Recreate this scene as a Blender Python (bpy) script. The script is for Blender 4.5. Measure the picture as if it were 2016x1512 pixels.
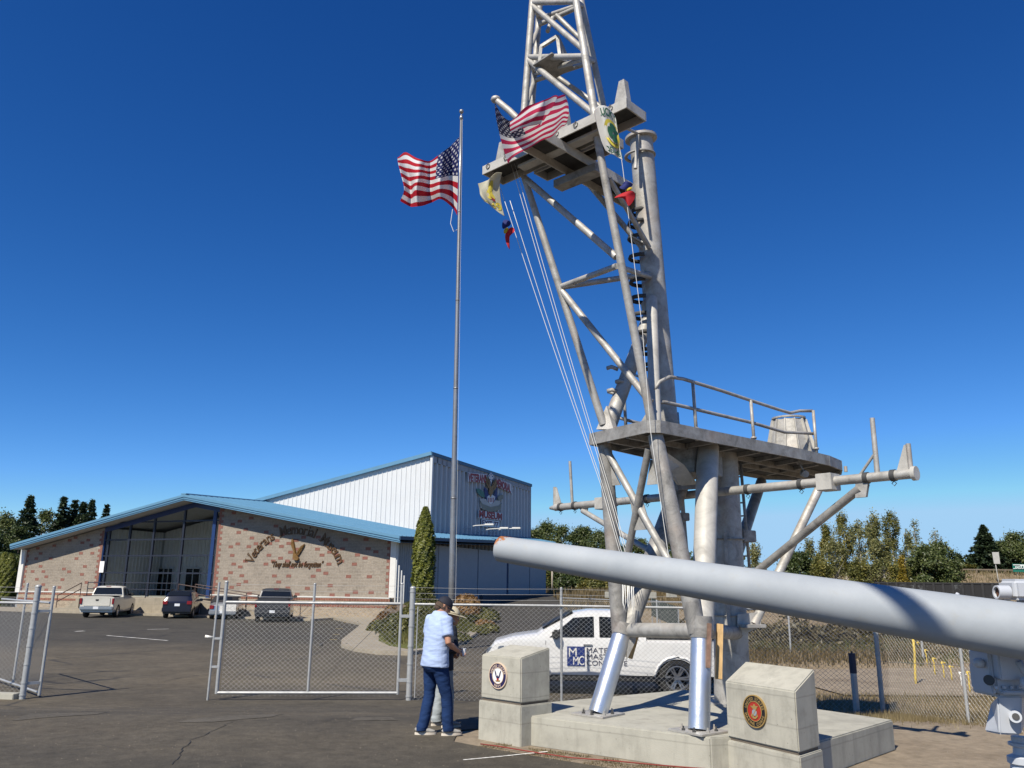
import bpy, bmesh, math, random
import numpy as np
from mathutils import Vector, Matrix
random.seed(7); RNG = np.random.default_rng(7)
for o in list(bpy.data.objects): bpy.data.objects.remove(o, do_unlink=True)
SC = bpy.context.scene; COL = SC.collection
rad = math.radians
# ---------------------------------------------------------------- camera
F, CH = 1600.0, 2.05
TH, RO = math.atan(394/F), rad(.63)
_c, _s = math.cos(TH), math.sin(TH)
FW = Vector((0, _c, _s)); U0 = Vector((0, -_s, _c)); R0 = Vector((1, 0, 0))
RT = R0*math.cos(RO)+U0*math.sin(RO); UP = U0*math.cos(RO)-R0*math.sin(RO)
cd = bpy.data.cameras.new('camera'); cam = bpy.data.objects.new('camera', cd); COL.objects.link(cam)
cd.sensor_width = 36; cd.lens = 36*F/2016; cd.clip_start = .05; cd.clip_end = 6000
m = Matrix((RT, UP, -FW)).transposed().to_4x4(); m.translation = (0, 0, CH); cam.matrix_world = m
SC.camera = cam
# ---------------------------------------------------------------- sky, sun, exposure
SUN_EL, SUN_AZ = rad(48), math.atan2(-.53, -.848)          # azimuth measured from +Y toward +X
W = bpy.data.worlds.new('World'); SC.world = W; W.use_nodes = True
wn = W.node_tree; wn.nodes.clear()
sky = wn.nodes.new('ShaderNodeTexSky'); sky.sky_type = 'NISHITA'; sky.sun_disc = False
sky.sun_elevation = SUN_EL; sky.sun_rotation = SUN_AZ; sky.altitude = 1800
sky.air_density = .7; sky.dust_density = 0; sky.ozone_density = 3.5
bg = wn.nodes.new('ShaderNodeBackground'); bg.inputs[1].default_value = .1
wo = wn.nodes.new('ShaderNodeOutputWorld')
sp_ = wn.nodes.new('ShaderNodeSeparateColor'); cb_ = wn.nodes.new('ShaderNodeCombineColor')      # response of the clear-day sky, channel by channel
wn.links.new(sky.outputs[0], sp_.inputs[0])
for i_, (gm_, k_) in enumerate(((1.834, 1.69), (1.268, .985), (.97, .93))):
    a_ = wn.nodes.new('ShaderNodeMath'); a_.operation = 'MULTIPLY'; a_.inputs[1].default_value = .1; p_ = wn.nodes.new('ShaderNodeMath'); p_.operation = 'POWER'; p_.inputs[1].default_value = gm_
    m_ = wn.nodes.new('ShaderNodeMath'); m_.operation = 'MULTIPLY'; m_.inputs[1].default_value = k_*10; c_ = wn.nodes.new('ShaderNodeMath'); c_.operation = 'MINIMUM'; c_.inputs[1].default_value = (2.3, 3.9, 5.6)[i_]
    wn.links.new(sp_.outputs[i_], a_.inputs[0]); wn.links.new(a_.outputs[0], p_.inputs[0]); wn.links.new(p_.outputs[0], m_.inputs[0]); wn.links.new(m_.outputs[0], c_.inputs[0]); wn.links.new(c_.outputs[0], cb_.inputs[i_])
wn.links.new(cb_.outputs[0], bg.inputs[0]); wn.links.new(bg.outputs[0], wo.inputs[0])
sd = bpy.data.lights.new('sun', 'SUN'); sd.energy = 4.1; sd.angle = rad(.53); sd.color = (1, .925, .785)
so = bpy.data.objects.new('sun', sd); COL.objects.link(so)
TOSUN = Vector((math.sin(SUN_AZ)*math.cos(SUN_EL), math.cos(SUN_AZ)*math.cos(SUN_EL), math.sin(SUN_EL)))
so.rotation_euler = TOSUN.to_track_quat('Z', 'Y').to_euler(); so.location = TOSUN*60
SC.view_settings.view_transform = 'Standard'; SC.view_settings.look = 'None'
SC.view_settings.exposure = .7; SC.view_settings.gamma = 1
SC.render.engine = 'CYCLES'
# ---------------------------------------------------------------- helpers
def ray(px, py):
    return FW+RT*((px-1008)/F)+UP*((756-py)/F)
def atY(px, py, Y):
    d = ray(px, py); t = Y/d.y; return Vector((d.x*t, Y, CH+d.z*t))
def atZ(px, py, z):
    d = ray(px, py); t = (z-CH)/d.z; return Vector((d.x*t, d.y*t, z))
def proj(p):
    q = p-Vector((0, 0, CH)); d = q.dot(FW); return 1008+F*q.dot(RT)/d, 756-F*q.dot(UP)/d
def sstep(a, b, x):
    t = min(1, max(0, (x-a)/(b-a))); return t*t*(3-2*t)
def V(*a): return Vector(a)

def tag(o, label=None, cat=None, group=None, kind=None):
    if label: o['label'] = label
    if cat: o['category'] = cat
    if group: o['group'] = group
    if kind: o['kind'] = kind
    return o
def emp(name, loc, label=None, cat=None, group=None, rz=0):
    o = bpy.data.objects.new(name, None); COL.objects.link(o); o.location = loc; o.rotation_euler = (0, 0, rz)
    o.empty_display_size = .2
    return tag(o, label, cat, group)
def rootloc(o):
    l = Vector(o.location)
    while o.parent: o = o.parent; l = l+Vector(o.location)
    return l
def link(name, me, mat, parent=None, world=True, smooth=False):
    """link mesh; with world=True the vertices are world coordinates and stay put under an unrotated parent"""
    o = bpy.data.objects.new(name, me); COL.objects.link(o)
    if mat is not None and not me.materials: me.materials.append(mat)
    if smooth: me.shade_smooth()
    if parent is not None:
        o.parent = parent
        if world: o.location = -rootloc(parent)
    return o
class MB:
    def __init__(s): s.v = []; s.f = []
    def add(s, vs, fs):
        n = len(s.v); s.v += [tuple(v) for v in vs]; s.f += [tuple(i+n for i in f) for f in fs]; return s
    def box(s, c, sz, rz=0, M=None):
        x, y, z = sz[0]/2, sz[1]/2, sz[2]/2
        vs = [Vector((a*x, b*y, d*z)) for d in (-1, 1) for b in (-1, 1) for a in (-1, 1)]
        R = M if M is not None else Matrix.Rotation(rz, 3, 'Z')
        return s.add([Vector(c)+R@v for v in vs], [(0, 2, 3, 1), (4, 5, 7, 6), (0, 1, 5, 4), (2, 6, 7, 3), (0, 4, 6, 2), (1, 3, 7, 5)])
    def bar(s, a, b, w, h, up=(0, 0, 1), ext=0):
        a, b = Vector(a), Vector(b); d = (b-a).normalized(); a = a-d*ext; b = b+d*ext
        sd = d.cross(Vector(up)).normalized(); u = sd.cross(d)
        vs = [p+sd*x*w/2+u*y*h/2 for p in (a, b) for x, y in ((-1, -1), (1, -1), (1, 1), (-1, 1))]
        return s.add(vs, [(3, 2, 1, 0), (4, 5, 6, 7), (0, 1, 5, 4), (1, 2, 6, 5), (2, 3, 7, 6), (3, 0, 4, 7)])
    def tube(s, pts, r, n=12, r2=None, cap=True, flat=1.0):
        pts = [Vector(p) for p in pts]; N = len(pts); rings = []
        d0 = (pts[1]-pts[0]).normalized()
        ref = Vector((0, 0, 1)) if abs(d0.z) < .9 else Vector((1, 0, 0))
        for i, p in enumerate(pts):
            d = (pts[min(i+1, N-1)]-pts[max(i-1, 0)]).normalized()
            a = d.cross(ref)
            if a.length < 1e-4: a = d.cross(Vector((0, 1, 0)))
            a.normalize(); b = a.cross(d); ref = d.cross(a)*-1 if False else ref
            rr = r if r2 is None else r+(r2-r)*i/(N-1)
            rings.append([p+(a*math.cos(2*math.pi*k/n)+b*flat*math.sin(2*math.pi*k/n))*rr for k in range(n)])
        vs = [v for rg in rings for v in rg]; fs = []
        for i in range(N-1):
            for k in range(n):
                k2 = (k+1) % n; fs.append((i*n+k, i*n+k2, (i+1)*n+k2, (i+1)*n+k))
        if cap: fs += [tuple(range(n-1, -1, -1)), tuple(range((N-1)*n, N*n))]
        return s.add(vs, fs)
    def prism(s, poly, z0, z1, top=None):
        n = len(poly); top = top or poly
        zz = lambda z, i: z[i] if isinstance(z, (list, tuple)) else z
        vs = [(p[0], p[1], zz(z0, i)) for i, p in enumerate(poly)]+[(p[0], p[1], zz(z1, i)) for i, p in enumerate(top)]
        fs = [tuple(range(n-1, -1, -1)), tuple(range(n, 2*n))]+[(i, (i+1) % n, n+(i+1) % n, n+i) for i in range(n)]
        return s.add(vs, fs)
    def plate(s, poly, nrm, th):
        nrm = Vector(nrm).normalized()*th/2; n = len(poly)
        vs = [Vector(p)-nrm for p in poly]+[Vector(p)+nrm for p in poly]
        fs = [tuple(range(n-1, -1, -1)), tuple(range(n, 2*n))]+[(i, (i+1) % n, n+(i+1) % n, n+i) for i in range(n)]
        return s.add(vs, fs)
    def lathe(s, prof, n=24, M=None, o=(0, 0, 0)):
        o = Vector(o); M = M or Matrix.Identity(3); k0 = len(prof)
        vs = [o+M@Vector((r*math.cos(2*math.pi*i/n), r*math.sin(2*math.pi*i/n), z)) for i in range(n) for r, z in prof]
        fs = [(i*k0+j, ((i+1) % n)*k0+j, ((i+1) % n)*k0+j+1, i*k0+j+1) for i in range(n) for j in range(k0-1)]
        return s.add(vs, fs)
    def ball(s, c, r, nu=10, nv=6):
        c = Vector(c); r = Vector(r) if hasattr(r, '__len__') else Vector((r, r, r))
        prof = [(math.sin(math.pi*j/nv), -math.cos(math.pi*j/nv)) for j in range(nv+1)]
        vs = [c+Vector((a*math.cos(2*math.pi*i/nu)*r.x, a*math.sin(2*math.pi*i/nu)*r.y, z*r.z)) for i in range(nu) for a, z in prof]
        k = nv+1
        return s.add(vs, [(i*k+j, ((i+1) % nu)*k+j, ((i+1) % nu)*k+j+1, i*k+j+1) for i in range(nu) for j in range(nv)])
    def mesh(s, name):
        me = bpy.data.meshes.new(name); me.from_pydata(s.v, [], s.f); me.validate(); me.update(); return me
    def build(s, name, mat, parent=None, world=True, smooth=False, bevel=0, seg=2, auto=None):
        me = s.mesh(name)
        bm = bmesh.new(); bm.from_mesh(me)
        bmesh.ops.recalc_face_normals(bm, faces=bm.faces)
        if bevel:
            es = [e for e in bm.edges if len(e.link_faces) == 2 and e.calc_face_angle(0) > .5]
            bmesh.ops.bevel(bm, geom=es, offset=bevel, segments=seg, affect='EDGES', clamp_overlap=True)
        if auto is not None:
            for f in bm.faces: f.smooth = True
            for e in bm.edges:
                if len(e.link_faces) != 2 or e.calc_face_angle(0) > auto: e.smooth = False
        bm.to_mesh(me); bm.free()
        return link(name, me, mat, parent, world, smooth)
def copy_tree(o, parent=None):
    c = o.copy(); COL.objects.link(c)
    if parent is not None: c.parent = parent
    for ch in list(o.children): copy_tree(ch, c)
    return c
_tcache = {}
def text_geo(s, bold=0.0, shear=0.0):
    """2D outline-filled letters, unit size: (verts, faces, advance width)"""
    k = (s, bold, shear)
    if k in _tcache: return _tcache[k]
    cu = bpy.data.curves.new('t', 'FONT'); cu.body = s; cu.offset = bold; cu.shear = shear; cu.resolution_u = 3
    ob = bpy.data.objects.new('t', cu); COL.objects.link(ob)
    dg = bpy.context.evaluated_depsgraph_get(); me = bpy.data.meshes.new_from_object(ob.evaluated_get(dg))
    vs = [v.co.copy() for v in me.vertices]; fs = [tuple(p.vertices) for p in me.polygons]
    bpy.data.objects.remove(ob); bpy.data.curves.remove(cu); bpy.data.meshes.remove(me)
    w = max([v.x for v in vs], default=.3)
    _tcache[k] = (vs, fs, w); return _tcache[k]
def text_on(mb, s, o, ux, uy, size, width=None, bold=0, shear=0, lift=0, nrm=None, center=True, extr=0):
    """letters of a line laid in the plane (ux, uy) from o"""
    vs, fs, w = text_geo(s, bold, shear); ux, uy = Vector(ux), Vector(uy); nrm = Vector(nrm) if nrm else ux.cross(uy)
    sx = (width/w) if width else size; x0 = -w/2 if center else 0
    pts = [Vector(o)+ux*(v.x+x0)*sx+uy*v.y*size+nrm*lift for v in vs]
    mb.add(pts, fs)
    if extr:
        mb.add([p-nrm*extr for p in pts], [tuple(reversed(f)) for f in fs])
        n = len(mb.v)-2*len(vs)
        ec = {}
        for f in fs:
            for a, b in zip(f, f[1:]+f[:1]): ec[(a, b)] = ec.get((a, b), 0)+1
        for (a, b) in ec:
            if (b, a) not in ec: mb.f.append((n+a, n+b, n+len(vs)+b, n+len(vs)+a))
# ---------------------------------------------------------------- materials
MATS = {}
def nodes(name):
    m = bpy.data.materials.new(name); m.use_nodes = True; nt = m.node_tree; b = nt.nodes['Principled BSDF']
    MATS[name] = m; return m, nt, b
def N(nt, t, **kw):
    n = nt.nodes.new(t)
    for k, v in kw.items():
        if k.startswith('i_'): n.inputs[k[2:].replace('_', ' ')].default_value = v
        elif k.startswith('n_'): n.inputs[int(k[2:])].default_value = v
        else: setattr(n, k, v)
    return n
def ramp(nt, fac, stops):
    r = nt.nodes.new('ShaderNodeValToRGB'); e = r.color_ramp.elements
    while len(e) < len(stops): e.new(.5)
    for i, (p, c) in enumerate(stops): e[i].position = p; e[i].color = (*c, 1) if len(c) == 3 else c
    nt.links.new(fac, r.inputs[0]); return r
def mix(nt, fac, a, b, mode='MIX'):
    n = nt.nodes.new('ShaderNodeMix'); n.data_type = 'RGBA'; n.blend_type = mode
    for sock, v in ((0, fac), (6, a), (7, b)):
        if hasattr(v, 'links'): nt.links.new(v, n.inputs[sock])
        else: n.inputs[sock].default_value = v if sock == 0 else (*v, 1) if len(v) == 3 else v
    return n.outputs[2]
def flat(name, col, rough=.6, metal=0, var=.12, scale=3, bump=0, bscale=60, spec=.5, coord='Object', stretch=None):
    """plain procedural material: noise variation round a base colour, optional fine bump"""
    m, nt, b = nodes(name)
    tc = N(nt, 'ShaderNodeTexCoord'); co = tc.outputs[coord]
    if stretch:
        mp = N(nt, 'ShaderNodeMapping'); mp.inputs['Scale'].default_value = stretch; nt.links.new(co, mp.inputs[0]); co = mp.outputs[0]
    nz = N(nt, 'ShaderNodeTexNoise', i_Scale=scale, i_Detail=5, i_Roughness=.65); nt.links.new(co, nz.inputs[0])
    d = tuple(max(0, c*(1-var)) for c in col); l = tuple(min(1, c*(1+var)) for c in col)
    r = ramp(nt, nz.outputs[0], [(.3, d), (.7, l)]); nt.links.new(r.outputs[0], b.inputs['Base Color'])
    b.inputs['Roughness'].default_value = rough; b.inputs['Metallic'].default_value = metal
    b.inputs['Specular IOR Level'].default_value = spec
    if bump:
        n2 = N(nt, 'ShaderNodeTexNoise', i_Scale=bscale, i_Detail=4); nt.links.new(co, n2.inputs[0])
        bp = N(nt, 'ShaderNodeBump', i_Strength=bump, i_Distance=.02); nt.links.new(n2.outputs[0], bp.inputs['Height'])
        nt.links.new(bp.outputs[0], b.inputs['Normal'])
    return m
# ================================================================ ground
def g(x, y):
    z = -.32*sstep(12.8, 17, y)
    r = sstep(-9, 2, x)
    z += 1.45*sstep(40, 88, y)*r
    z += 2.9*sstep(88, 112, y)*sstep(26, 50, x)
    z += .35*sstep(6, 18, x)*sstep(16, 34, y)*(1-.6*sstep(34, 60, y))
    return z
def soil_mat(name, stops, gscale, rough=.95, bump=.5, pts=()):
    m, nt, b = nodes(name); tc = N(nt, 'ShaderNodeTexCoord'); co = tc.outputs['Object']
    n1 = N(nt, 'ShaderNodeTexNoise', i_Scale=gscale, i_Detail=8, i_Roughness=.7); nt.links.new(co, n1.inputs[0])
    n2 = N(nt, 'ShaderNodeTexNoise', i_Scale=gscale*9, i_Detail=6, i_Roughness=.75); nt.links.new(co, n2.inputs[0])
    r1 = ramp(nt, n1.outputs[0], stops)
    r2 = ramp(nt, n2.outputs[0], [(.3, (.72,)*3), (.7, (1.25,)*3)])
    c = mix(nt, 1.0, r1.outputs[0], r2.outputs[0], 'MULTIPLY')
    nt.links.new(c, b.inputs['Base Color']); b.inputs['Roughness'].default_value = rough
    b.inputs['Specular IOR Level'].default_value = .2
    n3 = N(nt, 'ShaderNodeTexNoise', i_Scale=45, i_Detail=6, i_Roughness=.7); nt.links.new(co, n3.inputs[0])
    bp = N(nt, 'ShaderNodeBump', i_Strength=bump, i_Distance=.03); nt.links.new(n3.outputs[0], bp.inputs['Height'])
    nt.links.new(bp.outputs[0], b.inputs['Normal']); return m
M_SOIL = soil_mat('dry_soil', [(.25, (.15, .112, .068)), (.45, (.215, .165, .102)), (.6, (.25, .195, .125)), (.75, (.14, .13, .065))], .35)
M_DIRT = soil_mat('packed_dirt', [(.3, (.17, .135, .098)), (.55, (.25, .205, .152)), (.75, (.2, .165, .122))], .6)
M_MOUND = soil_mat('mound_grass', [(.3, (.06, .066, .02)), (.5, (.09, .095, .03)), (.65, (.12, .105, .04)), (.8, (.13, .08, .035))], .9)

def asphalt_mat():
    m, nt, b = nodes('asphalt'); tc = N(nt, 'ShaderNodeTexCoord'); co = tc.outputs['Object']
    sx = N(nt, 'ShaderNodeSeparateXYZ'); nt.links.new(co, sx.inputs[0])
    # brown dust film blown across the middle of the lot, with ragged edges
    mp = N(nt, 'ShaderNodeMapping'); mp.inputs['Scale'].default_value = (.09, .32, 1); nt.links.new(co, mp.inputs[0])
    nd = N(nt, 'ShaderNodeTexNoise', i_Scale=1, i_Detail=6, i_Roughness=.62); nt.links.new(mp.outputs[0], nd.inputs[0])
    wob = N(nt, 'ShaderNodeMath', operation='MULTIPLY_ADD'); nt.links.new(nd.outputs[0], wob.inputs[0]); wob.inputs[1].default_value = 16; nt.links.new(sx.outputs[1], wob.inputs[2])
    mr = ramp(nt, mapr(nt, wob.outputs[0], 0, 100), [(.0, (.5,)*3), (.18, (.42,)*3), (.245, (.75,)*3), (.30, (1,)*3), (.37, (.85,)*3), (.425, (.12,)*3), (1, (.0,)*3)])
    n1 = N(nt, 'ShaderNodeTexNoise', i_Scale=.55, i_Detail=7, i_Roughness=.7); nt.links.new(co, n1.inputs[0])
    base = ramp(nt, n1.outputs[0], [(.28, (.036, .0342, .030)), (.5, (.052, .0485, .0415)), (.7, (.069, .063, .052))])
    dust = ramp(nt, n1.outputs[0], [(.3, (.092, .076, .052)), (.7, (.145, .121, .085))])
    fac = N(nt, 'ShaderNodeMath', operation='MULTIPLY'); nt.links.new(mr.outputs[0], fac.inputs[0])
    rn = ramp(nt, nd.outputs[0], [(.25, (.35,)*3), (.65, (1,)*3)]); nt.links.new(rn.outputs[0], fac.inputs[1])
    c = mix(nt, fac.outputs[0], base.outputs[0], dust.outputs[0])
    # aggregate speckle
    n2 = N(nt, 'ShaderNodeTexNoise', i_Scale=70, i_Detail=3, i_Roughness=.8); nt.links.new(co, n2.inputs[0])
    c = mix(nt, 1, c, ramp(nt, n2.outputs[0], [(.3, (.55,)*3), (.6, (1.1,)*3), (.76, (1.9,)*3)]).outputs[0], 'MULTIPLY')
    n6 = N(nt, 'ShaderNodeTexNoise', i_Scale=5, i_Detail=6, i_Roughness=.75); nt.links.new(co, n6.inputs[0])
    c = mix(nt, 1, c, ramp(nt, n6.outputs[0], [(.3, (.72,)*3), (.7, (1.28,)*3)]).outputs[0], 'MULTIPLY')
    # tar-dark cracks
    wv = N(nt, 'ShaderNodeTexVoronoi', feature='DISTANCE_TO_EDGE', i_Scale=.17); 
    nz = N(nt, 'ShaderNodeTexNoise', i_Scale=1.3, i_Detail=5); nt.links.new(co, nz.inputs[0])
    cm = mix(nt, .13, co, nz.outputs['Color'], 'LINEAR_LIGHT'); nt.links.new(cm, wv.inputs[0])
    cr = ramp(nt, wv.outputs[0], [(.004, (1,)*3), (.012, (0,)*3)])
    nm = N(nt, 'ShaderNodeTexNoise', i_Scale=.4, i_Detail=2); nt.links.new(co, nm.inputs[0])
    cf = N(nt, 'ShaderNodeMath', operation='MULTIPLY'); nt.links.new(cr.outputs[0], cf.inputs[0]); nt.links.new(ramp(nt, nm.outputs[0], [(.45, (0,)*3), (.6, (.75,)*3)]).outputs[0], cf.inputs[1])
    c = mix(nt, cf.outputs[0], c, (.03, .029, .028))
    # pale scuffs and tyre wear streaks
    mp2 = N(nt, 'ShaderNodeMapping'); mp2.inputs['Scale'].default_value = (.5, 4.5, 1); mp2.inputs['Rotation'].default_value = (0, 0, .08); nt.links.new(co, mp2.inputs[0])
    ns = N(nt, 'ShaderNodeTexNoise', i_Scale=1.1, i_Detail=5, i_Roughness=.7); nt.links.new(mp2.outputs[0], ns.inputs[0])
    c = mix(nt, ramp(nt, ns.outputs[0], [(.68, (0,)*3), (.8, (.4,)*3)]).outputs[0], c, (.2, .185, .16))
    c = mix(nt, ramp(nt, ns.outputs[0], [(.2, (.6,)*3), (.36, (0,)*3)]).outputs[0], c, (.042, .04, .04))
    nt.links.new(c, b.inputs['Base Color']); b.inputs['Roughness'].default_value = .88; b.inputs['Specular IOR Level'].default_value = .3
    bp = N(nt, 'ShaderNodeBump', i_Strength=.35, i_Distance=.012); nt.links.new(n2.outputs[0], bp.inputs['Height']); nt.links.new(bp.outputs[0], b.inputs['Normal'])
    return m
def mapr(nt, sock, a, b_):
    n = nt.nodes.new('ShaderNodeMapRange'); nt.links.new(sock, n.inputs[0]); n.inputs[1].default_value = a; n.inputs[2].default_value = b_
    return n.outputs[0]
M_ASPH = asphalt_mat()
def conc_mat(name, col, wet=.25, sc=2.2, pores=True):
    m, nt, b = nodes(name); tc = N(nt, 'ShaderNodeTexCoord'); co = tc.outputs['Object']
    n1 = N(nt, 'ShaderNodeTexNoise', i_Scale=sc, i_Detail=9, i_Roughness=.68); nt.links.new(co, n1.inputs[0])
    c = ramp(nt, n1.outputs[0], [(.28, tuple(x*(1-wet) for x in col)), (.5, col), (.72, tuple(x*1.12 for x in col))]).outputs[0]
    mp = N(nt, 'ShaderNodeMapping'); mp.inputs['Scale'].default_value = (3, 3, .45); nt.links.new(co, mp.inputs[0])
    n2 = N(nt, 'ShaderNodeTexNoise', i_Scale=1.6, i_Detail=6, i_Roughness=.7); nt.links.new(mp.outputs[0], n2.inputs[0])
    c = mix(nt, ramp(nt, n2.outputs[0], [(.5, (0,)*3), (.72, (.6,)*3)]).outputs[0], c, tuple(x*.62 for x in col))
    sz_ = N(nt, 'ShaderNodeSeparateXYZ'); nt.links.new(co, sz_.inputs[0]); wv = N(nt, 'ShaderNodeMath', operation='MULTIPLY_ADD'); nt.links.new(n1.outputs[0], wv.inputs[0]); wv.inputs[1].default_value = .035; nt.links.new(sz_.outputs[2], wv.inputs[2])
    pp = N(nt, 'ShaderNodeMath', operation='PINGPONG'); nt.links.new(wv.outputs[0], pp.inputs[0]); pp.inputs[1].default_value = .155
    c = mix(nt, ramp(nt, pp.outputs[0], [(.003, (.4,)*3), (.012, (0,)*3)]).outputs[0], c, tuple(x*.5 for x in col))
    hgt = n1.outputs[0]
    if pores:
        v = N(nt, 'ShaderNodeTexVoronoi', i_Scale=11); nt.links.new(co, v.inputs[0])
        pr = ramp(nt, v.outputs[0], [(.03, (1,)*3), (.085, (0,)*3)])
        c = mix(nt, pr.outputs[0], c, tuple(x*.45 for x in col))
        v2 = N(nt, 'ShaderNodeTexVoronoi', i_Scale=38); nt.links.new(co, v2.inputs[0])
        c = mix(nt, ramp(nt, v2.outputs[0], [(.05, (.5,)*3), (.11, (0,)*3)]).outputs[0], c, tuple(x*.55 for x in col))
    n3 = N(nt, 'ShaderNodeTexNoise', i_Scale=90, i_Detail=4); nt.links.new(co, n3.inputs[0])
    bp = N(nt, 'ShaderNodeBump', i_Strength=.25, i_Distance=.01); nt.links.new(n3.outputs[0], bp.inputs['Height']); nt.links.new(bp.outputs[0], b.inputs['Normal'])
    nt.links.new(c, b.inputs['Base Color']); b.inputs['Roughness'].default_value = .85; b.inputs['Specular IOR Level'].default_value = .3
    return m
M_CONC = conc_mat('concrete', (.37, .36, .312)); M_WALK = conc_mat('pavement_concrete', (.29, .255, .2), pores=False)
M_PED = conc_mat('pedestal_concrete', (.385, .373, .322), .3, 3.6)

def grid_mesh(name, xs_of_y, ys, dz, mat, kind='structure', hf=g):
    vs = []; n = None
    for y in ys:
        xs = xs_of_y(y); n = len(xs)
        vs += [(x, y, hf(x, y)+dz) for x in xs]
    fs = [(j*n+i, j*n+i+1, (j+1)*n+i+1, (j+1)*n+i) for j in range(len(ys)-1) for i in range(n-1)]
    me = bpy.data.meshes.new(name); me.from_pydata(vs, [], fs); me.update()
    return tag(link(name, me, mat, smooth=True), kind=kind)
def graded(a, b, dense0, dense1, step, gr=1.18):
    out = list(np.arange(dense0, dense1+1e-6, step)); s = step; x = dense1
    while x < b: s *= gr; x += s; out.append(min(x, b))
    s = step; x = dense0
    while x > a: s *= gr; x -= s; out.insert(0, max(x, a))
    return out
TX = graded(-2500, 2500, -30, 40, 1.0); TY = graded(-400, 3500, 0, 60, 1.0)
grid_mesh('ground', lambda y: TX, TY, 0, M_SOIL)
def interp(tab, y):
    for (a, xa), (b, xb) in zip(tab, tab[1:]):
        if y <= b: return xa+(xb-xa)*max(0, (y-a)/(b-a))
    return tab[-1][1]
XR = [(-25, 4.2), (2, 3.9), (8, 2.75), (9.35, 2.1), (10.4, .6), (11.45, -.72), (12.35, -.7), (13.2, 1.0), (15.5, 5.0), (17, 6.2), (20, 6.9), (26, 6.2), (34, 5.2), (44, 4.0), (58, 5.2), (75, 8.0), (100, 14)]
LOTY = list(np.arange(-25, 12, .5))+list(np.arange(12, 34, .35))+list(np.arange(34, 100.1, 1.5))
def lotx(y):
    r = interp(XR, y); return [-75+(r+75)*(1-(1-t)**1.6) for t in np.linspace(0, 1, 70)]
grid_mesh('parking_lot', lotx, LOTY, .035, M_ASPH)
# dirt road past the right-hand fence
grid_mesh('dirt_road', lambda y: list(np.linspace(interp([(15, 9.0), (19, 7.6), (23, 7.2), (26, 7.5)], y), 60, 40)), list(np.arange(19.4, 25.1, .4)), .03, M_DIRT)
# packed dirt round the slab and gun
DPOLY = [(4.0, 3.0), (8.2, 3.0), (8.0, 14.5), (7.3, 16.8), (5.2, 15.4), (2.5, 14.4), (1.0, 13.1), (-.4, 12.2), (-.42, 11.95), (1.0, 10.95), (2.5, 9.95), (3.2, 8)]
grid_mesh('dirt_apron', lambda y: list(np.linspace(interp(XR, y)-.12, 8.4, 24)), list(np.arange(2, 15.6, .35)), .02, M_DIRT)

# ---------------------------------------------------------------- tower slab and pedestals
M_RED = flat('red_cord', (.2, .03, .022), .8)
M_PINK = flat('pink_chalk', (.5, .36, .38), .9)
slab = emp('concrete_slab', (2.5, 11.5, -.05), 'low grey concrete foundation slab under the ship mast', 'slab')
SLT = .38
SP = [(-.06, 11.62), (2.3, 9.93), (2.7, 10.05), (3.32, 9.6), (5.03, 11.36), (2.9, 14.3), (.5, 12.6)]
a, b = MB(), MB()
cut = [(1.12+.0, 11.07), (3.3, 13.9)]
a.prism(SP, -.25, SLT); a.build('slab_body', M_CONC, slab, bevel=.015)
ctr = Vector((2.5, 11.8)); foot = [tuple(ctr+(Vector(p)-ctr)*1.008) for p in SP]
b.prism(foot, -.3, .04); b.build('footing', M_CONC, slab, bevel=.02)
def pedestal(name, P0, P1, D, zb, zs, zf, zk, label):
    """P0,P1 front bottom corners, D depth vector; base up to zb, block from zs to zf(front)/zk(back)"""
    P0, P1, D = Vector(P0), Vector(P1), Vector(D); u = (P1-P0).normalized(); d = D.normalized()
    root = emp(name, (P0.x, P0.y, 0), label, 'pedestal', 'concrete emblem pedestals')
    k = .02; base = [P0-u*k-d*k, P1+u*k-d*k, P1+u*k+D+d*k, P0-u*k+D+d*k]
    MB().prism([tuple(p) for p in base], -.3, zb).build('base_block', M_PED, root, bevel=.012)
    MB().prism([tuple(p) for p in [P0+u*k+d*k, P1-u*k+d*k, P1-u*k+D-d*k, P0+u*k+D-d*k]], zb-.002, zs+.002).build('shadow_joint', MATS['joint'], root)
    MB().prism([tuple(p) for p in [P0, P1, P1+D, P0+D]], zs, [zf, zf, zk, zk]).build('upper_block', M_PED, root, bevel=.014)
    return root, u, d
flat('joint', (.12, .1, .08), .9)
pr, pu, pd = pedestal('concrete_pedestal', (2.52, 10.02), (3.03, 9.12), (.36, .38), .345, .375, .98, 1.17, 'concrete pedestal with red and gold round emblem beside the right mast leg')
LB0, LB1 = atZ(945, 1377, .56), atZ(1026, 1389, .56)
pl, lu, ld = pedestal('concrete_pedestal', (LB0.x, LB0.y+.3), (LB1.x, LB1.y+.3), (.40, .38), .515, .545, 1.105, 1.215, 'concrete pedestal with navy blue and white round emblem beside the two men')
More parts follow.
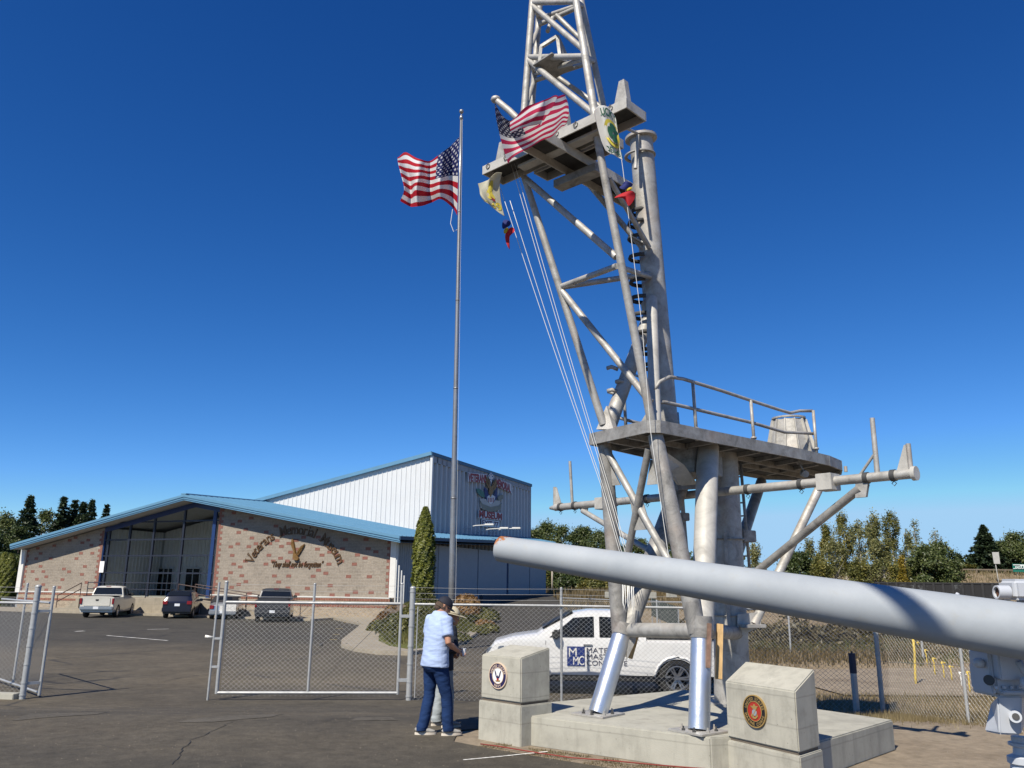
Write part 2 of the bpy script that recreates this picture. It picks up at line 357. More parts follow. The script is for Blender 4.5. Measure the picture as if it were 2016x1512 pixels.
# emblems
def emblem(root, c, u, R, ringcol, corecol, rimcol, top, bot, txtcol, kind):
    c = Vector(c); u = Vector((u.x, u.y, 0)).normalized(); up = Vector((0, 0, 1)); n = u.cross(up).normalized()
    Mx = Matrix((u, up, n)).transposed()
    em = emp('emblem', c); em.parent = root; em.location = c-rootloc(root)
    def disc(name, r0, r1, z0, z1, mat):
        MB().lathe([(r0, z0), (r1, z0), (r1, z1), (r0, z1)], 40, Mx, c).build(name, mat, em, smooth=False)
    disc('rim', R*.93, R, -.002, .022, rimcol); disc('ring', R*.62, R*.935, -.001, .016, ringcol); disc('inner_rim', R*.585, R*.63, 0, .020, rimcol); disc('core', 0.0005, R*.59, 0, .015, corecol)
    mb = MB(); rr = R*.7
    for s, a0, sgn in ((top, 90, -1), (bot, -90, 1)):
        tot = sum(text_geo(ch)[2] if ch != ' ' else .4 for ch in s)+.14*len(s); step = R*.225
        acc = -tot/2
        for ch in s:
            w = .4 if ch == ' ' else text_geo(ch)[2]
            ang = rad(a0)+sgn*(acc+w/2)*step/rr
            if ch != ' ':
                dirr = u*math.cos(ang)+up*math.sin(ang)
                tang = (u*math.sin(ang)-up*math.cos(ang))*(1 if sgn < 0 else -1); upv = dirr if sgn < 0 else -dirr
                base = c+dirr*(rr-R*.02 if sgn < 0 else rr+R*.17)+n*.018
                text_on(mb, ch, base, tang, upv, R*.25, bold=.025, nrm=n)
            acc += w+.14
    mb.build('lettering', txtcol, em)
    def fig(name, polys, mat, z):
        q = MB()
        for p in polys:
            q.plate([c+u*x*R+up*y*R+n*z for x, y in p], n, .004)
        q.build(name, mat, em)
    if kind == 'navy':
        fig('eagle', [[(-.36, .36), (-.3, .4), (-.19, .2), (-.14, .0), (-.06, -.08), (0, .06), (.06, -.08), (.14, 0), (.19, .2), (.3, .4), (.36, .36), (.27, .05), (.18, -.14), (.06, -.2), (-.06, -.2), (-.18, -.14), (-.27, .05)]], MATS['emblem_navy'], .018)
        fig('shield', [[(-.12, -.2), (.12, -.2), (.1, -.32), (0, -.4), (-.1, -.32)]], MATS['emblem_red'], .0185)
        fig('ship_hull', [[(-.28, -.36), (.28, -.32), (.24, -.44), (-.2, -.46)]], MATS['emblem_gold'], .017)
    else:
        fig('eagle', [[(-.34, .3), (-.1, .3), (-.04, .42), (.06, .42), (.1, .32), (.36, .34), (.2, .2), (.1, .12), (-.1, .12), (-.2, .2)]], MATS['emblem_gold'], .018)
        th = [2*math.pi*i/16 for i in range(16)]
        fig('globe', [[(.2*math.cos(t), -.08+.2*math.sin(t)) for t in th]], MATS['emblem_grey'], .0185)
        fig('anchor', [[(-.3, -.3), (-.24, -.16), (-.18, -.24), (.0, -.38), (.18, -.24), (.24, -.16), (.3, -.3), (.1, -.46), (-.1, -.46)], [(.18, .2), (.23, .17), (-.16, -.36), (-.2, -.32)]], MATS['emblem_gold'], .020)
for nm, c in (('navy', (.02, .015, .07)), ('white', (.75, .75, .75)), ('gold', (.3, .2, .07)), ('red', (.34, .03, .018)), ('black', (.012, .012, .014)), ('grey', (.25, .28, .32)), ('peach', (.62, .48, .36))):
    flat('emblem_'+nm, c, .4, var=.05)
pc = atY(1493, 1391, 10); fc = (Vector((2.52, 10.02))*.56+Vector((3.03, 9.12))*.44)
nr = Vector((pu.y, -pu.x))
emblem(pr, (fc.x+nr.x*.001, fc.y+nr.y*.001, .71), pu, .172, MATS['emblem_black'], MATS['emblem_red'], MATS['emblem_gold'], 'UNITED STATES', 'MARINE CORPS', MATS['emblem_gold'], 'usmc')
fl = Vector((LB0.x, LB0.y+.3))*.55+Vector((LB1.x, LB1.y+.3))*.45
emblem(pl, (fl.x, fl.y, .855), lu, .168, MATS['emblem_navy'], MATS['emblem_white'], MATS['emblem_peach'], 'UNITED STATES', 'NAVY', MATS['emblem_peach'], 'navy')
# painted line, red cord, patches on the lot
M_PAINT = flat('road_paint', (.62, .61, .58), .8, var=.3, scale=14); M_YEL = flat('faded_yellow_paint', (.42, .3, .07), .85, var=.4, scale=9)
M_PATCH = soil_mat('asphalt_patch', [(.3, (.075, .068, .057)), (.7, (.115, .104, .088))], 1.4, bump=.3)
def strip(name, pts, w, mat, dz=.04, n=16):
    pts = [Vector((p[0], p[1])) for p in pts]; q = MB(); L = []
    for a_, b_ in zip(pts, pts[1:]):
        for i in range(n): L.append(a_.lerp(b_, i/n))
    L.append(pts[-1]); vs = []
    for i, p in enumerate(L):
        d = (L[min(i+1, len(L)-1)]-L[max(0, i-1)]).normalized(); s = Vector((-d.y, d.x))*w/2*(1+.25*math.sin(i*2.1))
        for q_ in (p-s, p+s): vs.append((q_.x, q_.y, g(q_.x, q_.y)+dz))
    q.add(vs, [(2*i, 2*i+1, 2*i+3, 2*i+2) for i in range(len(L)-1)])
    return tag(q.build(name, mat), kind='structure')
P2 = lambda px, py, z=0: atZ(px, py, z).xy
strip('painted_line', [P2(912, 1503), P2(985, 1496), P2(1078, 1486)], .035, M_PAINT, .04)
strip('painted_line', [P2(210, 1252, -.3), P2(330, 1262, -.3)], .1, M_PAINT, .041)
strip('painted_line', [P2(290, 1240, -.3), P2(332, 1239, -.3)], .12, M_PAINT, .041)
strip('painted_line', [P2(148, 1244, -.3), P2(166, 1243, -.3)], .2, M_PAINT, .041)
for q in ((684, 1226), (668, 1238), (662, 1250), (656, 1260)): strip('parking_mark', [P2(q[0]-7, q[1], -.3), P2(q[0]+7, q[1], -.3)], .16, M_YEL, .041)
M_TAR = flat('tar_crack', (.026, .025, .023), .8)
def crack(pts, z=0, w=.02, seed=1):
    rr = random.Random(seed); P = [atZ(x, y, z).xy for x, y in pts]; L = []
    for a_, b_ in zip(P, P[1:]):
        n = max(3, int((b_-a_).length/.12))
        for i in range(n): q_ = a_.lerp(b_, i/n); L.append(q_+Vector((rr.uniform(-.035, .035), rr.uniform(-.05, .05))))
    L.append(P[-1]); vs = []
    for i, p in enumerate(L):
        d = (L[min(i+1, len(L)-1)]-L[max(0, i-1)]).normalized(); s = Vector((-d.y, d.x))*w/2*rr.uniform(.25, 1.2)
        for q_ in (p-s, p+s): vs.append((q_.x, q_.y, g(q_.x, q_.y)+.042))
    tag(MB().add(vs, [(2*i, 2*i+1, 2*i+3, 2*i+2) for i in range(len(L)-1)]).build('tar_crack', M_TAR), kind='structure')
crack([(452, 1428), (428, 1440), (380, 1462), (352, 1490), (338, 1512)], w=.014, seed=2); crack([(0, 1412), (60, 1410), (150, 1397), (330, 1388)], w=.014, seed=3); crack([(640, 1424), (720, 1412), (800, 1404), (836, 1396)], w=.014, seed=4); crack([(0, 1478), (150, 1470), (260, 1480), (420, 1474)], w=.01, seed=5)
crack([(90, 1330), (220, 1322), (420, 1318)], -.3, .035, 6); crack([(60, 1292), (240, 1302), (330, 1297)], -.3, .035, 7); crack([(300, 1346), (360, 1336), (430, 1325), (520, 1318)], -.3, .03, 8)
def patch(pts, z=0, nm='pavement_patch', mat=None):
    poly = [atZ(x, y, z) for x, y in pts]; q = MB(); c = sum(poly, Vector())/len(poly)
    ring = []
    for a_, b_ in zip(poly, poly[1:]+poly[:1]):
        for i in range(6):
            p = a_.lerp(b_, i/6); p = p+(p-c)*random.uniform(-.035, .035); ring.append((p.x, p.y, g(p.x, p.y)+.0395))
    q.add([(c.x, c.y, g(c.x, c.y)+.0395)]+ring, [(0, i+1, (i+1) % len(ring)+1) for i in range(len(ring))])
    tag(q.build(nm, mat or M_PATCH), kind='structure')
patch([(340, 1428), (430, 1412), (560, 1402), (530, 1415), (420, 1427)]); patch([(690, 1424), (700, 1414), (770, 1413), (782, 1422)]); patch([(20, 1425), (60, 1407), (210, 1398), (190, 1408)])
cp = [(952, 1457), (985, 1462), (1060, 1474), (1130, 1484), (1210, 1491), (1300, 1500), (1400, 1507), (1490, 1512), (1600, 1524)]
cpts = []
for i, (x, y) in enumerate(cp):
    p = atZ(x-6, y+15, 0); p.z = g(p.x, p.y)+.045+.004*math.sin(i*1.7); cpts.append(p)
tag(MB().tube(cpts, .008, 6).build('red_cord', M_RED, smooth=True), 'thin red cord lying along the edge of the asphalt below the slab', 'cord')

# ---------------------------------------------------------------- planting island
isl = [(-6.74, 34.2), (-6.2, 31.4), (-5.4, 29.7), (-4.4, 28.5), (-3.3, 28.3), (-2.5, 30.0), (-1.75, 34.0), (-1.35, 42.0), (-1.0, 52.0), (-.6, 57.5), (-7.0, 56.0), (-12.0, 57.6), (-12.0, 55.9), (-8.2, 47)]
ISG = -.26
q = MB(); q.prism(isl, [g(*p)-.2 for p in isl], [g(*p)+.17 for p in isl]); tag(q.build('pavement', M_WALK, bevel=.03), kind='structure')
mc = Vector((-3.4, 40.0)); MO = [(-5.75, 37.5), (-5.1, 33.2), (-4.3, 30.6), (-3.4, 29.1), (-2.7, 30.3), (-1.95, 34.0), (-1.55, 42), (-1.2, 50), (-1.1, 56), (-4.0, 56.3), (-7.8, 54.5), (-7.5, 48), (-6.5, 42)]
def mound_z(x, y):
    # height of the planted mound above the lot
    d = 1e9; inside = False
    for (x0, y0), (x1, y1) in zip(MO, MO[1:]+MO[:1]):
        if (y0 > y) != (y1 > y) and x < (x1-x0)*(y-y0)/(y1-y0)+x0: inside = not inside
        e = Vector((x1-x0, y1-y0)); t = max(0, min(1, ((x-x0)*e.x+(y-y0)*e.y)/e.length_squared)); d = min(d, math.hypot(x-x0-e.x*t, y-y0-e.y*t))
    return (g(x, y)+.175+1.0*sstep(0, 1.5, d)*(.75+.25*math.sin(y*.5))) if inside else g(x, y)+.16
rings = []; K = 14
cir = []
for a_, b_ in zip(MO, MO[1:]+MO[:1]):
    for i in range(5): cir.append(Vector(a_).lerp(Vector(b_), i/5))
mv = []
for k in range(K+1):
    for p in cir:
        w = mc+(p-mc)*(k/K)*.999; mv.append((w.x, w.y, mound_z(w.x, w.y)))
n_ = len(cir)
q = MB().add(mv, [(k*n_+i, k*n_+(i+1) % n_, (k+1)*n_+(i+1) % n_, (k+1)*n_+i) for k in range(K) for i in range(n_)])
tag(q.build('planting_mound', M_MOUND, smooth=True), kind='structure')
# ================================================================ ship mast
def galv_mat(name, c0, c1, c2, metal=.35, rough=.62, sc=3.5, rust=0):
    m, nt, b = nodes(name); tc = N(nt, 'ShaderNodeTexCoord'); co = tc.outputs['Object']
    n1 = N(nt, 'ShaderNodeTexNoise', i_Scale=sc, i_Detail=9, i_Roughness=.72, i_Distortion=.6); nt.links.new(co, n1.inputs[0])
    c = ramp(nt, n1.outputs[0], [(.25, c0), (.48, c1), (.72, c2)]).outputs[0]
    n2 = N(nt, 'ShaderNodeTexNoise', i_Scale=sc*7, i_Detail=5, i_Roughness=.8); nt.links.new(co, n2.inputs[0])
    c = mix(nt, ramp(nt, n2.outputs[0], [(.62, (0,)*3), (.74, (.55,)*3)]).outputs[0], c, tuple(x*.5 for x in c0))
    if rust:
        n4 = N(nt, 'ShaderNodeTexNoise', i_Scale=1.3, i_Detail=7, i_Roughness=.7); nt.links.new(co, n4.inputs[0])
        c = mix(nt, ramp(nt, n4.outputs[0], [(.52, (0,)*3), (.7, (rust,)*3)]).outputs[0], c, (.42, .31, .25))
    nt.links.new(c, b.inputs['Base Color']); b.inputs['Metallic'].default_value = metal
    rr = ramp(nt, n1.outputs[0], [(.3, (rough+.12,)*3), (.7, (rough-.1,)*3)]); nt.links.new(rr.outputs[0], b.inputs['Roughness'])
    bp = N(nt, 'ShaderNodeBump', i_Strength=.18, i_Distance=.02); nt.links.new(n2.outputs[0], bp.inputs['Height']); nt.links.new(bp.outputs[0], b.inputs['Normal'])
    return m
M_GALV = galv_mat('weathered_aluminium', (.17, .165, .155), (.35, .34, .32), (.5, .488, .465), .28, .56, 4.2, .34)
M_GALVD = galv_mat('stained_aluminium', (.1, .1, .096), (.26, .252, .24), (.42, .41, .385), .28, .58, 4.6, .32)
M_PALE = galv_mat('pale_alloy', (.24, .232, .215), (.41, .398, .372), (.54, .522, .485), .1, .58, 2.4)
M_ALU = galv_mat('new_aluminium', (.5, .54, .6), (.6, .64, .7), (.7, .73, .78), .85, .36, 1.8)
M_WOODB = flat('timber', (.5, .33, .15), .8, var=.25, scale=6, stretch=(6, 6, .6)); M_STEEL = flat('rusty_steel', (.2, .12, .085), .8, var=.4, scale=9)
M_ROPE = flat('white_rope', (.72, .72, .7), .8, var=.05); M_DARK = flat('dark_metal', (.05, .05, .05), .6); M_DECK = flat('dark_deck_plate', (.045, .045, .045), .8, var=.4, scale=5)  # near-black colour for deck plates and step rings, tone varied at random
TU, TV = Vector((.731, .682, 0)), Vector((.682, -.731, 0))
mast = emp('ship_mast', (2.0, 11.5, SLT), 'tall grey welded aluminium warship mast with platforms and yards on the slab', 'mast')
def T(name, a, b, r, mat=M_GALV, r2=None, n=16, flat_=1, parent=mast, pts=None):
    if name.startswith(('lattice', 'top_')): r *= .87; r2 = r2*.87 if r2 else None
    P = [atY(*p) if isinstance(p, tuple) else p for p in ([a]+(pts or [])+[b])]
    return MB().tube(P, r, n, r2, flat=flat_).build(name, mat, parent, auto=.7)
FLf, FRf = atZ(1177, 1404, SLT+.02), atZ(1376, 1437, SLT+.02)
NA, NB = atY(1226, 1243, 11.75), atY(1381, 1246, 10.55)
# new legs, base plates, bolts
for foot, node, rz in ((FLf, NA, .1), (FRf, NB, -.1)):
    top = foot.lerp(node, 1.0)
    lg = MB().tube([foot, foot.lerp(top, .5), top], .128, 28).build('leg_tube', M_ALU, mast, auto=.7)
    bp = MB().box(foot+V(0, 0, -.008), (.52, .52, .024), math.atan2(TU.y, TU.x)+rz).build('base_plate', M_GALV, mast, bevel=.004)
    for k in range(8):
        ang = 2*math.pi*k/8+.3; c = foot+V(math.cos(ang)*.205, math.sin(ang)*.205, .004)
        MB().lathe([(.001, 0), (.022, 0), (.022, .02), (.011, .021), (.011, .05), (.001, .05)], 6, o=c).build('anchor_bolt', M_DARK if k % 3 else M_GALV, bp)
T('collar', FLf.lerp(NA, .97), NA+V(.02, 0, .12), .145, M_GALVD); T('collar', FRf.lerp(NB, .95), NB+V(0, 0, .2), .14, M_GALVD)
# gusset fins and timber shims beside the leg collars
MB().plate([FLf.lerp(NA, .62)+V(.16, -.05, 0), NA+V(.1, -.05, .08), NA+V(.2, -.05, .2), NA+V(.17, -.05, -.12)], (0, 1, .1), .02).build('fin', M_GALV, mast)
MB().bar(FLf.lerp(NA, .66)+V(.21, .1, 0), NA+V(.2, .1, -.02), .1, .03, up=(0, 1, 0)).build('timber_shim', M_WOODB, mast)
MB().bar(FRf.lerp(NB, .64)+V(.06, -.13, 0), NB+V(.07, -.14, .12), .05, .03, up=(0, 1, 0)).build('timber_shim', M_STEEL, mast)
MB().bar(FRf.lerp(NB, .5)+V(.26, .15, 0), NB+V(.27, .15, .1), .075, .06, up=(0, 1, 0)).build('timber_shim', M_WOODB, mast)
# tie between the legs
T('tie_tube', NA+V(.05, 0, .02), NB+V(-.03, .05, .02), .095); T('tie_tube', NB+V(.05, .1, .02), atY(1452, 1246, 12.6), .095, M_GALVD)
# front legs up to the middle platform
PLt, PRt = atY(1190, 868, 11.66), atY(1290, 856, 10.78)
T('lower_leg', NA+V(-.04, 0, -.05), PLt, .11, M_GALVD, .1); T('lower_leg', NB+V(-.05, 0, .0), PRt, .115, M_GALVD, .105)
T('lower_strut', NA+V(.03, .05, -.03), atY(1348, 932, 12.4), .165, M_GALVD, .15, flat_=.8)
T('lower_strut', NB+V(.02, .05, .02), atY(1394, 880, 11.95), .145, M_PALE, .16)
CB, CT = atZ(1443, 1385, SLT), atY(1428, 888, 12.75)
T('lower_column', CB, CT, .27, M_GALV, .185, 28); 
for k in range(2): MB().lathe([(.255-.03*k, 0), (.275-.03*k, .0), (.275-.03*k, .02), (.255-.03*k, .02)], 28, o=CB.lerp(CT, .33+.3*k)).build('weld_band', M_GALVD, mast, smooth=True)
MB().box(CB+V(0, 0, .01), (.75, .75, .03), .7).build('base_plate', M_GALV, mast, bevel=.004)
# channel strips up the column face
MB().bar(CB.lerp(CT, .3)+V(-.1, -.27, 0), CB.lerp(CT, .66)+V(-.1, -.24, 0), .05, .03, up=(0, 1, 0)).build('cable_channel', M_GALVD, mast)
# bracket on the right of the column foot, taking the platform strut
bk = atY(1482, 1232, 12.45)
MB().plate([bk+V(-.22, 0, .16), bk+V(.16, 0, .2), bk+V(.1, 0, -.02), bk+V(-.24, 0, -.16)], (0, 1, 0), .04).build('foot_bracket', M_GALV, mast)
MB().box(bk+V(-.02, -.06, .0), (.34, .2, .05), .3).build('foot_bracket', M_GALV, mast, bevel=.006)
# cross braces of the lower front face
PB1, PB2 = atY(1194, 886, 11.6), atY(1348, 1160, 10.75)
T('cross_brace', PB1, PB2, .05); T('cross_brace', atY(1277, 884, 10.85), atY(1224, 1150, 11.7), .05, M_GALVD)
def gus(name, pts, th=.02, mat=M_GALV):
    P = [atY(*p) for p in pts]; n = (P[1]-P[0]).cross(P[2]-P[0]); MB().plate(P, n, th).build(name, mat, mast)
gus('gusset', [(1200, 928, 11.62), (1204, 956, 11.62), (1222, 955, 11.5), (1201, 912, 11.6)])
gus('gusset', [(1281, 905, 10.95), (1274, 955, 11.0), (1296, 953, 10.9), (1296, 905, 10.85)])
gus('gusset', [(1240, 975, 11.32), (1262, 974, 11.2), (1282, 1042, 11.1), (1250, 1044, 11.3)])
T('hanging_pipe', (1342, 972, 12.9), (1356, 1150, 12.9), .035)
MB().box(atY(1342, 1018, 12.6), (.16, .2, .12), .5).build('lamp_box', M_GALVD, mast, bevel=.01)
# ---- middle platform
ZP = 4.06
PP = [(1.15, 11.66), (1.80, 10.63), (1.97, 10.62), (3.3, 11.72), (4.6, 12.8), (5.3, 13.45), (5.72, 14.0), (5.92, 14.55), (5.75, 15.1), (5.35, 15.4), (4.8, 15.35), (3.9, 14.5), (2.3, 12.98)]
deck = MB().prism(PP, ZP+.03, ZP+.05).build('platform_deck', M_DECK, mast)
npp = len(PP)
for i in range(npp):
    a_, b_ = Vector((*PP[i], ZP)), Vector((*PP[(i+1) % npp], ZP))
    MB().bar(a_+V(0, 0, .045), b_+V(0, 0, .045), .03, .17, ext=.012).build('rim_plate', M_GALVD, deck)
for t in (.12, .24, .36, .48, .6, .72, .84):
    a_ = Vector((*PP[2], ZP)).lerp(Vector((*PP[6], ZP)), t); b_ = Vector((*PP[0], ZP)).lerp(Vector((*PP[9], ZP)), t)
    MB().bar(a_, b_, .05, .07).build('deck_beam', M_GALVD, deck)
for t in (.33, .66):
    a_ = Vector((*PP[1], ZP)).lerp(Vector((*PP[0], ZP)), t); b_ = Vector((*PP[7], ZP)).lerp(Vector((*PP[9], ZP)), t)
    MB().bar(a_+V(0, 0, -.01), b_+V(0, 0, -.01), .045, .09).build('deck_beam', M_GALVD, deck)
# deep brackets under the deck
gus('deck_web', [(1304, 886, 11.2), (1345, 915, 11.6), (1372, 953, 11.9), (1336, 957, 11.9), (1318, 930, 11.4)], .03, M_PALE)
MB().box(atY(1362, 905, 12.3), (.75, .6, .5), .75).build('deck_web', M_GALVD, mast, bevel=.01)
MB().bar(atY(1330, 960, 11.9), atY(1405, 955, 12.2), .1, .08).build('deck_web', M_GALVD, mast)
MB().plate([atY(1178, 846, 11.68), atY(1198, 800, 11.68), atY(1212, 846, 11.5)], (.7, .7, 0), .1).build('corner_gusset', M_GALV, mast)
MB().plate([atY(1258, 838, 10.85), atY(1272, 815, 10.85), atY(1292, 814, 10.85), atY(1302, 838, 10.85)], (.3, 1, 0), .05).build('corner_gusset', M_PALE, mast)
MB().box(atY(1216, 852, 11.18), (.1, .05, .16), -.8).build('lug', M_STEEL, mast)
# ---- railing
rail = lambda name, pts, r=.026: MB().tube([atY(*p) for p in pts], r, 10).build(name, M_GALV, mast, smooth=True)
rail('handrail', [(1286, 772, 11.0), (1298, 752, 11.0), (1318, 742, 11.15), (1345, 746, 11.4), (1420, 769, 12.0), (1480, 789, 12.5), (1535, 807, 13.0), (1556, 813, 13.2), (1574, 809, 13.4), (1599, 809, 13.5)])
rail('handrail', [(1284, 792, 11.0), (1310, 792, 11.1), (1345, 800, 11.4), (1480, 832, 12.5), (1545, 851, 13.1), (1575, 852, 13.4), (1604, 854, 13.5)])
for p, y0, y1, Y in ((1364, 754, 868, 11.55), (1478, 788, 886, 12.45), (1601, 808, 907, 13.45)):
    rail('rail_post', [(p, y0, Y), (p+8, y1, Y)], .025)
    MB().lathe([(.03, 0), (.045, 0), (.045, .03), (.03, .03)], 12, o=atY(p+6, y1-22, Y)).build('post_flange', M_GALV, mast, smooth=True)
rail('handrail', [(1196, 771, 12.6), (1226, 780, 12.6), (1229, 784, 12.6), (1232, 838, 12.5)]); rail('handrail', [(1204, 818, 12.6), (1230, 826, 12.6), (1262, 834, 12.6)])
rail('rail_post', [(1334, 812, 13.2), (1337, 850, 13.2)], .02)
# ---- flared director pedestal on the deck
cn = Vector((4.9, 14.1, ZP+.05)); q = MB(); rb, rt, hh = .43, .25, .8
q.lathe([(rb, 0), (rt+.02, hh), (rt-.01, hh), (rb-.03, 0)], 12, o=cn); tc_ = q.build('tapered_seat', M_GALV, mast)
q = MB().lathe([(rt-.015, .02), (rt+.04, .02), (rt+.04, .05), (rt-.015, .05)], 28, o=cn+V(0, 0, hh)).build('top_ring', M_GALV, tc_, smooth=False)
for k in range(12):
    a_ = 2*math.pi*k/12; d = V(math.cos(a_), math.sin(a_), 0)
    MB().plate([cn+d*rb, cn+d*(rb+.06), cn+d*(rt+.06)+V(0, 0, hh), cn+d*rt+V(0, 0, hh)], (-d.y, d.x, 0), .012).build('rib', M_PALE, tc_)
# small lamp bracket under the rim
lb = atY(1580, 900, 13.35)
MB().plate([lb+V(-.14, 0, .04), lb+V(.2, 0, .04), lb+V(.17, 0, -.1), lb+V(-.04, 0, -.12)], (.6, -.8, 0), .12).build('rim_bracket', M_GALV, mast)
MB().tube([lb+V(-.13, -.05, 0), lb+V(-.02, -.1, -.28)], .012, 8).build('rim_bracket', M_GALV, mast, smooth=True)
MB().tube([lb+V(-.0, -.0, -.27), lb+V(-.05, -.22, -.31)], .065, 16, .055).build('lamp_housing', M_GALV, mast, auto=.7)
MB().lathe([(.022, 0), (.03, 0), (.03, .1), (.022, .1)], 10, o=Vector((5.98, 14.45, ZP))).build('hinge_lug', M_GALV, mast)
# ---- lower yard
YL, YR = atY(1086, 1000, 14.8), atY(1800, 932, 9.85); yd = (YR-YL).normalized(); yu = V(0, 0, 1)
MB().tube([YL+yd*.1, YL.lerp(YR, .5), YR], .062, 20).build('lower_yard', M_GALV, mast, auto=.7)
MB().tube([YL-yd*.04, YL+yd*.12], .025, 12, .06).build('yard_tip', M_GALV, mast, auto=.7); MB().tube([YR-yd*.02, YR+yd*.03], .088, 20).build('yard_flange', M_PALE, mast, auto=.7)
LY = (YR-YL).length
def yt(px):
    lo, hi = 0., 1.
    for _ in range(30):
        mid = (lo+hi)/2
        if proj(YL.lerp(YR, mid))[0] < px: lo = mid
        else: hi = mid
    return lo
for t in [yt(p) for p in (1104, 1132, 1211, 1274, 1472, 1577, 1706, 1759)]:
    c = YL+yd*LY*t
    cl = MB().tube([c-yd*.03, c+yd*.03], .074, 16).build('yard_clamp', M_DARK, mast, auto=.7)
    MB().tube([c+V(0, 0, -.07), c+V(.02, -.02, -.1), c+V(0, 0, -.13), c+V(-.02, .02, -.1), c+V(0, 0, -.07)], .006, 6).build('eye', M_DARK, cl)
for t, s in ((yt(1187), .17), (yt(1630), .19)):
    MB().box(YL+yd*LY*t+V(0, 0, -.01), (s*1.15, s*1.3, s*1.15), math.atan2(yd.y, yd.x)).build('junction_box', M_PALE, mast, bevel=.006)
T('whip_post', YL+yd*LY*yt(1127), atY(1122, 908, (YL+yd*LY*yt(1127)).y), .026, M_GALV); T('whip_post', YL+yd*LY*yt(1728), atY(1717, 823, (YL+yd*LY*yt(1728)).y), .034, M_GALV, .03)
T('whip_brace', YL+yd*LY*yt(1688), atY(1720, 896, (YL+yd*LY*yt(1728)).y), .018)
for t, s in ((yt(1096), -1), (yt(1786), 1)):
    c = YL+yd*LY*t
    MB().plate([c+V(0, 0, .05)-yd*.12*s, c+V(0, 0, .05)+yd*.05*s, c+V(0, 0, .36)+yd*.06*s, c+V(0, 0, .36)], yd.cross(yu), .02).build('yard_fin', M_PALE, mast)
    MB().tube([c+V(0, 0, .05)+yd*.05*s, c+V(0, 0, .37)+yd*.05*s], .03, 10).build('yard_fin', M_GALV, mast, auto=.7)
T('yard_brace', YL+yd*LY*yt(1147)+V(0, 0, -.1), atY(1302, 1098, 12.3), .045); MB().plate([YL+yd*LY*yt(1140)+V(0, 0, -.05), YL+yd*LY*yt(1158)+V(0, 0, -.05), YL+yd*LY*yt(1154)+V(0, 0, -.17)], yd.cross(yu), .02).build('gusset', M_GALVD, mast)
T('yard_brace', YL+yd*LY*yt(1692)+V(0, 0, -.12), atY(1452, 1156, 12.4), .055, M_GALVD)
c = YL+yd*LY*yt(1700); MB().plate([c+V(0, 0, -.04)-yd*.1, c+V(0, 0, -.04)+yd*.07, c+V(0, 0, -.24)+yd*.02, c+V(0, 0, -.24)-yd*.12], yd.cross(yu), .05).build('gusset', M_GALV, mast)
T('platform_strut', bk+V(.02, 0, .02), atY(1621, 944, 13.0), .068, M_GALV); T('platform_strut', atY(1447, 1102, 12.9), atY(1499, 948, 14.6), .09, M_GALVD)
MB().box(atY(1462, 1056, 12.95), (.3, .3, .18), .6).build('strut_bracket', M_GALVD, mast, bevel=.01)
# ladder beside the column
la, lb_ = atY(1457, 900, 13.2), atY(1477, 1135, 13.2); lof = V(-.28, .28, 0)
for o_ in (V(0, 0, 0), lof): MB().tube([la+o_, lb_+o_], .025, 8).build('ladder_rail', M_GALVD, mast, smooth=True)
for k in range(9): p = la.lerp(lb_, (k+.5)/9); MB().tube([p, p+lof], .014, 6).build('rung', M_GALVD, mast, smooth=True)
# ---- tripod legs and column above the platform
UC0, UC1 = atY(1313, 858, 12.0), atY(1262, 274, 11.72)
T('upper_column', UC0, UC1, .182, M_GALV, .185, 30)
ca = (UC1-UC0).normalized()
cf = MB(); Mx = ca.to_track_quat('Z', 'Y').to_matrix()
cf.lathe([(.14, -.01), (.255, -.01), (.255, .03), (.14, .03)], 30, Mx, UC1); fl_ = cf.build('top_flange', M_GALV, mast, auto=.7)
for k in range(10):
    a_ = 2*math.pi*k/10; MB().lathe([(.001, .036), (.02, .036), (.02, .055), (.001, .055)], 6, Mx, UC1+Mx@V(.22*math.cos(a_), .22*math.sin(a_), 0)).build('bolt', M_DARK, fl_)
MB().lathe([(.2, -.3), (.25, -.3), (.25, -.28), (.2, -.28)], 24, Mx, UC1+V(-.04, 0, 0)).build('ring_step', M_GALV, mast, auto=.7)
T('upper_strut', atY(1198, 842, 11.7), atY(1282, 612, 11.85), .112, M_GALV, .1); T('upper_strut', atY(1290, 838, 10.85), atY(1283, 588, 11.72), .085, M_PALE, .085)
gus('gusset', [(1262, 600, 11.85), (1285, 560, 11.8), (1290, 640, 11.8), (1270, 650, 11.85)], .04)
# step rungs, half rings on the left of the column
for k, (yy, xx) in enumerate(((418, 1256), (441, 1250), (470, 1250), (508, 1252), (556, 1254), (589, 1255), (622, 1258), (658, 1262), (692, 1268), (722, 1272))):
    c = atY(xx+20, yy, 11.8); P = [c+V(-.05, -.16, 0)+V(-.17*math.sin(a_)*1.25, .16*(1-math.cos(a_)), .0) for a_ in np.linspace(0, math.pi, 8)]
    MB().tube(P, .021, 6, flat=1.6).build('step_ring', M_DECK, mast, smooth=True)
for xx, yy, Y in ((1195, 725, 11.75), (1212, 752, 11.7), (1196, 770, 11.7)):
    c = atY(xx, yy, Y); MB().tube([c, c+V(.06, -.05, .01), c+V(.16, -.02, -.02)], .022, 6, flat=1.5).build('step_ring', M_GALV, mast, smooth=True)
T('stay', (1236, 733, 11.8), (1275, 748, 11.2), .018)
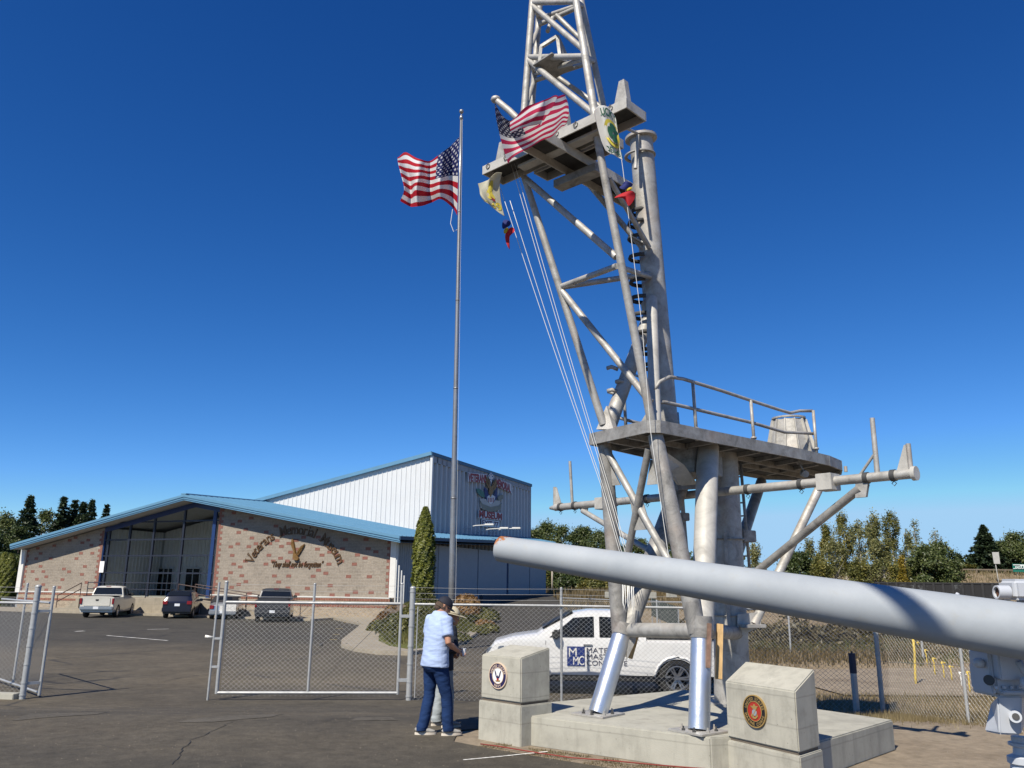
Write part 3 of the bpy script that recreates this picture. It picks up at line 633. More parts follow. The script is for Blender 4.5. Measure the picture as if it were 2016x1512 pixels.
# ---- front lattice legs between the platforms
T('lattice_leg', (1188, 836, 11.62), (1030, 342, 11.52), .068, M_GALV, .06); T('lattice_leg', (1284, 838, 10.75), (1168, 232, 10.25), .07, M_GALV, .062)
for a_, b_, r in (((1035, 352, 11.5), (1213, 506, 10.5), .058), ((1106, 564, 11.55), (1214, 524, 10.5), .05), ((1107, 565, 11.55), (1279, 539, 11.72), .05),
                  ((1214, 524, 10.5), (1280, 545, 11.7), .045), ((1107, 574, 11.55), (1281, 792, 10.75), .058)):
    T('lattice_brace', a_, b_, r)
T('lattice_brace', (1140, 340, 11.7), (1268, 492, 11.75), .05, M_GALVD); T('lattice_brace', (1200, 352, 10.95), (1278, 487, 11.62), .045)
MB().bar(atY(1247, 468, 11.75), atY(1268, 480, 11.68), .14, .02).build('gusset', M_PALE, mast)
# ---- upper platform: a cross of channel beams
ZU = 8.28
A0 = Vector((-.33, 11.62, ZU)); A1 = Vector((1.63, 9.76, ZU)); AC = A0.lerp(A1, .5); av = (A1-A0).normalized(); au = Vector((-av.y, av.x, 0)); au = au if au.x > 0 else -au
def channel(name, a_, b_, w, h=.14):
    d = (b_-a_).normalized(); s = V(-d.y, d.x, 0)
    MB().bar(a_+V(0, 0, h*.5-.006), b_+V(0, 0, h*.5-.006), w, .012).build(name, M_DECK, mast)
    for k in (-1, 1): MB().bar(a_+s*k*w*.5, b_+s*k*w*.5, .02, h, ext=.01).build(name, M_PALE, mast)
    for e in (a_, b_): MB().bar(e-s*w*.5, e+s*w*.5, .02, h-.004).build(name, M_PALE, mast)
channel('upper_yard', A0, A1, .44)
B1 = AC+au*2.05; B0 = AC-au*.62
channel('upper_arm', B0+V(0, 0, -.16), B1+V(0, 0, -.16), .42)
channel('upper_arm', AC+au*.42-av*.72+V(0, 0, -.02), AC+au*.42+av*.72+V(0, 0, -.02), .3)
MB().bar(AC+au*.5-av*.45+V(0, 0, -.3), AC+au*.5+av*.35+V(0, 0, -.3), .2, .12).build('upper_yard', M_GALVD, mast)
MB().bar(AC-av*.75+V(0, 0, -.09), AC+av*.85+V(0, 0, -.09), .16, .04).build('upper_yard', M_PALE, mast)
# fins at the ends of the upper yard and the aft knob pole
for p, s, hgt in ((A0+av*.18, .12, .42), (A1-av*.22, .13, .45), (AC+av*.18-au*.12, .13, .34)):
    q = MB().plate([p-av*s+V(0, 0, .07), p+av*s+V(0, 0, .07), p+av*s*.55+V(0, 0, .07+hgt), p-av*s*.1+V(0, 0, .07+hgt)], au, .1); q.build('yard_fin', M_GALV, mast)
KP = atY(976, 196, 10.55); kp = MB().tube([B0+V(0, 0, -.05), B0.lerp(KP, .6)+V(0, 0, .0), KP], .05, 12, .045).build('knob_pole', M_GALV, mast, auto=.7); MB().ball(KP, (.075, .075, .055), 12, 6).build('knob', M_GALV, kp, smooth=True)
for p in (A0+av*.12, A0+av*.5, A0+av*.95, AC+av*.15, AC+av*.5, A1-av*.25):
    e = p+V(0, 0, .02)-au*.24; MB().tube([e+V(0, 0, .06)]+[e+V(.03*math.cos(t), -.03*math.cos(t)*.6, .035*math.sin(t)) for t in np.linspace(1.57, 7.2, 8)], .007, 6).build('eye', M_DARK, mast)
T('yard_stay', (1212, 243, 10.6), (1258, 264, 11.6), .022); T('yard_stay', (1256, 266, 11.5), (1251, 332, 11.45), .028, M_PALE)
# ---- topmost lattice
q4 = [(1024, 330, 11.5, 1053, -60, 11.35), (1172, 232, 10.25, 1124, -60, 10.75), (1188, 212, 11.35, 1131, -60, 11.3), (1040, 300, 12.1, 1068, -60, 11.9)]
for k, (x0, y0, Y0, x1, y1, Y1) in enumerate(q4): T('top_leg', (x0, y0, Y0), (x1, y1, Y1), .068 if k < 2 else .06, M_GALV, .062)
def on(k, y):
    x0, y0, Y0, x1, y1, Y1 = q4[k]; t = (y0-y)/(y0-y1); return atY(x0, y0, Y0).lerp(atY(x1, y1, Y1), t)
FLl, FRl, BRl, BLl = 0, 1, 2, 3
for yy in (8, 118):
    T('top_tie', on(FLl, yy), on(FRl, yy), .052); T('top_tie', on(FLl, yy), on(BLl, yy+30), .045); T('top_tie', on(FRl, yy), on(BRl, yy+5), .045); T('top_tie', on(BLl, yy+45), on(BRl, yy+5), .045)
T('top_brace', on(FLl, 14), on(FRl, 106), .05); T('top_brace', on(FLl, 124), on(FRl, 226), .055)
T('top_brace', on(BLl, 150), on(FRl, 122), .042); T('top_brace', on(BLl, 40), on(BRl, 10), .042); T('top_brace', atY(1095, 30, 11.5), on(BRl, 100), .045); T('top_brace', atY(1095, 150, 11.6), on(BRl, 215), .045)
T('top_brace', on(BLl, 60), on(FLl, 110), .042); T('top_brace', on(BLl, 165), on(FLl, 225), .042); T('top_brace', atY(1088, 35, 11.6), atY(1078, 62, 11.5), .04, n=10)
# shelf with triangular frame
s0 = on(FLl, 118).lerp(on(FRl, 118), .5)+V(-.02, .25, .02)
MB().box(s0, (.5, .42, .03), .75).build('lamp_shelf', M_GALVD, mast, bevel=.004)
q = [s0+V(-.22, -.05, .03), s0+V(.1, -.17, .03), s0+V(.06, -.15, .42), s0+V(-.2, -.05, .3)]
for a_, b_ in zip(q, q[1:]+q[:1]): MB().bar(a_, b_, .05, .05).build('lamp_frame', M_GALV, mast)
MB().plate([s0+V(.1, -.17, .03), s0+V(.3, .05, .03), s0+V(.1, -.1, .42)], (.7, -.7, .2), .02).build('lamp_frame', M_GALV, mast)
# ---- halyards
def rope(name, pts, r, label, par=None):
    P = [atY(*p) if isinstance(p, tuple) else p for p in pts]; out = []
    for i, (a_, b_) in enumerate(zip(P, P[1:])):
        for k in range(10): t = k/10; out.append(a_.lerp(b_, t)+V(0, 0, -.05*math.sin(math.pi*t)*(b_-a_).length/5))
    out.append(P[-1]); return tag(MB().tube(out, r, 5).build(name, M_ROPE, smooth=True), label, 'rope', 'white halyards of the mast')
hl = [((985, 370, 11.6), (1184, 958, 11.5), (1234, 1135, 11.45)), ((1004, 395, 11.4), (1190, 965, 11.5), (1238, 1135, 11.45)), ((1007, 325, 11.35), (1196, 962, 11.5), (1246, 1140, 11.45)), ((1013, 322, 11.3), (1202, 968, 11.5), (1250, 1140, 11.45))]
nmz = ('outermost white halyard slanting from the small striped pennant to the mast foot', 'second white halyard from the left slanting down beside the mast', 'third white halyard from the left, tied below the faded flag', 'innermost white halyard of the four slanting to the mast foot')
for h_, n_z in zip(hl, nmz): rope('halyard', h_, .0045, n_z)
rope('halyard', [(1208, 205, 10.0), (1226, 330, 10.1), (1264, 640, 10.35), (1281, 850, 10.45), (1320, 1120, 10.5)], .0045, 'white halyard hanging from the clover flag down past the platform corner')
q = MB()
for k in range(5):
    c = atY(1226+k*4, 1160, 11.35); L_ = random.uniform(.28, .42)
    q.tube([c+V(0, 0, .2), c+V(random.uniform(-.03, .03), 0, -L_*.6), c+V(.01, 0, -L_), c+V(.04, 0, -L_*.6), c+V(.03, 0, .2)], .006, 5)
tag(q.build('rope_coil', M_ROPE, smooth=True), 'coil of white rope tied to the left leg of the mast', 'rope')
# ================================================================ naval gun in the foreground
def barrel_mat():
    m, nt, b = nodes('gun_paint'); tc = N(nt, 'ShaderNodeTexCoord'); co = tc.outputs['Object']
    n1 = N(nt, 'ShaderNodeTexNoise', i_Scale=2.2, i_Detail=8, i_Roughness=.65); nt.links.new(co, n1.inputs[0])
    c = ramp(nt, n1.outputs[0], [(.3, (.265, .292, .325)), (.7, (.34, .368, .4))]).outputs[0]
    n2 = N(nt, 'ShaderNodeTexNoise', i_Scale=9, i_Detail=8, i_Roughness=.7); nt.links.new(co, n2.inputs[0])
    c = mix(nt, ramp(nt, n2.outputs[0], [(.56, (0,)*3), (.72, (.3,)*3)]).outputs[0], c, (.3, .275, .22))
    # rust eating in from the muzzle's upper lip
    sx = N(nt, 'ShaderNodeSeparateXYZ'); nt.links.new(co, sx.inputs[0])
    n3 = N(nt, 'ShaderNodeTexNoise', i_Scale=26, i_Detail=7, i_Roughness=.7); nt.links.new(co, n3.inputs[0])
    a_ = N(nt, 'ShaderNodeMath', operation='MULTIPLY_ADD'); nt.links.new(sx.outputs[0], a_.inputs[0]); a_.inputs[1].default_value = -3.0; a_.inputs[2].default_value = .06
    b_ = N(nt, 'ShaderNodeMath', operation='MULTIPLY_ADD'); nt.links.new(sx.outputs[2], b_.inputs[0]); b_.inputs[1].default_value = 4.6; nt.links.new(a_.outputs[0], b_.inputs[2])
    c_ = N(nt, 'ShaderNodeMath', operation='ADD'); nt.links.new(b_.outputs[0], c_.inputs[0]); nt.links.new(n3.outputs[0], c_.inputs[1])
    rm = ramp(nt, c_.outputs[0], [(.72, (0,)*3), (.8, (1,)*3)])
    rc = ramp(nt, n3.outputs[0], [(.3, (.12, .045, .02)), (.6, (.34, .13, .045)), (.8, (.42, .26, .14))])
    c = mix(nt, rm.outputs[0], c, rc.outputs[0])
    nt.links.new(c, b.inputs['Base Color']); b.inputs['Roughness'].default_value = .66; b.inputs['Specular IOR Level'].default_value = .28
    n4 = N(nt, 'ShaderNodeTexNoise', i_Scale=40, i_Detail=5); nt.links.new(co, n4.inputs[0])
    bp = N(nt, 'ShaderNodeBump', i_Strength=.03, i_Distance=.01); nt.links.new(n4.outputs[0], bp.inputs['Height']); nt.links.new(bp.outputs[0], b.inputs['Normal'])
    return m
M_GUN = barrel_mat()
M_GUNP = flat('gun_mount_paint', (.45, .475, .52), .45, var=.06); M_HOLE = flat('rust_inside', (.1, .04, .02), .9, var=.3)
GM, GE = atY(983, 1080, 6.6), atY(2016, 1243, 4.9); gd = (GE-GM).normalized(); GL = (GE-GM).length
gun = emp('naval_gun', (GE.x+.6, GE.y-.3, 0), 'long pale grey naval gun barrel crossing the foreground on its mount', 'gun')
# barrel is modelled along local x so that wear follows the tube
gx = gd; gz = (V(0, 0, 1)-gx*gx.z).normalized(); gy = gz.cross(gx)
GMAT = Matrix((gx, gy, gz)).transposed()
prof = [(.001, .05), (.064, .05), (.064, -.0), (.092, -.002), (.1, .008)]+[(.1+.061*(t/GL)**1.05, t) for t in np.linspace(.03, GL+1.6, 30)]+[(.001, GL+1.6)]
q = MB().lathe([(r, z) for r, z in prof], 56, Matrix(((0, 0, 1), (1, 0, 0), (0, 1, 0))))
bo = q.build('barrel', M_GUN, None, world=False, auto=.6); bo.parent = gun; bo.matrix_local = Matrix.Translation(GM-Vector(gun.location)) @ GMAT.to_4x4()
def gp(px, py, Y=5.15): return atY(px, py, Y+.2)
gb = lambda nm, c, s, rz=.05, bv=.008, mat=M_GUNP: MB().box(c, s, rz).build(nm, mat, gun, bevel=bv)
gb('cradle', gp(1992, 1300, 5.05), (.36, .3, .2)); gb('bracket', gp(1934, 1322, 5.05), (.03, .2, .24)); gb('slide_body', gp(1990, 1334, 5.08), (.36, .26, .15))
MB().tube([gp(1947, 1339, 4.93), gp(1947, 1339, 5.0)], .03, 16).build('port', M_DARK, gun)
gb('flange', gp(1988, 1358, 5.05), (.26, .28, .022)); gb('gear_case_top', gp(1986, 1363, 5.1), (.3, .26, .03))
for k in range(4): MB().lathe([(.001, 0), (.011, 0), (.011, .016), (.001, .016)], 6, o=gp(1962+k*15, 1356, 4.93)).build('bolt', M_GUNP, gun)
c0 = [gp(1963, 1370, 4.95), gp(2012, 1370, 4.95), gp(2010, 1448, 4.95), gp(1968, 1446, 4.95)]
c1 = [gp(1947, 1372, 5.2), gp(2018, 1372, 5.2), gp(2016, 1432, 5.2), gp(1937, 1440, 5.12)]
c1[0] = gp(1951, 1384, 5.1)
q = MB().add(c0+c1, [(0, 1, 2, 3), (7, 6, 5, 4), (0, 4, 5, 1), (1, 5, 6, 2), (2, 6, 7, 3), (3, 7, 4, 0)]); q.build('gear_case', M_GUNP, gun, bevel=.01)
MB().tube([gp(1999, 1411, 4.9), gp(1999, 1411, 4.96)], .034, 20).build('shaft_boss', M_GUNP, gun, auto=.7); MB().tube([gp(2000, 1411, 4.895), gp(2000, 1411, 4.93)], .02, 16).build('shaft_bore', M_DARK, gun)
pc = gp(2008, 1450, 5.12)
MB().lathe([(.001, 0), (.05, 0), (.05, -.03), (.07, -.035), (.07, -.05), (.045, -.06), (.05, -.1), (.085, -.115), (.085, -.15), (.07, -.16), (.09, -.3), (.12, -.5), (.16, -.9), (.3, -1.15), (.3, -1.3), (.001, -1.3)], 24, o=pc).build('stand', M_GUNP, gun, auto=.6)
MB().ball(gp(1927, 1305, 5.0), (.035, .035, .03)).build('lamp_knob', M_GUNP, gun, smooth=True)
MB().tube([gp(2004, 1302, 4.9), gp(2014, 1320, 4.9), gp(2030, 1330, 4.9)], .022, 10).build('handle_arm', M_GUNP, gun, smooth=True); MB().ball(gp(2018, 1345, 4.85), (.03, .03, .04)).build('knob', M_GUNP, gun, smooth=True)
MB().tube([gp(1877, 1186, 5.35), gp(1886, 1168, 5.35)], .013, 10, .012).build('lever', M_GUNP, gun, smooth=True); MB().ball(gp(1890, 1180, 5.35), (.018, .018, .018)).build('lever_knob', M_WOODB, gun, smooth=True)
MB().lathe([(.35, 0), (.35, .5), (.3, .55), (.24, 1.2), (.001, 1.2)], 24, o=GE+gd*.95+V(0, 0, -CH+.25)).build('pedestal', M_GUNP, gun, auto=.6)
gb('trunnion_block', GE+gd*.95+V(0, 0, -.3), (.6, .5, .5))
# second gun mount piece: white breech casing behind the barrel
wt = emp('gun_breech_casing', (6.0, 9.0, g(6, 9)), 'white rounded casing with open rust-lined tube behind the gun barrel', 'gun part')
c = atY(1972, 1164, 9.0)
MB().lathe([(.055, .02), (.055, .0), (.072, .0), (.072, .13), (.001, .13)], 24, Matrix(((0, .06, 1), (1, 0, 0), (0, 1, 0))), c+V(-.06, 0, -.01)).build('tube', M_GUNP, wt, auto=.6)
MB().lathe([(.001, .03), (.055, .03)], 20, Matrix(((0, .06, 1), (1, 0, 0), (0, 1, 0))), c+V(-.06, 0, -.01)).build('bore', M_HOLE, wt)
MB().box(c+V(.36, .1, .02), (.52, .3, .22), .05).build('casing', M_GUNP, wt, bevel=.04, seg=3)
MB().box(c+V(.5, .1, -.14), (.5, .26, .1), .05).build('cradle', M_GUNP, wt, bevel=.02)
MB().lathe([(.28, -2.3), (.26, -1.5), (.16, -1.4), (.14, -.1), (.001, -.1)], 20, o=c+V(.75, .1, 0)).build('pedestal', M_GUNP, wt, auto=.6)
# unseen gun-shaped caster, a guess, added to throw the slanting shadow across the barrel
bpnt = GM+gd*(GL*.79)+V(0, 0, .1); wdir = (V(0, 0, 1)-gd*.82).normalized(); sp0 = bpnt+TOSUN*8.0
lo_ = sp0-wdir*((sp0.z-1.6)/wdir.z); hi_ = sp0+wdir*1.6
shadow_caster = emp('naval_gun', (lo_.x, lo_.y, 0), 'gun-shaped shadow caster added unseen behind the viewer to shade the barrel', 'gun')
MB().tube([lo_, sp0, hi_], .075, 24, .052).build('barrel', M_GUNP, shadow_caster, auto=.7); MB().lathe([(.5, 0), (.5, .25), (.32, .4), (.28, 1.3), (.001, 1.3)], 24, o=V(lo_.x, lo_.y, 0)).build('pedestal', M_GUNP, shadow_caster, auto=.6); MB().box(lo_, (.55, .5, .6), .4).build('trunnion_block', M_GUNP, shadow_caster, bevel=.03)
# ================================================================ chain-link fences
M_FG = galv_mat('fence_pipe', (.3, .31, .315), (.38, .39, .395), (.47, .475, .48), .3, .45, 5)
M_WIRE = flat('fence_wire', (.4, .4, .39), .5, .3, var=.05); M_WIRED = flat('fence_wire_weathered', (.36, .35, .33), .55, .5, var=.1)
def chain(name, A, B, z0a, z1a, z0b, z1b, parent, pitch=.105, wire=.0023, mat=None, k=.85):
    """diagonal wires of a chain-link panel from A to B (xy), bottom/top heights at each end"""
    A, B = Vector(A[:2]), Vector(B[:2]); L = (B-A).length; d = (B-A)/L; n = Vector((-d.y, d.x)); q = MB()
    H = (z1a-z0a+z1b-z0b)/2; run = H/k
    def P(s, t, off):
        f = s/L; zz0 = z0a+(z0b-z0a)*f; zz1 = z1a+(z1b-z1a)*f; p = A+d*s+n*off
        return Vector((p.x, p.y, zz0+(zz1-zz0)*t))
    i = -run
    while i < L:
        for sg in (0, 1):
            s0, s1, t0, t1 = i, i+run, 0., 1.
            if s0 < 0: t0 = -s0/run; s0 = 0
            if s1 > L: t1 = (L-i)/run; s1 = L
            if t1-t0 < .01: continue
            pts = []
            nseg = max(2, int((t1-t0)*4))
            for j in range(nseg+1):
                f = j/nseg; s = s0+(s1-s0)*f; t = t0+(t1-t0)*f
                s += (random.uniform(-.004, .004) if 0 < j < nseg else 0)
                pts.append(P(min(L, max(0, s)), t if sg == 0 else 1-t, wire*(1 if sg else -1)))
            q.tube(pts, wire, 3, cap=False)
        i += pitch
    s = 0
    while s < L-.02:                      # knuckle row above the top rail
        p = P(s, 1, 0); q.tube([p, p+V(d.x*.02, d.y*.02, .035)], wire, 3, cap=False); s += pitch/2
    return tag(q.build(name, mat or M_WIRE, parent), kind='stuff')
def post(name, b, h, r, parent, lean=V(0, 0, 0), cap=True, mat=None):
    o = MB().tube([b, b+V(0, 0, h)+lean], r, 16).build(name, mat or M_FG, parent, auto=.7)
    if cap: MB().ball(b+V(0, 0, h)+lean, (r*1.12, r*1.12, r*.75), 12, 6).build('post_cap', M_FG, o, smooth=True)
    return o
def bands(p, b, h, r, zs):
    for z in zs: MB().lathe([(r, 0), (r*1.14, 0), (r*1.14, .025), (r, .025)], 14, o=b+V(0, 0, z)).build('band', M_FG, p, smooth=False)
gp0, gp1 = Vector((-2.28, 17.72, 0)), Vector((-5.9, 17.45, 0))
def zat(px, py, x, y): return atY(px, py, y).z
zr = zat(620, 1187, 0, 17.6); zb = zat(620, 1364, 0, 17.6)
gate = emp('gate_leaf', (gp0.x, gp0.y, g(-2.3, 17.7)), 'closed chain-link gate leaf in the middle of the fence, left of the two men', 'gate')
for nm, z in (('top_rail', zr), ('bottom_rail', zb)): MB().tube([gp0+V(0, 0, z), gp1+V(0, 0, z)], .03, 14).build(nm, M_FG, gate, auto=.7)
gm = gp0.lerp(gp1, .5)
for nm, p, z0, z1, r in (('gate_upright', gp0, zb-.03, zr+.4, .03), ('gate_upright', gp1, zb-.02, zr+.4, .035), ('gate_upright', gm, zb, zr+.38, .026)):
    o = MB().tube([p+V(0, 0, z0), p+V(0, 0, z1)], r, 14).build(nm, M_FG, gate, auto=.7); MB().ball(p+V(0, 0, z1), (r*1.2, r*1.2, r)).build('post_cap', M_FG, o, smooth=True)
chain('chain_link', gp0+V(-.06, 0, 0), gp1+V(.08, 0, 0), zb-.06, zr-.03, zb-.06, zr-.03, gate)
for a_, b_ in ((gp1.lerp(gm, .06)+V(0, 0, zb+.06), gm.lerp(gp1, .05)+V(0, 0, zr-.05)), (gm.lerp(gp0, .04)+V(0, 0, zb+.04), gp0.lerp(gm, .05)+V(0, 0, zr-.06))):
    MB().tube([a_, b_], .0045, 6).build('truss_rod', M_DARK, gate)
dz = g(-5.95, 17.3)
dr = MB().tube([V(-6.06, 17.42, dz+.02), V(-6.04, 17.42, zr+.4)], .022, 12).build('drop_rod', M_FG, gate, auto=.7)
for z in (zb+.5, zb+1.05, zr-.05): MB().bar(V(-6.07, 17.43, z), V(-5.88, 17.44, z), .05, .04).build('rod_guide', M_FG, gate)
MB().tube([V(-6.07, 17.42, zb+1.07), V(-6.22, 17.4, zb+1.09)], .022, 10, .03).build('latch_handle', M_PAINT, gate, smooth=True)
for z in (zb+.25, zr-.25): MB().bar(V(-2.3, 17.72, z), V(-2.08, 17.74, z), .07, .06).build('hinge', M_FG, gate)
for k in range(3): MB().tube([gp0+V(0, 0, zr+.12+.12*k), gm+V(0, 0, zr+.11+.12*k), gp1+V(0, 0, zr+.12+.12*k)], .0028, 4).build('barbed_wire', M_WIRE, gate)
# fixed fence to the right of the gate, round the corner and towards the camera
fr = emp('chain_link_fence', (-2.05, 17.75, g(-2, 17.7)), 'galvanised chain-link fence with barbed wire running from the gate behind the mast', 'fence')
bp_ = V(-2.05, 17.75, g(-2.05, 17.75)-.02); hgp = zat(813, 1158, 0, 17.75)-bp_.z
p = post('gate_post', bp_, hgp, .058, fr); bands(p, bp_, hgp, .058, (.12, .4, .75, 1.1, 1.5, 1.85, 2.2))
cor = V(7.35, 17.0, g(7.35, 17.0)-.02); rz_ = zat(1106, 1193, 0, 17.6)
prev = bp_
for x in (1.09, 4.25):
    b_ = V(x, 17.75-.55*sstep(1, 7.3, x), 0); b_.z = g(b_.x, b_.y)-.02; post('line_post', b_, rz_-b_.z+.36, .026, fr)
post('corner_post', cor, rz_-cor.z, .045, fr); bands(fr.children[-1], cor, 1, .045, (.3, .7, 1.1, 1.5))
tp = [V(bp_.x, bp_.y, rz_), V(1.09, 17.7, rz_), V(4.25, 17.4, rz_-.01), V(cor.x, cor.y, rz_-.02)]
for a_, b_ in zip(tp, tp[1:]): MB().tube([a_, b_], .024, 12).build('top_rail', M_FG, fr, auto=.7); chain('chain_link', a_, b_, g(a_.x, a_.y)+.04, a_.z, g(b_.x, b_.y)+.04, b_.z, fr)
for k in range(3):
    for a_, b_ in zip(tp, tp[1:]):
        m_ = a_.lerp(b_, .5); MB().tube([a_+V(0, 0, .11+.115*k), m_+V(0, 0, .095+.115*k), b_+V(0, 0, .11+.115*k)], .003, 4).build('barbed_wire', M_WIRE, fr)
MB().tube([bp_+V(.12, 0, .1), V(bp_.x+.12, bp_.y, rz_-.05)], .012, 8).build('tension_bar', M_FG, fr)
fs = emp('chain_link_fence', cor, 'chain-link fence on the right running from the corner post towards the gun mount', 'fence')
pts = [cor, V(7.42, 14.0, 0), V(7.75, 11.0, 0), V(8.1, 8.0, 0)]
for p_ in pts[1:]: p_.z = g(p_.x, p_.y); post('line_post', p_-V(0, 0, .05), 1.9, .026, fs)
for a_, b_ in zip(pts, pts[1:]):
    ga, gb_ = g(a_.x, a_.y), g(b_.x, b_.y); MB().tube([V(a_.x, a_.y, ga+1.85), V(b_.x, b_.y, gb_+1.85)], .022, 10).build('top_rail', M_FG, fs, auto=.7)
    chain('chain_link', a_, b_, ga+.03, ga+1.83, gb_+.03, gb_+1.83, fs, mat=M_WIRE); MB().tube([V(a_.x, a_.y, ga+.95), V(b_.x, b_.y, gb_+.9)], .004, 5).build('tension_wire', M_WIRED, fs)
for z in (.3, .75, 1.2, 1.6): MB().tube([pts[1]+V(-.03, 0, z), pts[1]+V(.06, 0, z+.01)], .006, 5).build('wire_tie', M_PAINT, fs)
# far fence across the dirt road
ff = emp('chain_link_fence', (10, 30.4, g(10, 30.4)), 'weathered chain-link fence beyond the dirt road at right', 'fence')
pts = [V(2.6, 43, 0), V(6.4, 36.6, 0), V(10.05, 30.4, 0), V(13.3, 27.4, 0), V(18.5, 26.6, 0), V(24, 26.0, 0), V(30, 25.5, 0)]
for p_ in pts: p_.z = g(p_.x, p_.y); post('line_post', p_, 1.75, .035, ff, mat=M_FG)
for a_, b_ in zip(pts, pts[1:]):
    MB().tube([a_+V(0, 0, 1.7), b_+V(0, 0, 1.7)], .022, 8).build('top_rail', M_FG, ff); chain('chain_link', a_, b_, a_.z, a_.z+1.7, b_.z, b_.z+1.7, ff, .16, .0035, M_WIRED)
# dark-topped steel bollard before the fence
bl = V(6.72, 16.72, g(6.7, 16.7)); bol = emp('bollard', bl, 'grey pipe bollard with a dark blue top beside the corner fence post', 'bollard')
MB().tube([bl, bl+V(0, 0, .75)], .06, 16).build('pipe', M_FG, bol, auto=.7); MB().tube([bl+V(0, 0, .75), bl+V(0, 0, 1.12)], .066, 16).build('top_sleeve', flat('navy_sleeve', (.02, .025, .05), .6), bol, auto=.7); MB().ball(bl+V(0, 0, 1.14), .02).build('knob', M_DARK, bol)
# fence and open gate at far left
fl = emp('chain_link_fence', (-9.7, 17.3, g(-9.7, 17.3)), 'chain-link fence end at the left edge with a thick grey gate post', 'fence')
b_ = V(-9.72, 17.3, g(-9.7, 17.3)-.02); h_ = zat(68, 1155, 0, 17.3)-b_.z; p = post('gate_post', b_, h_, .058, fl); bands(p, b_, h_, .058, (.12, .35, .7, 1.05, 1.4, 1.7, 1.95))
b2 = V(-9.5, 17.5, b_.z+.1); p = post('open_gate_upright', b2, h_-.1, .03, fl)
for z in (.35, 1.75): MB().bar(b_+V(.02, 0, z), b2+V(0, 0, z-.1), .05, .05).build('hinge', M_FG, fl)
e = V(-13.4, 17.9, g(-13, 18)); zl = zat(40, 1187, 0, 17.3)
MB().tube([V(b_.x, b_.y, zl), V(e.x, e.y, zl)], .026, 12).build('top_rail', M_FG, fl, auto=.7); chain('chain_link', b_, e, b_.z+.1, zl, e.z+.1, zl, fl, wire=.0017)
og = V(-12.3, 20.4, g(-12, 20)); MB().tube([V(b2.x, b2.y, zl), V(og.x, og.y, zl)], .024, 12).build('open_gate_rail', M_FG, fl, auto=.7); MB().tube([V(b2.x, b2.y, b2.z+.05), V(og.x, og.y, b2.z+.05)], .024, 12).build('open_gate_rail', M_FG, fl, auto=.7)
chain('chain_link', b2, og, b2.z+.05, zl, b2.z+.05, zl, fl, wire=.0016)
post('open_gate_upright', V(-10.9, 18.95, b2.z+.05), h_-.1, .026, fl)
MB().prism([(-9.85, 17.2), (-9.8, 17.45), (-13.5, 18.05), (-13.5, 17.8)], -.36, -.18).build('kerb', M_CONC, fl, bevel=.01)
for k in range(3): MB().tube([V(b_.x, b_.y, zl+.11+.1*k), V(e.x, e.y, zl+.11+.1*k)], .003, 4).build('barbed_wire', M_WIRE, fl)
# ================================================================ museum building
BO = Vector((-39.64, 68.0, -.2)); BE1 = Vector((.9259, -.3778, 0)); BE2 = Vector((.3778, .9259, 0)); BRZ = math.atan2(BE1.y, BE1.x)
BL = 34.4
bld = emp('museum_building', BO, 'long low museum hall with patterned block front, blue roof and tall white wing', 'building', rz=BRZ)
def toL(p): d = p-BO; return Vector((d.dot(BE1), d.dot(BE2), d.z))
def onF(px, py, y=0):                         # pixel -> local point on a plane parallel to the front
    d = ray(px, py); o = Vector((0, 0, CH))-BO; t = (y-o.dot(BE2))/d.dot(BE2); return toL(Vector((0, 0, CH))+d*t)
def onS(px, py, x):                           # pixel -> local point on a plane parallel to the side
    d = ray(px, py); o = Vector((0, 0, CH))-BO; t = (x-o.dot(BE1))/d.dot(BE1); return toL(Vector((0, 0, CH))+d*t)
def LB(mb, name, mat, parent=bld, **k): return mb.build(name, mat, parent, world=False, **k)
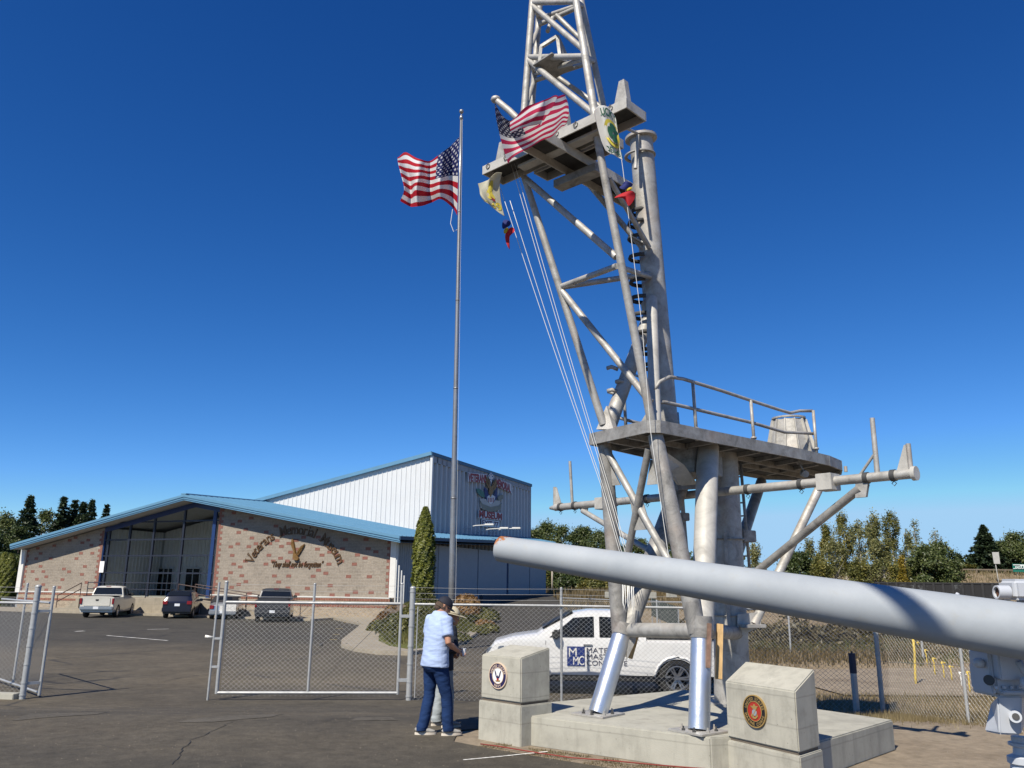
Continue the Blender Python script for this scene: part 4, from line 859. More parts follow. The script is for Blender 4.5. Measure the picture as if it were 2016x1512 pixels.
def block_mat(name, col, bw, bh, mort, var=.16):
    m, nt, b = nodes(name); tc = N(nt, 'ShaderNodeTexCoord'); sx = N(nt, 'ShaderNodeSeparateXYZ'); nt.links.new(tc.outputs['Object'], sx.inputs[0])
    ad = N(nt, 'ShaderNodeMath', operation='ADD'); nt.links.new(sx.outputs[0], ad.inputs[0]); nt.links.new(sx.outputs[1], ad.inputs[1])
    cx = N(nt, 'ShaderNodeCombineXYZ'); nt.links.new(ad.outputs[0], cx.inputs[0]); nt.links.new(sx.outputs[2], cx.inputs[1])
    br = N(nt, 'ShaderNodeTexBrick', i_Scale=1, offset=.5); br.inputs['Brick Width'].default_value = bw; br.inputs['Row Height'].default_value = bh; br.inputs['Mortar Size'].default_value = .009; br.inputs['Mortar Smooth'].default_value = .3
    br.inputs['Color1'].default_value = (*[c*(1-var) for c in col], 1); br.inputs['Color2'].default_value = (*[c*(1+var) for c in col], 1); br.inputs['Mortar'].default_value = (*mort, 1)
    nt.links.new(cx.outputs[0], br.inputs[0])
    nz = N(nt, 'ShaderNodeTexNoise', i_Scale=7, i_Detail=7, i_Roughness=.75); nt.links.new(tc.outputs['Object'], nz.inputs[0])
    c = mix(nt, 1, br.outputs[0], ramp(nt, nz.outputs[0], [(.3, (.78,)*3), (.7, (1.16,)*3)]).outputs[0], 'MULTIPLY')
    nz2 = N(nt, 'ShaderNodeTexNoise', i_Scale=.5, i_Detail=4); nt.links.new(tc.outputs['Object'], nz2.inputs[0])
    c = mix(nt, 1, c, ramp(nt, nz2.outputs[0], [(.3, (.86,)*3), (.7, (1.1,)*3)]).outputs[0], 'MULTIPLY')
    nt.links.new(c, b.inputs['Base Color']); b.inputs['Roughness'].default_value = .92; b.inputs['Specular IOR Level'].default_value = .2
    mt = mix(nt, .5, br.outputs['Fac'], nz.outputs[0]); bp = N(nt, 'ShaderNodeBump', i_Strength=.9, i_Distance=.05, invert=False); nt.links.new(nz.outputs[0], bp.inputs['Height']); nt.links.new(bp.outputs[0], b.inputs['Normal'])
    return m
M_BLK = block_mat('split_block', (.275, .238, .198), .406, .203, (.33, .3, .26), .08); M_BASE = block_mat('base_block', (.32, .26, .195), .203, .1, (.38, .34, .28))
M_REDB = flat('red_block', (.2, .088, .068), .92, var=.25, scale=5, bump=.5, bscale=14); M_REDC = block_mat('red_course', (.22, .095, .068), .203, .4, (.33, .27, .22))
M_TRIM = flat('white_trim', (.6, .6, .58), .6, var=.05); M_BLUE = flat('roof_blue', (.105, .235, .36), .38, var=.06, scale=1.2); M_BLUED = flat('frame_blue', (.01, .032, .12), .45)
M_NAVYF = flat('mullion_blue', (.012, .016, .03), .5)
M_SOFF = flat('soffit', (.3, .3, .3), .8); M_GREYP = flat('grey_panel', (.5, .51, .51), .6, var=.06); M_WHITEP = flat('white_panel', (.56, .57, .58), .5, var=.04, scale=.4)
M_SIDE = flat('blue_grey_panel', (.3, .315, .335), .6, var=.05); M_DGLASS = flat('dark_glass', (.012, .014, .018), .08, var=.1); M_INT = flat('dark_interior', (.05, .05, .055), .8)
def glass_mat():
    m, nt, b = nodes('clear_pane'); out = nt.nodes['Material Output']
    tr = N(nt, 'ShaderNodeBsdfTransparent'); tr.inputs[0].default_value = (.86, .88, .89, 1); gl = N(nt, 'ShaderNodeBsdfGlossy'); gl.inputs['Roughness'].default_value = .03
    lw = N(nt, 'ShaderNodeLayerWeight'); lw.inputs[0].default_value = .04
    mx = N(nt, 'ShaderNodeMixShader'); nt.links.new(lw.outputs['Fresnel'], mx.inputs[0]); nt.links.new(tr.outputs[0], mx.inputs[1]); nt.links.new(gl.outputs[0], mx.inputs[2]); nt.links.new(mx.outputs[0], out.inputs[0])
    return m
M_PANE = glass_mat()
OH = 1.25                                                       # roof overhang towards the front
fa = onF(362, 974, -OH); fl_ = onF(20, 1072, -OH); fr_ = onF(787, 1056, -OH)
AX, AZ = fa.x, fa.z; ELx, ELz = fl_.x, fl_.z; ERx, ERz = fr_.x, fr_.z
TILT = .036                                                     # the roof planes climb slightly towards the back
def roofz(x): return AZ-(AZ-ELz)*(AX-x)/(AX-ELx) if x < AX else AZ-(AZ-ERz)*(x-AX)/(ERx-AX)
BD = 30.0; FT = .42                                             # depth, fascia height
S1 = onF(199, 1100).x; S2 = onF(424, 1100).x
WT = .3
def wall_poly(x0, x1):
    xs = [x0]+([AX] if x0 < AX < x1 else [])+[x1]; return [(x0, 1.3)]+[(x1, 1.3)]+[(x, roofz(x)-FT) for x in reversed(xs)]
def front_wall(name, x0, x1, seed):
    poly = wall_poly(x0, x1); q = MB().plate([V(x, WT/2, z) for x, z in poly], (0, 1, 0), WT); w = LB(q, name, M_BLK)
    q = MB().box(V((x0+x1)/2, WT/2-.05, .62), (x1-x0+.02, WT+.1, 1.24)); LB(q, 'base_course', M_BASE, w)
    for zc in (.72, 1.14): q = MB().box(V((x0+x1)/2, -.105, zc), (x1-x0+.03, .02, .17)); LB(q, 'red_course', M_REDC, w)
    q = MB().box(V((x0+x1)/2, -.06, 1.275), (x1-x0+.06, .16, .07)); LB(q, 'ledge', M_TRIM, w)
    me = MB().box(V(0, 0, 0), (.4, .05, .195)).mesh('accent_block'); me.materials.append(M_REDB)
    meh = MB().box(V(0, 0, 0), (.2, .05, .195)).mesh('accent_block'); meh.materials.append(M_REDB)
    rr = random.Random(seed); used = []
    def putb(x, z, mm):
        o = bpy.data.objects.new('accent_block', mm); COL.objects.link(o); o.parent = w; o.location = (x, .013, z)
    row = 0; z = 1.3+.105+.01
    while z < 8:
        for xe, sg in ((x0, 1), (x1, -1)):                       # toothed red quoins at both ends
            wdt = .4 if row % 2 else .2
            if z+.1 < roofz(xe+sg*.3)-FT: putb(xe+sg*(wdt/2+.02), z, me if row % 2 else meh)
        x = x0+.9+(row % 2)*.203
        while x < x1-.9:
            if z+.12 < roofz(x)-FT and rr.random() < .15 and all(abs(x-a_)*.6+abs(z-b_)*1.3 > .62 for a_, b_ in used[-14:]):
                putb(x, z, me); used.append((x, z))
            x += .406
        row += 1; z += .203
    return w
w1 = front_wall('front_wall', 0, S1, 3); w2 = front_wall('front_wall', S2, BL, 5)
LB(MB().box(V(-.12, -.02, (roofz(0)-FT+1.2)/2), (.5, .3, roofz(0)-FT-1.2+.0)), 'corner_trim', M_TRIM); LB(MB().box(V(BL+.16, -.03, (roofz(BL)-FT+1.3)/2), (.42, .32, roofz(BL)-FT-1.3)), 'corner_trim', M_TRIM)
# entrance recess
RD = 6.0; FLZ = 1.05
recess = emp('entrance_recess', (0, 0, 0)); recess.parent = bld
LB(MB().box(V((S1+S2)/2, RD/2, FLZ/2), (S2-S1, RD, FLZ)), 'entrance_floor', M_CONC, recess)
def ribs(name, p0, d, L, z0f, z1f, mat, nrm, pitch, parent, rb=.05, rw=.06):
    """ribbed sheet-metal wall: one sheet with raised ribs"""
    q = MB(); n = int(L/pitch); pts = []
    for i in range(n+1):
        s = L*i/n
        for ds, o_ in ((-rw, 0), (-rw*.5, rb), (rw*.5, rb), (rw, 0)):
            if 0 <= s+ds <= L: pts.append((s+ds, o_))
    if pts[0][0] > 0: pts.insert(0, (0, 0))
    vs = []
    for s, o_ in pts: p = Vector(p0)+Vector(d)*s+Vector(nrm)*o_; vs += [(p.x, p.y, z0f(p.x)), (p.x, p.y, z1f(p.x))]
    q.add(vs, [(2*i, 2*i+2, 2*i+3, 2*i+1) for i in range(len(pts)-1)]); return LB(q, name, mat, parent)
ribs('recess_wall', (S1+.35, RD, 0), (1, 0, 0), S2-S1-.4, lambda x: FLZ, lambda x: roofz(x)-FT-.05, M_GREYP, (0, -1, 0), .35, recess)
ribs('recess_wall', (S1+.03, .3, 0), (0, 1, 0), RD, lambda x: FLZ, lambda x: roofz(S1)-FT-.05, M_GREYP, (1, 0, 0), .35, recess)
ribs('recess_wall', (S2-.03, .3, 0), (0, 1, 0), RD, lambda x: FLZ, lambda x: roofz(S2)-FT-.05, M_GREYP, (-1, 0, 0), .35, recess)
for px0, px1, py0 in ((206, 228, 1110), (268, 287, 1110), (320, 338, 1110), (364, 392, 1110)):
    a_, b_ = onF(px0, 1150, RD-.08).x, onF(px1, 1150, RD-.08).x
    a_, b_ = max(a_, S1+.6), min(b_, S2-.3)
    d_ = LB(MB().box(V((a_+b_)/2, RD-.06, FLZ+1.08), (b_-a_, .06, 2.16)), 'door', M_DGLASS, recess)
    for xx in (a_, b_, (a_+b_)/2): LB(MB().box(V(xx, RD-.09, FLZ+1.1), (.07, .1, 2.2)), 'door_frame', M_GREYP, d_)
    LB(MB().box(V((a_+b_)/2, RD-.09, FLZ+2.2), (b_-a_+.07, .1, .09)), 'door_frame', M_GREYP, d_)
LB(MB().plate([V(onF(266, 1083, RD-.1).x, RD-.12, onF(266, 1083, RD-.1).z)+o_ for o_ in (V(-.1, 0, .3), V(.25, 0, .05), V(.3, 0, -.5), V(-.1, 0, -.4))], (0, 1, 0), .02), 'wall_banner', flat('banner_red', (.35, .02, .03), .8), recess)
# mullion screen
xsm = [onF(px, 1060).x for px in (203, 213, 253, 300, 358, 418)]; zsm = [onF(300, y).z for y in (1027, 1062, 1094, 1128)]
ym = .12
for i, x in enumerate(xsm):
    zt = roofz(x)-FT-.02; q = MB().box(V(x, ym, (FLZ+zt)/2), (.16 if i not in (0, 5) else .3, .14, zt-FLZ)); LB(q, 'mullion', M_BLUED if i in (0, 5) else M_NAVYF, recess)
for z in zsm: q = MB().box(V((S1+S2)/2, ym+.002, z), (S2-S1, .12, .11)); LB(q, 'transom', M_NAVYF, recess)
for x0, x1 in zip(xsm, xsm[1:]):
    zz = [FLZ]+sorted(zsm)+[99]
    for z0, z1 in zip(zz, zz[1:]):
        a_, b_ = min(z1, roofz(x0)-FT), min(z1, roofz(x1)-FT)
        if a_ > z0+.1 and b_ > z0+.1: q = MB().plate([V(x0+.06, ym+.05, z0+.04), V(x1-.06, ym+.05, z0+.04), V(x1-.06, ym+.05, b_-.04), V(x0+.06, ym+.05, a_-.04)], (0, 1, 0), .012); LB(q, 'pane', M_PANE, recess)
q = MB().plate([V(S1+.02, .1, roofz(S1)-FT-.35), V(S2-.02, .1, roofz(S2)-FT-.35), V(S2-.02, .1, roofz(S2)-FT), V(AX, .1, AZ-FT-.01), V(S1+.02, .1, roofz(S1)-FT)], (0, 1, 0), .06); 
for x0, x1 in ((S1, AX), (AX, S2)): LB(MB().plate([V(x0, .08, roofz(x0)-FT-.38), V(x1, .08, roofz(x1)-FT-.38), V(x1, .08, roofz(x1)-FT-.005), V(x0, .08, roofz(x0)-FT-.005)], (0, 1, 0), .1), 'header', M_BLUED, recess)
LB(MB().box(onF(199, 1116, -.02)+V(.1, -.02, 0), (.45, .04, .85)), 'notice', flat('notice_white', (.75, .75, .75), .6), recess)
# roof: standing-seam sheets, fascia, soffit
roof = emp('roof', (0, 0, 0)); roof.parent = bld
for nm, x0, x1 in (('roof_slope', ELx, AX), ('roof_slope', AX, ERx)):
    z0, z1 = roofz(x0), roofz(x1)
    LB(MB().add([V(x0, -OH, z0+.02), V(x1, -OH, z1+.02), V(x1, BD, z1+.02+TILT*BD), V(x0, BD, z0+.02+TILT*BD)], [(0, 1, 2, 3)]), nm, M_BLUE, roof)
    LB(MB().add([V(x0, -OH+.05, z0-FT+.03), V(x1, -OH+.05, z1-FT+.03), V(x1, BD, z1-FT+.03+TILT*BD), V(x0, BD, z0-FT+.03+TILT*BD)], [(3, 2, 1, 0)]), 'soffit', M_SOFF, roof)
    for k, (dy, zt, zb_, th) in enumerate(((0, .03, -.15, .06), (.05, -.15, -.29, .06), (.1, -.29, -.41, .06))):
        LB(MB().plate([V(x0, -OH+dy, z0+zb_), V(x1, -OH+dy, z1+zb_), V(x1, -OH+dy, z1+zt-.004), V(x0, -OH+dy, z0+zt-.004)], (0, 1, 0), th), 'fascia', M_BLUE, roof)
M_SEAM = M_BLUE
k = 0; y = -OH+.3
while y < BD:
    t_ = TILT*(y+OH); q = MB().bar(V(AX+.1, y, roofz(AX+.1)+.04+t_), V(ERx, y, roofz(ERx)+.04+t_), .05, .07); LB(q, 'roof_seam', M_BLUE, roof); y += .61
LB(MB().bar(V(AX, -OH-.04, AZ+.06), V(AX, BD, AZ+.06+TILT*BD), .5, .08), 'ridge_cap', M_BLUE, roof)
LB(MB().bar(V(ERx+.02, -OH, ERz-.1), V(ERx+.02, BD, ERz-.1+TILT*BD), .12, .22), 'gutter', flat('gutter_blue', (.02, .055, .11), .5), roof)
# right side wall with panels
sz = lambda x: roofz(BL)-FT
ribs('side_wall', (BL+.02, .35, 0), (0, 1, 0), 6.2, lambda x: 0, sz, M_SIDE, (1, 0, 0), .3, bld)
for y0, y1 in ((6.6, 13.6), (13.7, 19.8), (20.2, 25.4), (25.5, BD)): LB(MB().box(V(BL-.02, (y0+y1)/2, sz(0)/2), (.12, y1-y0-.08, sz(0))), 'side_panel', M_SIDE)
LB(MB().box(V(BL-.1, BD/2+3, sz(0)/2), (.1, BD-6, sz(0))), 'side_wall', M_BLUED)
LB(MB().box(V(BL+.1, BD/2+8, .6), (.5, BD-12, 1.5)), 'side_plinth', flat('dark_plinth', (.05, .055, .07), .8))
LB(MB().box(V(-.2, BD/2, 2.2), (.2, BD, 4.4)), 'side_wall', M_SIDE)
# white ribs of the gate screen at the corner
for k, (px, py0) in enumerate(((781, 1102), (786, 1113), (791, 1123), (796, 1133))):
    p0, p1 = onF(px, py0, -.9), onF(px, 1170, -.9); LB(MB().tube([V(p0.x, -.9, .2), V(p0.x, -.9, p0.z)], .045, 8), 'corner_rod', M_TRIM)
# tall white hall
HX, HY = 32.75, 8.0; c0 = onF(848, 893, HY); c1 = onF(505, 986, HY); HXc = c0.x; HZ = c0.z; H0x, H0z = c1.x, c1.z; HD = 21.5
hall = emp('tall_wing', (0, 0, 0)); hall.parent = bld
htop = lambda x: H0z+(HZ-H0z)*(x-H0x)/(HXc-H0x)
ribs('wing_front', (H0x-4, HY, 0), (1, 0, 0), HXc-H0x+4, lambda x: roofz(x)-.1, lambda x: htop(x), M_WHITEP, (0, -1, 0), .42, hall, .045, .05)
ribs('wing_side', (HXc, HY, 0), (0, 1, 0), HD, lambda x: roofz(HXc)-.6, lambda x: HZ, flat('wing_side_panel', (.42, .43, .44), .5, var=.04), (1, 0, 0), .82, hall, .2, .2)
LB(MB().add([V(H0x-4.6, HY-.3, htop(H0x-4.6)+.05), V(HXc+.25, HY-.3, htop(HXc+.25)+.05), V(HXc+.25, HY+HD+.3, HZ+.1), V(H0x-4.6, HY+HD+.3, htop(H0x-4.6)+.05)], [(0, 1, 2, 3)]), 'wing_roof', M_BLUE, hall)
LB(MB().bar(V(H0x-4.6, HY-.2, htop(H0x-4.6)-.05), V(HXc+.2, HY-.2, htop(HXc+.2)-.05), .22, .28), 'wing_fascia', M_BLUE, hall)
LB(MB().bar(V(HXc+.2, HY-.3, HZ-.06), V(HXc+.2, HY+HD+.2, HZ-.06), .18, .26), 'wing_gutter', flat('gutter_dark_blue', (.03, .1, .19), .5), hall)
LB(MB().box(V(HXc+.16, HY-.05, (HZ+6)/2), (.2, .22, HZ-6)), 'wing_corner', M_WHITEP, hall)
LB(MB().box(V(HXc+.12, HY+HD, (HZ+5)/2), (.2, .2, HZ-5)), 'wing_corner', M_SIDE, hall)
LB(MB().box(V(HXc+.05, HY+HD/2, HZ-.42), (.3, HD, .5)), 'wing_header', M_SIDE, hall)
# painted sign on the wing's right wall
SGX = HXc+.3
sign = emp('wall_sign', (0, 0, 0)); sign.parent = hall
for nm, c in (('red', (.26, .025, .03)), ('white', (.6, .62, .64)), ('brown', (.24, .13, .03)), ('dkbrown', (.1, .055, .015)), ('blue', (.012, .02, .13)), ('green', (.05, .16, .12)), ('olive', (.2, .2, .16)), ('grey', (.42, .42, .4)), ('purple', (.07, .02, .07))): flat('sign_'+nm, c, .6, var=.08)
def sg(name, pts, mat, lift, th=.03):
    P = [onS(x, y, SGX+lift) for x, y in pts]; LB(MB().plate(P, (1, 0, 0), th), name, MATS['sign_'+mat], sign)
def stext(s, p0, p1, size_px, mat, lift=.04, bold=.03):
    a_, b_ = onS(*p0, SGX+lift), onS(*p1, SGX+lift); t = onS(p0[0], p0[1]-size_px, SGX+lift); q = MB()
    text_on(q, s, a_, (b_-a_).normalized(), V(0, 0, 1), (t-a_).z/.72, width=(b_-a_).length, bold=bold, center=False, nrm=(1, 0, 0))
    tag(LB(q, 'lettering', MATS['sign_'+mat], sign), kind='stuff')
sg('banner', [(921, 930), (958, 934), (960, 951), (921, 948)], 'white', 0); sg('banner', [(976, 941), (1006, 953), (1007, 971), (977, 957)], 'white', 0)
stext('VETERANS', (922.5, 947), (958, 950), 15.5, 'red', .03, .05); stext('MEMORIAL', (977, 956.5), (1005.5, 969.5), 15.5, 'red', .03, .05)
sg('star_panel', [(966, 930), (972, 937), (967, 951), (961, 937)], 'white', -.01)
for x, y in ((967, 934), (964, 937), (970, 938), (965, 944), (969, 945)): sg('star', [(x-.9, y+.9), (x, y-1.3), (x+.9, y+.9)], 'blue', .03)
sg('shield', [(953.5, 958), (958, 963), (963, 975), (972, 975), (977, 962), (979, 958), (978, 980), (972, 989), (966, 993), (959, 987), (954, 976)], 'blue', .01)
sg('shield_stripes', [(959, 978), (966, 972), (975, 978), (972, 988), (966, 993), (960, 987)], 'white', .03)
for x in (961.5, 964.5, 967.5, 970.5): sg('shield_stripe', [(x, 980), (x+1.2, 980), (x+1.2, 989), (x, 988)], 'red', .045)
sg('eagle_body', [(964, 958), (970, 957), (971, 968), (966, 979), (962, 970)], 'brown', .06)
sg('eagle_wing', [(957, 937), (961, 944), (966, 956), (965, 963), (961, 960), (957, 950)], 'brown', .05); sg('eagle_wing', [(976, 943), (978, 953), (976, 962), (969, 968), (968, 957), (972, 948)], 'brown', .05)
for a_ in ((958, 941, 963, 953), (958, 947, 963, 957), (975, 946, 970, 956), (977, 953, 971, 963)): sg('feather', [(a_[0], a_[1]), (a_[0]+.8, a_[1]-.6), (a_[2]+.8, a_[3]), (a_[2], a_[3]+.8)], 'dkbrown', .07)
sg('laurel', [(938, 962), (944, 962), (953, 970), (954, 980), (946, 977), (940, 970)], 'green', .02); sg('laurel', [(991, 974), (985, 974), (980, 978), (981, 986), (991, 982)], 'olive', .02)
sg('scroll_back', [(945, 981), (984, 986), (985, 1000), (966, 1006), (946, 1000)], 'grey', 0)
sg('scroll', [(945, 985), (950, 992), (966, 998), (982, 995), (988, 990), (985, 1003), (966, 1008), (950, 1003)], 'olive', .03)
sg('banner', [(942, 1005), (989, 1010), (989, 1025), (942, 1020)], 'white', 0); stext('MUSEUM', (943, 1018), (988.5, 1023.5), 13.5, 'red', .03, .05)
sg('banner', [(948, 1022), (983, 1026), (983, 1039), (948, 1036)], 'white', .005); stext('EXIT 77', (949, 1033), (981.5, 1037), 9.5, 'purple', .03)
for k, (x, y, l) in enumerate(((964, 1033, 2.6), (993, 1040, 2.8), (1017, 1040, 2.8))):
    p = onS(x, y, HXc+l); lm = LB(MB().tube([V(HXc, p.y, p.z-.35), V(HXc+l*.5, p.y, p.z-.05), p], .035, 8), 'lamp_arm', M_TRIM, hall); LB(MB().box(p, (.75, .5, .16), .2), 'lamp_head', M_TRIM, lm, bevel=.03)
# arched lettering, eagle and motto on the right block wall
M_BRZ = flat('bronze_letter', (.1, .052, .02), .5, .2, var=.2); M_GOLD = flat('gold_relief', (.2, .11, .035), .45, .3, var=.25, scale=9)
cx, cy, RR = 582, 1138, 88
txt = 'Veterans Memorial Museum'; tot = sum((text_geo(ch)[2] if ch != ' ' else .62)+.1 for ch in txt); acc = 0
for ch in txt:
    w = .62 if ch == ' ' else text_geo(ch)[2]; t = (acc+w/2)/tot; acc += w+.1
    if ch == ' ': continue
    th = rad(160-141*t); p = onF(cx+RR*math.cos(th), cy-RR*.98*math.sin(th), 0); tan = th-math.pi/2
    q = MB(); ux = V(math.cos(tan), 0, math.sin(tan)); uy = V(math.cos(th), 0, math.sin(th)); q0 = V(p.x, -.07, p.z)
    sz_ = .98; wx = sz_*.86; text_on(q, ch, q0, ux, uy, sz_, width=w*wx, bold=.004, nrm=(0, -1, 0), extr=.05)
    # bracketed serifs on straight stems
    if ch in 'MVrnimlu':
        for fx in ((-.5, .5) if ch in 'MnmuV' else (-.5,)):
            for fy in ((.72,) if ch == 'V' else (0.0,)):
                s_ = q0+ux*(fx*w*wx*.86)+uy*(fy*sz_); q.plate([s_-ux*.1, s_+ux*.1, s_+ux*.1+uy*.05, s_-ux*.1+uy*.05], (0, 1, 0), .03)
    tag(LB(q, 'letter', M_BRZ, w2), kind='stuff')
a_, b_ = onF(533, 1116), onF(637, 1117); q = MB(); text_on(q, '"They shall not be forgotten"', V(a_.x, -.06, a_.z), V(1, 0, 0), V(0, 0, 1), .56, width=b_.x-a_.x, bold=.01, shear=.45, center=False, nrm=(0, -1, 0), extr=.05)
tag(LB(q, 'motto', M_BRZ, w2), kind='stuff')
def rel(name, pts, off, th): LB(MB().plate([V(onF(x, y).x, off, onF(x, y).z) for x, y in pts], (0, 1, 0), th), name, M_GOLD, eg, bevel=.02)
eg = emp('eagle_relief', (0, 0, 0)); eg.parent = w2
rel('eagle_wing', [(573.8, 1072), (575.2, 1064), (577.6, 1060), (580.5, 1069), (582.5, 1080), (584.5, 1091), (580, 1088), (577, 1081)], -.07, .09)
for k in range(4): rel('eagle_feather', [(574.4+k*1.5, 1071-k*1.4), (575.4+k*1.5, 1069-k*1.4), (583+k*.4, 1088+k), (581.5+k*.4, 1088.5+k)], -.12-.01*k, .03)
rel('eagle_wing', [(601.5, 1070), (599.8, 1076), (594.4, 1085), (589, 1094), (585.2, 1091), (588.3, 1082), (594.4, 1075.5)], -.08, .09)
for k in range(4): rel('eagle_feather', [(600.4-k*1.8, 1071+k*1.2), (601-k*1.8, 1073+k*1.2), (588+k*.2, 1092-k), (587-k*.2, 1090.5-k)], -.13-.01*k, .03)
rel('eagle_body', [(580, 1087), (585, 1091), (590, 1098), (590, 1102), (586, 1104), (582, 1103), (578.5, 1097)], -.11, .14)
# entrance landing, ramp, steps and railings
M_RAILB = flat('rail_brown', (.06, .035, .03), .5)
land = emp('entrance_ramp', (0, 0, 0)); land.parent = bld
LB(MB().box(V((S1+S2)/2+1.2, -1.55, FLZ/2-.05), (S2-S1-2.0, 2.9, FLZ+.05)), 'landing', M_WALK, land, bevel=.02)
rx1 = S2+8.5; q = MB().prism([(S2-.4, -2.9), (rx1, -2.9), (rx1, -1.3), (S2-.4, -1.3)], -.3, [FLZ-.02, .02, .02, FLZ-.02]); LB(q, 'ramp', M_WALK, land)
for k in range(5): LB(MB().box(V(S1-.5+.0-.32*k+.9, -1.2, (FLZ-.18*(k+1))/2), (.34, 1.6, max(.05, FLZ-.18*(k+1)))), 'step', M_WALK, land)
LB(MB().box(V(S1+2.6, -3.3, .1), (10.5, 1.2, .2)), 'kerb', M_WALK, land, bevel=.03)
def hrail(pts, hs, npost, mat=M_RAILB):
    for h in hs: LB(MB().tube([p+V(0, 0, h) for p in pts], .035, 6), 'handrail', mat, land)
    for a_, b_ in zip(pts, pts[1:]):
        n = max(1, int((b_-a_).length/npost))
        for i in range(n+1): p = a_.lerp(b_, i/n); LB(MB().tube([p-V(0, 0, .05), p+V(0, 0, hs[0])], .03, 6), 'rail_post', mat, land)
hrail([V(S1+2.3, -2.9, FLZ), V(S2-.5, -2.9, FLZ)], (1.0, .55), 2.4, M_NAVYF); hrail([V(S2-.4, -2.9, FLZ), V(rx1, -2.9, 0.02)], (.95, .5), 2.6); hrail([V(S2-.4, -1.3, FLZ), V(rx1+.2, -1.3, 0.02)], (.95,), 4)
hrail([V(S1-1.7, -2.0, .1), V(S1+.6, -2.0, FLZ)], (.95, .5), 3)
# pavement along the front
wp = [BO+BE1*x+BE2*y for x, y in ((-3, -.1), (BL-3, -.1), (BL-3, -4.4), (-3, -4.4))]; q = MB().prism([(p.x, p.y) for p in wp], -.5, -.17); tag(q.build('pavement', M_WALK, bevel=.03), kind='structure')
# ================================================================ vehicles
def car_paint(name, col, rough=.28, metal=0):
    m, nt, b = nodes(name); tc = N(nt, 'ShaderNodeTexCoord'); nz = N(nt, 'ShaderNodeTexNoise', i_Scale=1.6, i_Detail=6, i_Roughness=.6); nt.links.new(tc.outputs['Object'], nz.inputs[0])
    c = ramp(nt, nz.outputs[0], [(.3, tuple(x*.9 for x in col)), (.7, tuple(min(1, x*1.05) for x in col))]); nt.links.new(c.outputs[0], b.inputs['Base Color'])
    b.inputs['Roughness'].default_value = rough; b.inputs['Metallic'].default_value = metal; b.inputs['Coat Weight'].default_value = .6; b.inputs['Coat Roughness'].default_value = .08
    return m
M_TYRE = flat('tyre_rubber', (.018, .018, .018), .85, var=.2); M_RIM = flat('alloy_rim', (.42, .42, .44), .3, .85, var=.1); M_CG = flat('car_glass', (.01, .012, .015), .06, var=.1); M_BLKP = flat('black_plastic', (.02, .02, .02), .6)
M_CHR = flat('chrome', (.5, .5, .5), .32, .8, var=.05); M_TL = flat('tail_lamp_red', (.2, .01, .014), .25); M_PLATE = flat('licence_plate', (.7, .72, .75), .5, var=.08); M_HL = flat('headlamp', (.1, .12, .16), .1)
M_PAN = flat('panel_gap', (.03, .03, .03), .8); M_UND = flat('underbody', (.012, .012, .012), .9)
def wheel(parent, x, y, r, w, side, spokes=6, rim=None):
    wh = emp('wheel', (x, y, r)); wh.parent = parent; Mx = Matrix(((1, 0, 0), (0, 0, side), (0, 1, 0)))
    pr = [(r*.62, -w/2), (r*.93, -w/2), (r, -w*.36), (r, w*.36), (r*.93, w/2), (r*.72, w/2), (r*.66, w*.36), (r*.62, -w/2)]
    MB().lathe(pr, 32, Mx).build('tyre', M_TYRE, wh, world=False, auto=.7)
    rm = rim or M_RIM; q = MB().lathe([(r*.67, w*.36), (r*.67, w*.46), (r*.60, w*.46), (r*.56, w*.3), (r*.56, -w*.3)], 32, Mx)
    q.lathe([(.001, w*.4), (r*.16, w*.4), (r*.18, w*.3), (r*.18, 0)], 16, Mx)
    for k in range(spokes):
        for da in (-.13, .13):
            a_ = 2*math.pi*k/spokes; p0 = Mx@V(math.cos(a_+da*1.6)*r*.13, math.sin(a_+da*1.6)*r*.13, w*.36); p1 = Mx@V(math.cos(a_+da)*r*.61, math.sin(a_+da)*r*.61, w*.43)
            q.bar(p0, p1, r*.085, r*.07, up=(0, 1, 0))
    q.build('rim', rm, wh, world=False, auto=.5)
    MB().lathe([(.001, 0), (r*.6, 0)], 24, Mx).build('brake_well', M_UND, wh, world=False)
    return wh
